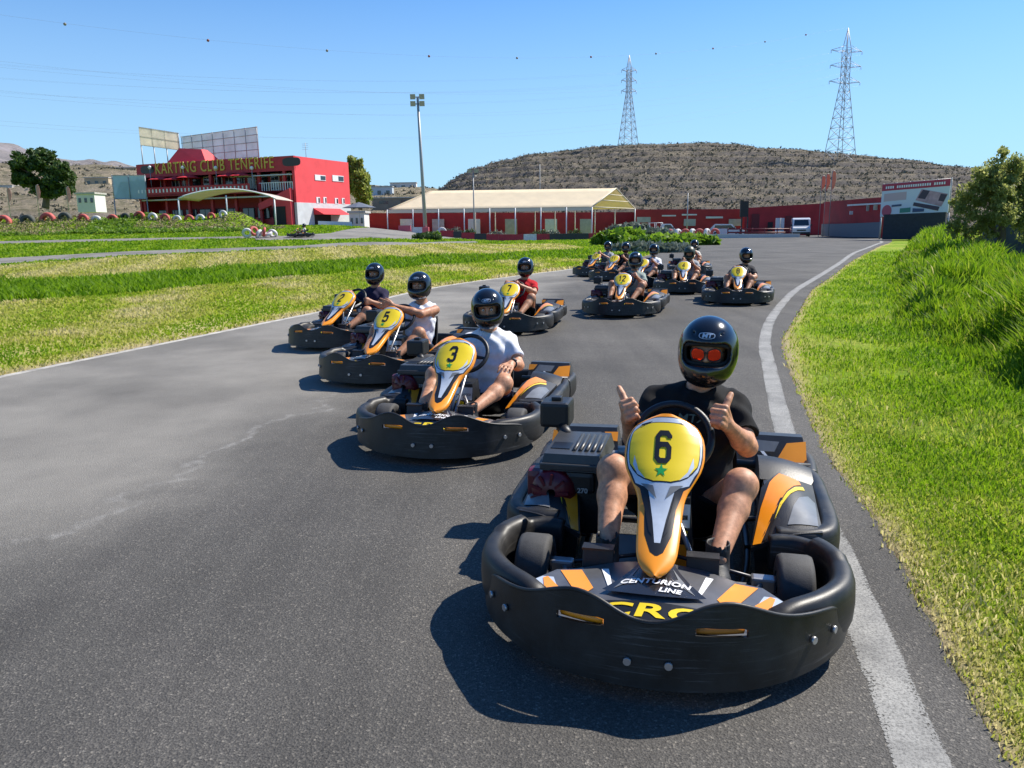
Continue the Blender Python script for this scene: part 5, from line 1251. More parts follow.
bpart('end_wall', [(SL, SL + .3, -.05, TR, G0, ZT0)], RED_D, club)
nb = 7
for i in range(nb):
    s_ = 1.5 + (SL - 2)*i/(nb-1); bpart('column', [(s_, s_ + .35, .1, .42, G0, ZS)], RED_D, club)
n_ = 0
for i in range(12):                            # upper windows and doors behind the terrace
    s0 = 1.2 + i*(SL - 3)/12; w_ = (SL - 3)/12*.72
    f_ = bpart('window', [(s0, s0 + w_, 3.12, 3.19, H2 + .2, H2 + 2.3)], FRM if i % 3 else DARKI, club); bpart('pane', [(s0 + .12, s0 + w_*.48, 3.08, 3.11, H2 + .35, H2 + 2.15), (s0 + w_*.54, s0 + w_ - .12, 3.08, 3.11, H2 + .35, H2 + 2.15)], WIN, f_)
for i in range(9):
    s0 = 2.2 + i*(SL - 4)/9; w_ = (SL - 4)/9*.8
    f_ = bpart('window', [(s0, s0 + w_, .52, .59, ZB + .9, ZB + 2.3)], DARKI, club); bpart('pane', [(s0 + .1, s0 + w_*.5 - .05, .49, .52, ZB + 1.0, ZB + 2.2), (s0 + w_*.5 + .05, s0 + w_ - .1, .49, .52, ZB + 1.0, ZB + 2.2)], WIN, f_)
bpart('front_awning', [(2.0, SL - 1, -.9, .55, H2 - .75, H2 - .6)], mat('pale_awning', (.60, .58, .55), .7), club)
rl = bpart('terrace_railing', [(5.5, SL, -1.6, -1.52, H2 - .2, H2 + .85)], RED_D, club)
for i in range(int((SL - 6)/.6)): bpart('baluster', [(5.8 + .6*i, 6.0 + .6*i, -1.65, -1.605, H2 + .2, H2 + .62)], FRM, rl)
bpart('awning', [(.4, 9.5, -.3, 1.2, ZS - .5, ZS - .38)], mat('grey_awning', (.5, .5, .52), .7), club); bpart('white_railing', [(.4 + .35*i, .5 + .35*i, .02, .08, H2, H2 + .9) for i in range(14)] + [(.4, 5.4, .01, .09, H2 + .9, H2 + .98)], FRM, club)
# stair flank at the right end
b = MB(); b.prism([fp(.4, -.6, H2 + .2), fp(5.2, -.6, H2 - 1.5), fp(5.2, -.6, H2 - 2.3), fp(3.2, -.6, H2 - 1.7), fp(2.2, -.6, G0), fp(.4, -.6, G0)], DT_3 := np.array([DT[0]*.5, DT[1]*.5, 0])); o = b.build('stair_parapet', RED_B, club); fix_normals(o)
bpart('stair_doorway', [(1.2, 3.0, -.66, -.61, G0, H2 - 1.9)], DARKI, club)
# lettering along the parapet
sA, zA = fac(156, 168); sB, zB_ = fac(274, 163); zc = fac(274, 162.8)[1]
V, F = text_geo('KARTING CLUB TENERIFE', 1.0, 0, .008, 1.14); wtxt = np.ptp(V[:, 0]); sc_ = (sA - sB)/wtxt; hh = 1.38/np.ptp(V[:, 1])
W = np.array([fp((sA + sB)/2 - v[0]*sc_, -.14, zc + v[1]*hh) for v in V]); Wt, G = thicken(W, F, np.tile(np.array([DT[0]*.07, DT[1]*.07, 0]), (len(W), 1)))
b = MB(); b.add(Wt, G); 
_par = list(range(len(Wt)))
def _f(i):
    while _par[i] != i: _par[i] = _par[_par[i]]; i = _par[i]
    return i
for f in G:
    for i in f[1:]: _par[_f(i)] = _f(f[0])
_gr = {}
for f in G: _gr.setdefault(_f(f[0]), []).append(f)
for _k, fs in _gr.items():
    ids = sorted({i for f in fs for i in f}); mp_ = {i: j for j, i in enumerate(ids)}; b = MB(); b.add(Wt[ids], [[mp_[i] for i in f] for f in fs]); o = b.build('sign_letter', mat('yellow_sign_letters', (.55, .38, .04), .5, var=.15, vscale=3), club); fix_normals(o)
for u0, u1 in ((282, 302), (140, 155)):
    s0, s1 = fac(u1, 165)[0], fac(u0, 165)[0]; sm = (s0 + s1)/2; rs = abs(s1 - s0)/2*.9
    b = MB(); b.prism([fp(sm + rs*math.copysign(abs(math.cos(w))**.6, math.cos(w)), -.09, zc + (ZT0 - ZS)*.30*math.copysign(abs(math.sin(w))**.6, math.sin(w))) for w in np.linspace(0, 2*PI, 20, endpoint=False)], (DT[0]*.03, DT[1]*.03, 0)); o = b.build('sign_roundel', mat('roundel_black', (.015, .013, .014), .4), club); fix_normals(o)
# windows and entrance on the side wall
def swin(u0, v0, u1, v1, m, name='window', half=True):
    t0, z1 = rgt(u0, v0); t1, z0 = rgt(u1, v1); f_ = bpart(name, [(-.06, -.005, t0, t1, z0, z1)], m, club)
    if half: bpart('pane', [(-.09, -.06, t0 + (t1-t0)*.52, t1 - .08, z0 + .1, z1 - .1)], WIN, f_)
for a in [(314.5, 174.5, 325.5, 181), (332, 175, 343.5, 182), (297, 196.5, 303.5, 203), (316, 197, 320, 203.5), (323, 197, 326.5, 203.5), (334.5, 198, 338, 204), (341.5, 198, 344.5, 204)]: 
    if a[0] > 305: swin(*a, FRM)
t0, z1 = rgt(314, 213.5); t1, z0 = rgt(331, 225.5); bpart('entrance', [(-.06, -.035, t0, t1, G0, z1)], DARKI, club)
t0, z1 = rgt(313, 208); t1, z0 = rgt(340, 215); b = MB(); b.prism([fp(-.04, t0, z1), fp(-1.6, t0, z0), fp(-.04, t0, z0)], (DT[0]*(t1-t0), DT[1]*(t1-t0), 0)); o = b.build('entrance_awning', REDCL, club); fix_normals(o)
b = MB(); b.prism([fp(0, .15, ZT0), fp(0, TR, ZT0), fp(0, TR, ZT0 - .45), ], (DS[0]*.02, DS[1]*.02, 0)) if 0 else None
b.tube([fp(1.2, 4, ZT0 - .7), fp(1.2, 4, ZT0 + 1.9)], .03, n=6); 
for k in range(4): b.tube([fp(.8, 4, ZT0 + 1.1 + .22*k), fp(1.7, 4, ZT0 + 1.1 + .22*k)], .015, n=5)
b.build('antenna', STEEL, club)
# red pitched turret on the roof
sa, za = fac(178, 148, 2); s1_, z1_ = fac(167, 160, 2); s2_, _ = fac(213, 162, 2)
b = MB(); b.hexa([fp(s2_, 1, ZT0 - .6), fp(s1_, 1, ZT0 - .6), fp(s1_, 5, ZT0 - .6), fp(s2_, 5, ZT0 - .6), fp(sa - 3.5, 2.4, za - .3), fp(sa, 2.2, za), fp(sa, 3.6, za), fp(sa - 3.5, 3.4, za - .3)]); o = b.build('roof_turret', RED_B, club); fix_normals(o)
# parasols on the terrace
def parasol(p, m, r, h, label, group):
    e = empty('parasol', p, 0, label, 'parasol', group); b = MB(); n = 8
    V = [(0, 0, h)] + [(r*math.cos(2*PI*k/n), r*math.sin(2*PI*k/n), h - r*.32) for k in range(n)]; F = [(0, 1 + k, 1 + (k+1) % n) for k in range(n)]
    W, G = thicken(V, F, np.tile([0, 0, -.03], (n+1, 1))); b.add(W, G); o = b.build('canopy', m, e); fix_normals(o)
    b = MB(); b.tube([(0, 0, 0), (0, 0, h - .05)], .03, n=6); b.build('pole', STEEL, e); return e
for k, u in enumerate((160, 175, 188, 228, 241)):
    s_, z_ = fac(u, (176, 176, 174, 172.5, 172)[k], -.5); parasol(tuple(fp(s_, -.5, H2)), REDCL, 1.5, max(1.6, z_ - H2), 'red parasol on the clubhouse terrace under the roof sign', 'red terrace parasols')
# terrace lamps
# big blank hoardings
def hoarding(name, px, Y, m, label, base, frame=STEEL, grid=(4, 3), legs=4, backz=.12, cat='billboard'):
    """px: TL, TR, BR, BL corners; Y: distances of the left and right end"""
    c = [at(*px[0], Y[0]), at(*px[1], Y[1]), at(*px[2], Y[1]), at(*px[3], Y[0])]; c[3][:2] = c[0][:2]; c[2][:2] = c[1][:2]
    e = empty(name, (0, 0, 0), 0, label, cat); d = c[1] - c[0]; nrm = np.array([d[1], -d[0], 0]); nrm /= np.linalg.norm(nrm); nrm *= -1 if nrm[1] > 0 else 1
    if m:
        b = MB(); b.prism(c, -nrm*.06); o = b.build('panel', m, e); fix_normals(o)
    L_ = lambda a, t: c[0]*(1-a)*(1-t) + c[1]*a*(1-t) + c[2]*a*t + c[3]*(1-a)*t
    b = MB(); off = -nrm*backz if m else nrm*0
    for i in range(grid[0] + 1): b.tube([L_(i/grid[0], -.03) + off, L_(i/grid[0], 1.03) + off], .05, n=5)
    for j in range(grid[1] + 1): b.tube([L_(-.01, j/grid[1]) + off, L_(1.01, j/grid[1]) + off], .045, n=5)
    b.build('frame', frame, e)
    b = MB()
    for i in range(legs): a = L_(i/(legs-1), 1) + off; q_ = a.copy(); q_[2] = base; b.tube([a, q_], .07, n=6)
    b.build('legs' if legs > 3 else 'post', frame, e) if 0 else b.build('support', frame, e)
    return e, L_, nrm
hoarding('roof_billboard', [(138.5, 127), (177.5, 133), (178, 150), (141, 145)], (113, 110), mat('torn_cream_canvas', (.80, .77, .70), .85, var=.18, vscale=.9, col2=(.72, .68, .60), trans=.72), 'torn cream canvas billboard on thin legs above the clubhouse roof', ZT0 - .7, grid=(3, 2))
hoarding('roof_billboard', [(182, 137), (257, 127), (258, 157), (184, 162)], (113, 104), mat('translucent_backing', (.52, .58, .64), .7, var=.1, vscale=.6, trans=.6), 'wide grey lattice billboard seen from behind above the clubhouse roof', ZT0 - .7, grid=(7, 4), legs=5, backz=-.10)
hoarding('blank_screen', [(112, 175.5), (145, 175.5), (146, 199), (113.5, 199)], (104, 102), BLUEB, 'blank pale blue hoarding beside the left end of the clubhouse', ZB - .5, grid=(2, 1), legs=2, backz=-.08, cat='hoarding')
# arched canvas canopy in front
def arch_canopy():
    e = empty('arched_canopy', (0, 0, 0), 0, 'low arched cream canvas canopy on white posts before the clubhouse', 'canopy')
    a0 = at(178, 197, 86); pk = at(226, 186.5, 88); a1 = at(276, 199, 90); b = MB()
    def fn(u, v):
        p = a0*(1-u) + a1*u; zz = min(a0[2], a1[2]) + (pk[2] - a0[2] - .1)*math.sin(PI*u)**.8; return (p[0] + v*1.2, p[1] + v*2.6, zz - .15*v)
    b.grid(fn, np.linspace(0, 1, 20), np.linspace(0, 1, 6)); V = b.V[0]; W, G = thicken(V, b.F, np.tile([0, 0, -.05], (len(V), 1))); b = MB(); b.add(W, G, 0, True); o = b.build('canvas', mat('sand_canvas', (.66, .57, .50), .8, trans=.3), e); fix_normals(o)
    b = MB(); b.tube([np.array(fn(u, 0)) + np.array([0, -.05, .04]) for u in np.linspace(0, 1, 16)], .09, n=6); b.build('edge_arch', WSTEEL, e)
    for u in (.0, .48, .98):
        q_ = np.array(fn(u, 0)); 
        if u == .48: q_[2] = a0[2] + .2
        b = MB(); b.tube([q_, (q_[0], q_[1], float(Z(q_[0], q_[1])) - .2)], .09, n=7); b.build('post', WSTEEL, e)
arch_canopy()

# ------------------------------------------------------------------ trees
M_LEAF_D = mat('dark_leaves', (.05, .1, .02), .6, attr='tint', acols=[(.025, .055, .012), (.055, .105, .020), (.11, .16, .032)], trans=.3)
M_LEAF_Y = mat('willow_leaves', (.05, .1, .02), .6, attr='tint', acols=[(.16, .22, .035), (.29, .34, .07), (.42, .43, .13)], trans=.6)
M_LEAF_O = mat('pepper_tree_leaves', (.05, .1, .02), .6, attr='tint', acols=[(.14, .17, .04), (.28, .31, .085), (.44, .43, .16)], trans=.6)
M_LEAF_B = mat('lush_bush_leaves', (.05, .1, .02), .55, attr='tint', acols=[(.07, .14, .012), (.15, .27, .018), (.26, .38, .035)], trans=.5)
M_LEAF_G = mat('grey_green_leaves', (.1, .1, .1), .7, attr='tint', acols=[(.07, .09, .06), (.17, .20, .15), (.30, .33, .27)], trans=.2)
BARK = mat('bark', (.11, .085, .065), .9, var=.3, vscale=3, bump=.5, bscale=14)
def tree(name, base, lobes, nleaf, sz, m, label, trunk_r, trunk_top, limbs, cat='tree', droop=None, gap=.35, group=None, nsub=9):
    e = empty(name, tuple(base), 0, label, cat, group)
    sub = []                                   # break every lobe into uneven leaf masses
    for c_, r_ in lobes:
        r_ = np.array(r_); sub.append((np.array(c_), r_*(.74 if nsub > 4 else .9)))
        for _ in range(nsub):
            d_ = rng.standard_normal(3); d_ /= np.linalg.norm(d_); sub.append((np.array(c_) + d_*r_*rng.uniform(.6, 1.0), r_*rng.uniform(.22, .44)))
    lobes = sub
    w = np.array([l[1][0]*l[1][1]*l[1][2] for l in lobes])**.62; k = rng.choice(len(lobes), nleaf, p=w/w.sum())
    c = np.array([l[0] for l in lobes])[k]; r_ = np.array([l[1] for l in lobes])[k]
    d = rng.standard_normal((nleaf, 3)); d /= np.linalg.norm(d, axis=1)[:, None]; q_ = rng.random(nleaf)**.55
    P = c + d*r_*q_[:, None]
    s0 = 1.6/np.mean(r_); nn = np.sin(P[:, 0]*s0*2.3 + 1.7*np.sin(P[:, 2]*s0*2)) + np.sin(P[:, 1]*s0*2.7 + P[:, 2]*s0*2.1) + np.sin(P[:, 2]*s0*3.3 + P[:, 0]*s0)
    ok = nn > -1.6 + gap*2*rng.random(nleaf); P, nn = P[ok], nn[ok]
    leafmesh('crown', P, sz, m, .48 + .10*nn + .18*rng.standard_normal(len(P)), None, e, droop)
    b = MB(); tt = np.array(trunk_top)
    b.tube(smooth_path([(0, 0, -.3), tuple(tt*.35 + np.array([.06*tt[2], 0, 0])), tuple(tt*.7), tuple(tt)], 4), list(np.linspace(trunk_r*1.15, trunk_r*.4, 13)), n=9); tk = b.build('trunk', BARK, e)
    for q_ in limbs:
        b = MB(); s_ = tt*q_[0]; en_ = np.array(q_[1]); mid = s_*.5 + en_*.5 + np.array([0, 0, .12*np.linalg.norm(en_ - s_)]); b.tube(smooth_path([s_, mid, en_], 4), list(np.linspace(trunk_r*.55, trunk_r*.15, 9)), n=7); b.build('limb', BARK, tk)
    return e
Y = 112.; p0 = at(45, 206, Y); sc_ = Y/775
L = lambda px, py, rx, rz, dy=0, ry=None: ((( px - 45)*sc_, dy, (206 - py)*sc_), (rx*sc_, (ry or rx)*sc_, rz*sc_))
tree('broadleaf_tree', p0, [L(35, 164, 15, 9), L(52, 167, 18, 14), L(66, 180, 16, 13), L(22, 168, 10, 6, 1), L(70, 172, 9, 9, -1), L(44, 158, 10, 7), L(60, 190, 14, 9), L(34, 183, 16, 9), L(26, 178, 11, 8), L(48, 190, 14, 8, -.5)], 22000, .25, M_LEAF_D, 'dark green spreading tree on the far left beside the pink flags', .45, (0.4, 0, 3.6), [(.6, (-3.2, 0, 5.4)), (.7, (1.5, .5, 6)), (.5, (2.8, -.5, 4))])
Y = 128.; p0 = at(360, 208, Y); sc_ = Y/775; L2 = lambda px, py, rx, rz, dy=0: (((px - 360)*sc_, dy, (208 - py)*sc_), (rx*sc_, rx*sc_, rz*sc_))
tree('poplar_tree', p0, [L2(357, 178, 9, 22), L2(362, 185, 11, 20, -.5), L2(354, 170, 6, 13), L2(364, 196, 10, 12)], 9000, .30, M_LEAF_Y, 'tall pale green poplar behind the right end of the clubhouse', .3, (0, 0, 6), [(.5, (-.8, 0, 5.5)), (.6, (.9, 0, 6))], droop=.35, nsub=4)
Y = 25.; p0 = at(996, 252, Y); p0[2] -= .05; sc_ = Y/775; L3 = lambda px, py, rx, rz, dy=0: (((px - 996)*sc_, dy, (252 - py)*sc_), (rx*sc_, rx*sc_*.9, rz*sc_))
tree('pepper_tree', p0, [L3(990, 172, 22, 20), L3(1012, 180, 26, 28, .2), L3(975, 190, 24, 20, -.2), L3(962, 204, 15, 18, .1), L3(1020, 205, 30, 28), L3(990, 210, 26, 26, -.4), L3(1040, 190, 24, 30), L3(955, 222, 9, 20), L3(976, 232, 14, 16, .1), L3(1030, 228, 26, 22)], 36000, .052, M_LEAF_O, 'feathery olive green tree at the right edge above the grass bank', .13, (.1, 0, 1.5), [(.6, (-.6, 0, 2.0)), (.7, (.5, .1, 2.3)), (.5, (.9, -.2, 1.6)), (.4, (-1.0, .1, 1.2))], droop=.55, gap=.6)
def bush(name, p, r, n, sz, m, label, cat='bush', group=None, sq=.7):
    e = empty(name, p, 0, label, cat, group); d = rng.standard_normal((n, 3)); d /= np.linalg.norm(d, axis=1)[:, None]; q_ = rng.random(n)**.4
    P = d*np.array(r)*q_[:, None]*(1 + .22*np.sin(d[:, 0:1]*5 + d[:, 1:2]*4)); P[:, 2] += r[2]*.55; P = P[P[:, 2] > -.1]
    nn = np.sin(P[:, 0]*4/r[0]) + np.sin(P[:, 2]*5/r[2] + P[:, 0]*2/r[0]); leafmesh('foliage', P, sz, m, .5 + .12*nn + .17*rng.standard_normal(len(P)), None, e)
    b = MB()
    for k in range(4): b.tube([(0, 0, -.1), (r[0]*.4*math.cos(k*1.6), r[1]*.4*math.sin(k*1.6), r[2]*.8)], .03, n=5)
    b.build('stem', BARK, e); return e
# island bushes at the inside of the far bend
for (u, v, w_, h_, m, lab) in [(622, 243, 24, 15, M_LEAF_B, 'low lush green bush at the left foot of the island planting'), (655, 247, 30, 13, M_LEAF_B, 'wide lush green bush at the front of the island planting'), (690, 243, 26, 9, M_LEAF_B, 'flat green bush tapering towards the far track bend'),
                           (630, 236, 22, 13, M_LEAF_G, 'grey green bush topping the island planting'), (655, 238, 18, 10, M_LEAF_G, 'grey flowering bush right of the topmost island bush'), (640, 250, 24, 8, M_LEAF_G, 'pale grey ground bush on the front edge of the island'), (672, 250, 22, 6, M_LEAF_G, 'pale low bush at the front right of the island')]:
    p = gp(u, v + 2); k = p[1]/775; bush('bush', tuple(p), (w_*k, w_*k*.8, h_*k*.62), 2600, .016*p[1]**.75, m, lab, group='bushes on the track island')
p = gp(428, 240); k = p[1]/775; bush('bush', tuple(p), (13*k, 12*k, 4.5*k), 1800, .16, M_LEAF_D, 'dark clipped bush round the foot of the tall floodlight mast'); p = gp(436, 239.5); bush('bush', tuple(p), (6*k, 6*k, 5*k), 900, .16, M_LEAF_B, 'small bright green bush beside the clipped mast bush')
# rank weeds on the berm in front of the clubhouse
X = rng.uniform(-62, -22, 6000); Y_ = 78 + .10*X + 3 + rng.uniform(-7.5, -.5, 6000); ok = _n(X, Y_, .35, 2) > -.55; X, Y_ = X[ok], Y_[ok]
P = np.stack([X, Y_, Z(X, Y_) + .15], 1); up = (Y_ - (81 + .1*X))/7
isgreen = _n(X, Y_, .22, 6) + 1.2*(-up - .45) > .1
clumps('berm_weeds', P[isgreen], rng.uniform(.15, .38, isgreen.sum()), 9, M_LEAF_B, np.clip(.55 + .2*rng.standard_normal(isgreen.sum()), 0, 1), .9)
clumps('berm_dry_scrub', P[~isgreen], rng.uniform(.08, .20, (~isgreen).sum()), 8, mat('brown_scrub', (.1, .1, .1), .9, attr='tint', acols=[(.14, .15, .05), (.29, .24, .11), (.42, .34, .19)]), np.clip(.5 + .2*rng.standard_normal((~isgreen).sum()), 0, 1), .8)

# ------------------------------------------------------------------ tyres
T_RED = mat('red_painted_tyre', (.46, .085, .07), .7, var=.25, vscale=4); T_WHT = mat('white_painted_tyre', (.62, .60, .58), .7, var=.2, vscale=4); T_BLK = mat('bare_black_tyre', (.06, .065, .055), .8)
def tyre_mesh(R=.5, w=.26):
    b = MB(); b.lathe([(R*.52, -w*.4), (R*.62, -w*.5), (R*.92, -w*.46), (R, -w*.2), (R, w*.2), (R*.92, w*.46), (R*.62, w*.5), (R*.52, w*.4), (R*.55, 0), (R*.52, -w*.4)], n=28, axis='Y'); return b
def put_tyre(p, rz, m, R, w, label, group, tilt=0, name='tyre'):
    if 'berm,' in label: R, w = R*.80, w*.9; p = (p[0], p[1] - .7, p[2] - R*.42)
    o = tyre_mesh(R, w).build(name, m); fix_normals(o); o.location = tuple(p); o.rotation_euler = (tilt, 0, rz); tag(o, label, 'tyre', group); return o
seen = {}
ORD = ['leftmost', 'second', 'third', 'fourth', 'fifth', 'sixth', 'seventh', 'eighth', 'ninth', 'tenth', 'eleventh', 'twelfth', 'thirteenth', 'fourteenth', 'fifteenth', 'sixteenth']
for i, (u, c, r_) in enumerate([(8, 'r', 17), (32, 'k', 16), (52, 'r', 17), (69, 'k', 15), (87, 'r', 13), (100, 'w', 12), (116, 'r', 13), (129, 'k', 11), (143, 'r', 12), (156, 'w', 10), (168, 'r', 11), (180, 'w', 9), (192, 'r', 11), (203, 'w', 10), (214, 'r', 9), (226, 'w', 9)]):
    d = ray(u, 218); b_ = d[0]/d[1]; yb = 81/(1 - .10*b_) - .6; xb = b_*yb; R = r_*yb/775*.55
    put_tyre((xb, yb, float(Z(xb, yb)) + R*.18), 0, {'r': T_RED, 'w': T_WHT, 'k': T_BLK}[c], R, R*.7, f'{ORD[i]} {"" if i == 0 else "from the left "}of the half-buried tyres on the berm, {dict(r="painted red", w="painted white", k="bare black")[c]}', 'half-buried tyres along the berm')
for i, (u, v, c, t_) in enumerate([(247, 231, 'w', .3), (254, 229, 'r', -.3), (259, 232, 'w', .5), (264, 230, 'r', .2), (268, 234, 'w', 1.2), (273, 233, 'w', -.6)]):
    p = gp(u, 237.5) ; p = at(u, v + 2, p[1] - 2 + .4*i); p[2] = max(p[2], float(Z(p[0], p[1])) + .3)
    put_tyre(p, .4 + .5*i, T_RED if c == 'r' else T_WHT, .38, .22, ['first, white', 'second, red', 'third, white', 'fourth, red', 'fifth, white and lying flat', 'last, white and leaning out'][i] + ', of the tyres spilling off the right berm end', 'loose tyres at the berm end', t_)
for i, (u, c) in enumerate([(661, 'w'), (669.5, 'r'), (678, 'w'), (685.5, 'r'), (692.5, 'w'), (699.5, 'r'), (707, 'w'), (715, 'r')]):
    p = at(u, 229.5, 92); p[2] = float(Z(p[0], p[1])) + .56
    put_tyre(p, .9 if c == 'w' else .15, T_RED if c == 'r' else T_WHT, .56, .42, f'{ORD[i]} {"" if i == 0 else "from the left "}of the upright tyre row before the white vehicles, {"red" if c == "r" else "white"}', 'upright red and white tyres across the far track')
# ------------------------------------------------------------------ marquee, walls, barriers
def wallpx(name, pts, base, th, m, label=None, cat=None, parent=None, group=None):
    """vertical wall: pts = [(u, v_top, Y)...]"""
    T = [at(u, v, Y) for u, v, Y in pts]; b = MB()
    for p, q_ in zip(T[:-1], T[1:]):
        d = (q_ - p)[:2]; n_ = np.array([-d[1], d[0]])/np.linalg.norm(d)*th
        z0 = base if base is not None else min(float(Z(*p[:2])), float(Z(*q_[:2]))) - .3
        P8 = [(p[0], p[1], z0), (q_[0], q_[1], z0), (q_[0] + n_[0], q_[1] + n_[1], z0), (p[0] + n_[0], p[1] + n_[1], z0), tuple(p), tuple(q_), (q_[0] + n_[0], q_[1] + n_[1], q_[2]), (p[0] + n_[0], p[1] + n_[1], p[2])]
        b.hexa(P8)
    o = b.build(name, m, parent); fix_normals(o)
    if label: tag(o, label, cat, group)
    return o
WALLR = mat('boundary_red_paint', (.34, .018, .022), .7, var=.2, vscale=.6)
wallpx('boundary_wall', [(352, 213, 122), (430, 213, 122), (645, 212, 124)], None, .3, WALLR, 'long red wall behind the cream marquee', 'wall')
def shed(name, pts, base, label, ops, m=WALLR):
    e = empty(name, (0, 0, 0), 0, label, 'building'); wallpx('wall', pts, base, 6., m, parent=e)
    for (u0, v0, u1, v1, mm, nm) in ops:
        Yo = np.interp((u0+u1)/2, [p[0] for p in pts], [p[2] for p in pts]) - .12; wallpx(nm, [(u0, v0, Yo), (u1, v0, Yo)], at(u0, v1, Yo)[2], .1, mm, parent=e)
    return e
WHITEP = mat('white_panel', (.65, .65, .64), .6, var=.1)
shed('workshop_shed', [(636, 209.5, 118), (745, 209, 116)], 0, 'low red workshop row behind the white vehicles', [(637, 217, 652, 222.5, CONC, 'shutter'), (662, 215, 678, 216.5, WHITEP, 'sign_strip'), (682, 214, 700, 215.5, WHITEP, 'sign_strip'), (706, 216.5, 728, 218.5, WHITEP, 'awning'), (684, 219, 696, 226, CONC, 'shutter'), (729, 219, 742, 226, CONC, 'shutter')])
shed('workshop_shed', [(745, 208, 108), (829, 203, 104)], 0, 'taller red garage between the black screen and the van', [(752, 214, 764, 234, mat('maroon_door', (.12, .008, .012), .6), 'door'), (768, 222, 776, 234, DARKI, 'door'), (786, 216, 797, 234, mat('maroon_door', (.12, .008, .012), .6), 'door')])
e = shed('workshop_shed', [(824, 202, 92), (852, 199.5, 84), (884, 197, 78)], 0, 'red corner building with grey plinth left of the tilted billboard', [(850, 211, 857, 214.5, WHITEP, 'number_sign'), (867, 205, 873, 211, CONC, 'window'), (874, 205, 882, 210, CONC, 'window')])
wallpx('plinth', [(825, 224, 91.7), (852, 223.5, 83.7), (884, 222, 77.7)], 0, .1, mat('grey_plinth', (.16, .17, .19), .8), parent=e).location.x = -.4; wallpx('roof_trim', [(838, 205.2, 88.4), (852, 204.2, 83.6), (884, 202.5, 77.6)], at(860, 205.6, 83)[2], .1, WHITEP, parent=e)
# marquee
def marquee():
    e = empty('marquee', (0, 0, 0), 0, 'long cream gabled marquee on thin posts', 'tent')
    A0, A1 = at(387, 208, 103), at(592, 208.5, 103); zE = (A0[2] + A1[2])/2; R0, R1 = at(430, 189.5, 110), at(616, 189.5, 110); zR = (R0[2] + R1[2])/2; B1 = at(635, 210.5, 117); B0 = at(475, 210, 117)
    for p in (A0, A1, B0, B1): p[2] = zE
    for p in (R0, R1): p[2] = zR
    b = MB()
    def quad(a, c, d, f, n=12):
        def fn(u, v):
            p = (a*(1-u) + c*u)*(1-v) + (f*(1-u) + d*u)*v; sag = -.10*math.sin(PI*v)*(1 + .5*abs(math.sin(u*PI*7))); return tuple(p + np.array([0, 0, sag]))
        m_ = MB(); m_.grid(fn, np.linspace(0, 1, 43), np.linspace(0, 1, 7)); W, G = thicken(m_.V[0], m_.F, np.tile([0, 0, -.04], (len(m_.V[0]), 1))); b.add(W, G, 0, True)
    quad(A0, A1, R1, R0); quad(R0, R1, B1, B0)
    b.add([A0, B0, R0], [(0, 1, 2)]); o = b.build('roof_canvas', CREAM, e); fix_normals(o)
    b = MB(); b.prism([A0, A1, A1 - [0, 0, .45], A0 - [0, 0, .45]], (0, .03, 0)); o = b.build('valance', mat('valance_canvas', (.62, .56, .45), .8), e); fix_normals(o)
    b = MB()
    for t in (.35, .65): b.tube([A1*(1-t) + R1*t, B1*(1-t) + R1*t], .06, n=6)
    b.tube([A1, B1], .06, n=6); b.tube([A1, R1], .08, n=6); b.tube([R1, B1], .08, n=6); b.build('gable_truss', mat('cream_steel', (.55, .48, .36), .5), e)
    for t in np.linspace(0, 1, 9):
        for a, c in ((A0, A1), (B0, B1)):
            p = a*(1-t) + c*t; b = MB(); b.tube([(p[0], p[1], zE), (p[0], p[1], float(Z(p[0], p[1])) - .2)], .08, n=7); b.build('post', WSTEEL, e)
marquee()
for k, u in enumerate((400, 432, 468, 505, 545, 580)):   # doors and shutters seen under the marquee
    wallpx('garage_shutter', [(u, 219, 121.6), (u + 12, 219, 121.6)], None, .1, CONC if k % 2 else WHITEP, f'{ORD[k]} {"" if k == 0 else "from the left "}of the shutters in the red wall behind the marquee', 'shutter', group='shutters under the marquee')
# barrier blocks with planting on them
def block(p, rz, m, label, L_=1.9, h=.62, group='barrier blocks along the pit road'):
    b = MB(); b.hexa([(-L_/2, -.28, 0), (L_/2, -.28, 0), (L_/2, .28, 0), (-L_/2, .28, 0), (-L_/2, -.14, h), (L_/2, -.14, h), (L_/2, .14, h), (-L_/2, .14, h)]); o = b.build('barrier_block', m); fix_normals(o); o.location = tuple(p); o.rotation_euler = (0, 0, rz); tag(o, label, 'barrier', group); return o
B_R = mat('red_barrier', (.36, .02, .025), .6, var=.2); B_W = mat('white_barrier', (.60, .58, .55), .7, var=.2); B_P = mat('pink_barrier', (.55, .10, .12), .6, var=.1); B_K = mat('dark_barrier', (.05, .045, .04), .8)
cs = [(405, 'p'), (419, 'w'), (447, 'r'), (455, 'k'), (468, 'r'), (480, 'k'), (492, 'r'), (505, 'r'), (517, 'r'), (530, 'w'), (543, 'r'), (556, 'k'), (569, 'k'), (582, 'k'), (595, 'r'), (607, 'r')]
cw = dict(p='pink', w='white', r='red', k='dark weathered')
for i, (u, c) in enumerate(cs):
    y_ = 92 if i > 1 else 98; p = at(u, 236, y_); p[2] = float(Z(p[0], p[1]))
    block(p, 0, dict(p=B_P, w=B_W, r=B_R, k=B_K)[c], f'{ORD[i]} {"" if i == 0 else "from the left "}of the barrier blocks before the marquee, {cw[c]}', 1.5, .75)
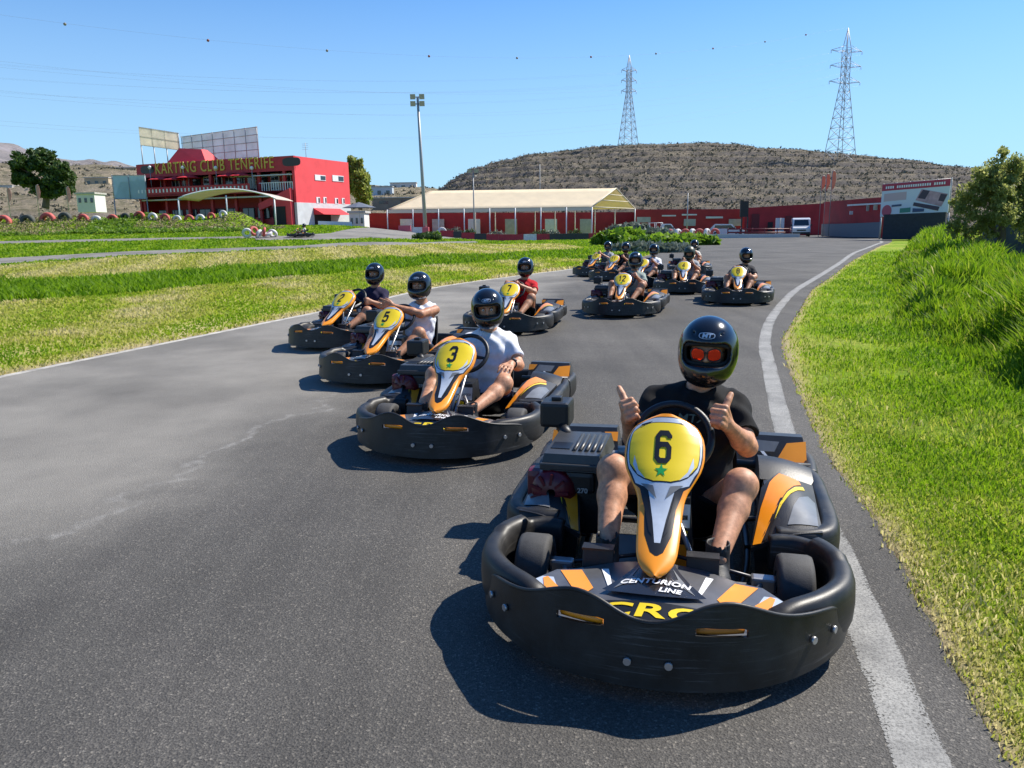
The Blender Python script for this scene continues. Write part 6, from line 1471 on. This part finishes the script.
for k, (u, w_) in enumerate([(455, 12), (470, 10), (497, 13), (540, 14), (552, 12), (575, 11)]):
    p = at(u, 232, 93.5); p[2] = float(Z(p[0], p[1])) + .35; bush('hedge_plant', tuple(p), (w_*.12*.7, .5, .55), 500, .12, M_LEAF_D if k % 2 else M_LEAF_G, f'{ORD[k]} {"" if k == 0 else "from the left "}of the shrubs behind the barrier blocks', 'shrub', 'shrubs behind the barrier blocks')
put_tyre((at(442, 228, 94)[0], 94, float(Z(at(442, 228, 94)[0], 94)) + .52), .1, T_WHT, .55, .3, 'single white tyre standing upright right of the floodlight mast', 'loose tyres at the mast')
# ------------------------------------------------------------------ lamps and posts
def mast(p, h, r, heads, label, cat='floodlight', lean=0., group=None):
    e = empty('floodlight_mast', tuple(p), 0, label, cat, group); b = MB(); b.tube([(0, 0, -.2), (lean*.5, 0, h*.5), (lean, 0, h)], [r, r*.8, r*.55], n=10); b.build('pole', STEEL, e)
    b = MB(); b.box((0, 0, .5), (r*3.2, r*3.2, 1.0), bev=.03); b.build('base_block', B_P if heads == 4 else CONC, e)
    if heads:
        b = MB(); b.tube([(lean - .5, 0, h), (lean + .5, 0, h)], .05, n=6); b.tube([(lean - .4, 0, h - .6), (lean + .4, 0, h - .6)], .05, n=6); b.build('crossarm', STEEL, e)
        for k in range(heads):
            dx, dz = (-.42, .40)[k % 2], (0, -.6)[k // 2]; b = MB(); b.hexa([(lean + dx - .24, -.1, h + dz - .22), (lean + dx + .24, -.1, h + dz - .22), (lean + dx + .16, .28, h + dz - .1), (lean + dx - .16, .28, h + dz - .1), (lean + dx - .24, -.22, h + dz + .22), (lean + dx + .24, -.22, h + dz + .22), (lean + dx + .16, .22, h + dz + .2), (lean + dx - .16, .22, h + dz + .2)]); o = b.build('lamp_head', STEEL, e); fix_normals(o)
    return e
p = gp(426, 238); h = at(417.5, 97, p[1])[2] - p[2]; mast(p, h, .19, 4, 'tall grey floodlight mast rising from a clipped bush', lean=at(417.5, 97, p[1])[0] - p[0])
for u, v0, v1, Y, lab in [(474.5, 171, 236, 95, 'shorter floodlight mast standing in front of the marquee'), (540, 164, 188, 160, 'thin distant lamp post seen above the marquee roof'), (687, 193, 226, 110, 'slim white post behind the upright tyre row')]:
    p = at(u, v1, Y); p[2] = float(Z(p[0], p[1])); mast(p, at(u, v0, Y)[2] - p[2], .10, 2 if u < 500 else 0, lab)
for k, u in enumerate((149, 182, 215, 251)):   # globe lamps in front of the sign
    s_, z_ = fac(u, 169 + .2*k, -.5); e = empty('globe_lamp', tuple(fp(s_, -.35, H2)), 0, f'{ORD[k]} {"" if k == 0 else "from the left "}of the white globe lamps on the clubhouse terrace', 'lamp', 'globe lamps on the terrace')
    b = MB(); b.tube([(0, 0, -.2), (0, 0, z_ - H2)], .04, n=6); b.build('pole', STEEL, e); b = MB(); b.lathe([(.001, -.24), (.15, -.18), (.24, 0), (.15, .18), (.001, .24)], n=14, c=(0, 0, z_ - H2 + .2)); b.build('globe', mat('white_globe', (.75, .75, .73), .3), e)
# flags
def flag(u, v0, v1, vb, Y, m, label, group):
    p = at(u, vb, Y); p[2] = float(Z(p[0], p[1])); t0 = at(u, v0, Y)[2] - p[2]; t1 = at(u, v1, Y)[2] - p[2]
    e = empty('feather_flag', tuple(p), 0, label, 'flag', group); b = MB(); b.tube([(0, 0, 0), (0, 0, t0 - .1), (.25, 0, t0 + .05)], .03, n=6); b.build('pole', STEEL, e)
    V = [(.03, 0, t1)] + [(.02, 0, z) for z in np.linspace(t1, t0, 6)[1:]] + [(.22, .05, t0 + .06), (.40, .12, t0 - .25), (.44, .05, t0*.5 + t1*.5), (.30, -.05, t1 + .35)]
    b = MB(); b.prism([(x_, 0, z_) for x_, y_, z_ in V], (0, .02, 0)); o = b.build('banner', m, e); fix_normals(o)
F_OR = mat('orange_flag', (.70, .22, .13), .8, var=.2, vscale=3); F_PK = mat('faded_pink_flag', (.55, .25, .22), .8, var=.2, vscale=3)
for k, (u, v0) in enumerate([(818.5, 176), (823, 174), (828.5, 171)]): flag(u, v0, 191, 232, 88 - k, F_OR, ['left', 'middle', 'right and tallest'][k] + ' of the three orange feather flags at the red corner building', 'orange feather flags')
for k, (u, v0, v1) in enumerate([(10, 188, 203), (39, 185, 201), (69, 187, 203)]): flag(u, v0, v1, 212, 92, F_PK, ['leftmost', 'middle', 'rightmost'][k] + ' of the three faded pink flags on the far left', 'faded pink flags')
# tilted advertising billboard and dark wall
e, LL, nr = hoarding('advert_billboard', [(882.5, 184.5), (951, 178.5), (946, 213), (884.5, 216.5)], (70, 66), mat('white_poster', (.62, .66, .70), .5), 'white and red printed advertising billboard before the hill', 0., grid=(5, 2), legs=4, backz=.25)
def poster(poly, m, off): 
    b = MB(); b.add([LL(a, t) + nr*off for a, t in poly], [range(len(poly))]); return b, m
b = MB()
for k, (poly, mi) in enumerate([([(0, 0), (1, 0), (1, .21), (0, .21)], 0), ([(.04, .30), (.38, .28), (.38, .52), (.04, .54)], 1), ([(.60, .24), (.98, .44), (.90, .80), (.52, .56)], 2), ([(.62, .26), (.72, .31), (.66, .55), (.55, .50)], 3), ([(.88, .42), (.97, .46), (.93, .66), (.85, .62)], 3), ([(.50, .62), (.88, .80), (.86, .92), (.49, .72)], 3), ([(.49, .80), (.66, .83), (.66, .92), (.49, .92)], 4), ([(.30, .78), (.46, .77), (.46, .91), (.30, .92)], 5), ([(.17, .66), (.32, .65), (.32, .71), (.17, .72)], 4),
                                 ([(.10 + .075*math.cos(w), .84 + .19*math.sin(w)) for w in np.linspace(0, 2*PI, 16, endpoint=False)], 6)]):
    b.add([LL(a, t) + nr*(.01 + .004*k) for a, t in poly], [range(len(poly))], mi)
for k in range(26):
    a = .06 + .034*k
    if k in (4, 20): continue
    b.add([LL(a, .075) + nr*.06, LL(a + .022, .075) + nr*.06, LL(a + .022, .15) + nr*.06, LL(a, .15) + nr*.06], [(0, 1, 2, 3)], 7)
b.build('poster_print', [mat('poster_red', (.42, .03, .07), .5), mat('poster_pink', (.55, .40, .40), .5), mat('poster_photo', (.45, .28, .30), .5, var=.3, vscale=2), mat('poster_dark', (.06, .04, .06), .5), mat('poster_blue', (.05, .08, .16), .5), mat('poster_green', (.05, .22, .16), .5), mat('poster_crimson', (.45, .08, .12), .5), P_WHT], e)
wallpx('dark_wall', [(884, 214.5, 68), (946, 212, 64.5)], 0, .3, mat('dark_slate_wall', (.03, .033, .04), .8, var=.2), 'dark slate wall under the advertising billboard', 'wall')
wallpx('dark_fence_panel', [(984, 216, 28.5), (1060, 213, 27)], None, .1, mat('grey_fence_mesh', (.06, .07, .08), .8, var=.3), 'dark grey fence panel behind the olive tree at the right', 'fence')
# black screen on posts, white bollards, guard rail
sc1 = empty('track_screen', (0, 0, 0), 0, 'tall black start screen on dark posts before the red garage', 'sign'); wallpx('screen', [(741, 201, 97), (749, 201, 97)], at(745, 217, 97)[2], .35, P_BLK, parent=sc1)
for u in (742, 748): wallpx('post', [(u - .6, 217, 97.1), (u + .6, 217, 97.1)], None, .15, P_DRK, parent=sc1)
for k, (u, v) in enumerate(((778.5, 218), (783, 218))): wallpx('bollard', [(u - 1.6, v, 94), (u + 1.6, v, 94)], None, .4, WHITEP, ['left', 'right'][k] + ' of two white bollard boxes before the red garage', 'bollard', group='white bollard boxes')
gr = empty('guard_rail', (0, 0, 0), 0, 'maroon guard rail low across the far end of the track', 'railing')
for v in (229, 232.5): 
    A_, B_ = at(728, v, 93), at(790, v, 91); b = MB(); b.tube([A_, B_], .09, n=6); b.build('rail', mat('maroon_steel', (.16, .012, .02), .5), gr)
for t in np.linspace(0, 1, 6): q_ = at(728, 228, 93)*(1-t) + at(790, 228, 91)*t; b = MB(); b.tube([q_, (q_[0], q_[1], float(Z(q_[0], q_[1])))], .07, n=6); b.build('post', mat('maroon_steel', (.16, .012, .02), .5), gr)
wallpx('kerb', [(640, 234.6, 91.5), (800, 233.8, 89)], None, .4, mat('pale_kerb', (.55, .54, .52), .8), 'pale concrete kerb closing the far end of the track', 'kerb')
# ------------------------------------------------------------------ vehicles
def vehicle(kind, p, rz, m, label, L_=4.3, W_=1.75, H_=1.7):
    e = empty(kind, tuple(p), rz, label, 'van' if kind == 'white_van' else 'pickup' if kind == 'pickup_truck' else 'car')   # front = -y
    prof = {'white_van': [(-.50, .30), (-.50, .95), (-.40, 1.15), (-.28, 1.95), (-.20, 2.1), (.49, 2.1), (.5, .3)], 'white_suv': [(-.5, .3), (-.5, .8), (-.28, .95), (-.14, 1.55), (.35, 1.6), (.48, 1.05), (.5, .3)], 'pickup_truck': [(-.5, .3), (-.5, .85), (-.26, 1.0), (-.16, 1.65), (.06, 1.65), (.10, 1.02), (.5, 1.02), (.5, .3)]}[kind]
    k = H_/max(z for y, z in prof); P_ = [(y*L_, z*k) for y, z in prof]; b = MB(); b.prism([(-W_/2, y, z) for y, z in P_], (W_, 0, 0)); o = b.build('body', m, e); fix_normals(o)
    bm = bmesh.new(); bm.from_mesh(o.data); bmesh.ops.bevel(bm, geom=bm.edges[:], offset=.06, segments=2, affect='EDGES'); bm.to_mesh(o.data); bm.free()
    (y0, z0), (y1, z1) = P_[2], P_[3]; g_ = lambda t, dx, o_: (dx, y0*(1-t) + y1*t - .02 - o_, z0*(1-t) + z1*t + .01)
    b = MB(); b.add([g_(.12, -W_*.42, 0), g_(.12, W_*.42, 0), g_(.92, W_*.38, 0), g_(.92, -W_*.38, 0)], [(0, 1, 2, 3)]); b.build('windscreen', WIN, e)
    for sx in (-1, 1):
        x_ = sx*(W_/2 + .012); yb = (.03 if kind == 'pickup_truck' else .36 if kind == 'white_suv' else -.02)*L_; b = MB(); b.add([(x_, y0*.8 + y1*.2 + .1, z0 + .08*k), (x_, yb, z0 + .08*k), (x_, yb - .08, z1 - .12*k), (x_, y1 + .12, z1 - .12*k)], [(0, 1, 2, 3)]); b.build('side_window', WIN, e)
        b = MB(); b.box((sx*W_*.36, -L_/2 - .01, .72*k), (W_*.18, .05, .16), bev=.015); b.build('headlight', mat('headlight_glass', (.6, .62, .65), .15), e)
        for y_ in (-.32, .31):
            w_ = empty('wheel', (sx*(W_/2 - .09), y_*L_, .33)); w_.parent = e
            b = MB(); b.lathe([(.18, -.11), (.30, -.11), (.33, -.07), (.33, .07), (.30, .11), (.18, .11)], n=20, axis='X'); b.build('tyre', P_RUB, w_); b = MB(); b.lathe([(.001, -.09), (.18, -.10), (.18, .10), (.001, .09)], n=16, axis='X'); b.build('rim', P_RIM, w_)
        b = MB(); b.box((sx*(W_/2 + .1), y0*.6 + y1*.4, z0 + .15), (.16, .08, .2), bev=.02); b.build('mirror', P_BLK, e)
    b = MB(); b.box((0, -L_/2 - .03, .42*k), (W_*.96, .1, .22), bev=.03); b.box((0, -L_/2 - .02, .72*k), (W_*.5, .04, .14), bev=.01); b.build('bumper', P_BLK, e)
    return e
CARW = mat('white_car_paint', (.66, .67, .68), .25, coat=.6)
def vp(u, Y): p = at(u, 234, Y); p[2] = float(Z(p[0], p[1])) + .02; return p
vehicle('white_van', vp(800, 93), -.30, CARW, 'white van facing the track before the red garage', 4.8, 1.95, 2.15)
vehicle('white_suv', vp(727, 99), 1.25, CARW, 'white car parked side-on behind the guard rail', 4.2, 1.75, 1.6)
pk = vehicle('pickup_truck', vp(664, 100), 1.5, CARW, 'white pickup with a roof rack behind the upright tyre row', 4.8, 1.8, 1.7)
b = MB()
for y_ in (.3, 1.1, 1.9): b.tube([(-.8, y_, 1.05), (-.8, y_, 1.85), (.8, y_, 1.85), (.8, y_, 1.05)], .04, n=6)
for x_ in (-.8, .8): b.tube([(x_, .3, 1.85), (x_, 1.9, 1.85)], .04, n=6)
b.build('rack', WSTEEL, pk)
# ------------------------------------------------------------------ far buildings
def house(name, u0, u1, v0, v1, Y, m, label, dep=3.5, group=None, roof=CONC, nw=3):
    a, c = at(u0, v0, Y), at(u1, v0, Y); z0 = at(u0, v1, Y)[2] - 1; e = empty(name, (0, 0, 0), 0, label, 'building', group); z1 = (a[2] + c[2])/2
    b = MB(); b.hexa([(a[0], Y, z0), (c[0], Y, z0), (c[0], Y + dep, z0), (a[0], Y + dep, z0), (a[0], Y, z1), (c[0], Y, z1), (c[0], Y + dep, z1), (a[0], Y + dep, z1)]); o = b.build('wall', m, e); fix_normals(o)
    b = MB(); b.box(((a[0]+c[0])/2, Y + dep/2, z1 + .13), (c[0]-a[0] + .4, dep + .4, .25)); b.build('roof', roof, e); w_ = (c[0]-a[0])/nw
    for k in range(nw): b = MB(); b.box((a[0] + w_*(k + .5), Y - .03, z0*.35 + z1*.65), (w_*.4, .08, (z1-z0)*.25)); b.build('window', WIN, e)
WH = mat('white_render', (.62, .60, .56), .8, var=.1, vscale=.3); TAN = mat('tan_render', (.45, .36, .24), .85, var=.15, vscale=.3)
for a in [('farm_building', 22, 46, 179, 186, 260, WH, 'low white building on the terraces left of the dark tree'), ('farm_building', 84, 108, 178, 188, 250, TAN, 'tan building on the terraces right of the dark tree'), ('farm_building', 76, 94, 194, 206, 130, WH, 'white hut with pale roof just right of the dark tree'), ('farm_building', 108, 136, 168, 176, 300, TAN, 'long tan building high on the terraces'), ('farm_building', -30, 12, 186, 194, 240, WH, 'white building at the far left edge'),
          ('warehouse', 366, 392, 187, 200, 260, mat('pale_blue_cladding', (.48, .54, .58), .6), 'pale blue grey warehouse right of the poplar'), ('warehouse', 390, 416, 183, 191, 300, WH, 'white warehouse on the skyline left of the floodlight mast'), ('site_hut', 349, 364, 213, 227, 99, WH, 'small white hut right of the clubhouse'), ('retaining_house', 372, 440, 198, 206, 200, mat('brown_stone', (.20, .17, .14), .9, var=.3, vscale=.4), 'long brown stone building behind the marquee end')]: house(*a)
p = at(360, 226, 95); p[2] = float(Z(p[0], p[1])); parasol(tuple(p), mat('slate_canvas', (.10, .12, .16), .8), 2.0, 2.9, 'dark slate parasol beside the white hut', None)
b_ = (wallpx('rail_fence', [(318, 221, 93), (352, 222, 94)], None, .05, WSTEEL, 'white rail fence along the clubhouse entrance', 'fence'))
# ------------------------------------------------------------------ pylons and lines
GALV = mat('galvanised_steel', (.42, .43, .45), .5, metal=.3)
def pylon(base, top_z, half, label, arm=1.55):
    e = empty('power_pylon', tuple(base), .25, label, 'pylon', 'power pylons'); h = top_z - base[2]; r = .08
    lv = [0, .10, .19, .27, .345, .415, .48, .54, .60, .66, .72, .78, .84]
    wd_ = lambda t: half*(1 - t/.60*.74) if t < .60 else half*.26*(1 - max(0, t-.84)/.16*.95) if t > .84 else half*.26
    cor = lambda t: [np.array([sx*wd_(t), sy*wd_(t), h*t]) for sx, sy in ((-1, -1), (1, -1), (1, 1), (-1, 1))]
    b = MB()
    for k in range(4): b.tube([cor(t)[k] for t in lv] + [np.array([0, 0, h])], r*1.3, n=5)
    for t0, t1 in zip(lv[:-1], lv[1:]):
        A_, B_ = cor(t0), cor(t1)
        for k in range(4): b.tube([A_[k], B_[(k+1) % 4]], r*.7, n=4); b.tube([A_[(k+1) % 4], B_[k]], r*.7, n=4); b.tube([B_[k], B_[(k+1) % 4]], r*.7, n=4)
    b.build('lattice', GALV, e); arms = []
    for t in (.60, .715, .825):
        for sx in (-1, 1):
            tip = np.array([sx*half*arm, 0, h*(t + .012)]); w_ = wd_(t); b = MB()
            for sy in (-1, 1): b.tube([(sx*w_, sy*w_, h*t), tip], r*.8, n=4); b.tube([(sx*w_, sy*w_, h*(t + .045)), tip], r*.8, n=4)
            b.tube([(sx*w_*2.6, -w_*.5, h*(t + .004)), (sx*w_*2.6, w_*.5, h*(t + .03))], r*.6, n=4); b.tube([tip, tip - [0, 0, .9]], .09, n=5); b.build('cross_arm', GALV, e); arms.append(tip - [0, 0, .9])
    R_ = np.array(Matrix.Rotation(.25, 3, 'Z')); return [np.array(base) + R_ @ a for a in arms], np.array([base[0], base[1], top_z])
Y1, Y2 = 283., 250.
p2 = at(840, 152, Y2); p2[2] = hill_z(p2[0]/p2[1], Y2) - .3; t2 = at(846, 28, Y2)[2]; arms2, top2 = pylon(p2, t2, 3.5, 'nearer lattice pylon on the right end of the hill')
p1 = at(628, 146, Y1); p1[2] = hill_z(p1[0]/p1[1], Y1) - .3; t1 = at(628, 55, Y1)[2]; arms1, top1 = pylon(p1, t1, 2.75, 'farther lattice pylon on the hill crest, left of the other', 1.0)
MK = [(65, 25), (208, 40), (327, 50), (429, 56), (517, 58), (591, 57), (656, 53), (713, 50), (765, 42), (806, 34)]
b2_ = float(ray(846, 28)[0]/ray(846, 28)[1]); mm_ = 1.5; Kc = Y2*(mm_ - b2_); pts = []
for u, v in MK:
    d = ray(u, v); bq = d[0]/d[1]; yv = Kc/(mm_ - bq); pts.append(at(u, v, yv))
pts = np.array(pts); par_ = np.polyfit(pts[:, 1], pts[:, 2], 2)
ys_ = np.concatenate([np.linspace(70, Y2, 40)]); wire = [np.array([top2[0] + mm_*(y - Y2), y, np.polyval(par_, y)]) for y in ys_]; wire[-1] = top2
WIRE = mat('aluminium_conductor', (.25, .27, .30), .5, metal=.3)
def cable(path, label, r=.022): r *= .45; b = MB(); b.tube(path, r, n=4); o = b.build('power_line', WIRE); tag(o, label, 'cable', 'power lines')
cable(wire, 'earth wire carrying the marker balls down from the nearer pylon top', .02)
for i, p in enumerate(pts):
    b = MB(); b.lathe([(.001, -.25), (.13, -.21), (.23, -.10), (.25, 0), (.23, .10), (.13, .21), (.001, .25)], n=12); o = b.build('marker_ball', mat('marker_orange' if i % 2 else 'marker_white', (.22, .06, .04) if i % 2 else (.2, .19, .18), .6)); o.location = (p[0], p[1], float(np.polyval(par_, p[1]))); tag(o, f'{ORD[i]} {"" if i == 0 else "from the left "}of the marker balls on the overhead wire', 'marker ball', 'marker balls on the earth wire')
for k, a in enumerate(arms2):
    off = a - top2; cable([np.array([w[0] + off[0], w[1] + off[1], w[2] + off[2]]) for w in wire], f'{ORD[k]} conductor slung from the nearer pylon arms towards the left', .018)
for k, a in enumerate(arms1):
    d = np.array([-300, -120, 2.]); cable([a + d*t - np.array([0, 0, 40*t*(1-t)]) for t in np.linspace(0, 1, 24)], f'{ORD[k]} conductor slung from the farther pylon arms towards the left', .018)
# ------------------------------------------------------------------ a lone kart on the pit road
kids_of(None)
k = copy_tree(KART); p = gp(301, 237.5); k.location = tuple(p + np.array([0, 0, .03])); k.rotation_euler = (0, 0, -1.35); tag(k, 'lone kart far off on the pit road before the clubhouse', 'go-kart')
src = next(o for o in COL.objects if o.get('label', '').startswith('hindmost driver')); c = copy_tree(src); c.location = k.location; c.rotation_euler = k.rotation_euler; tag(c, 'lone driver far off on the pit road before the clubhouse')
for o in list(COL.objects):
    if o.type == 'EMPTY' and o.parent is None: pass
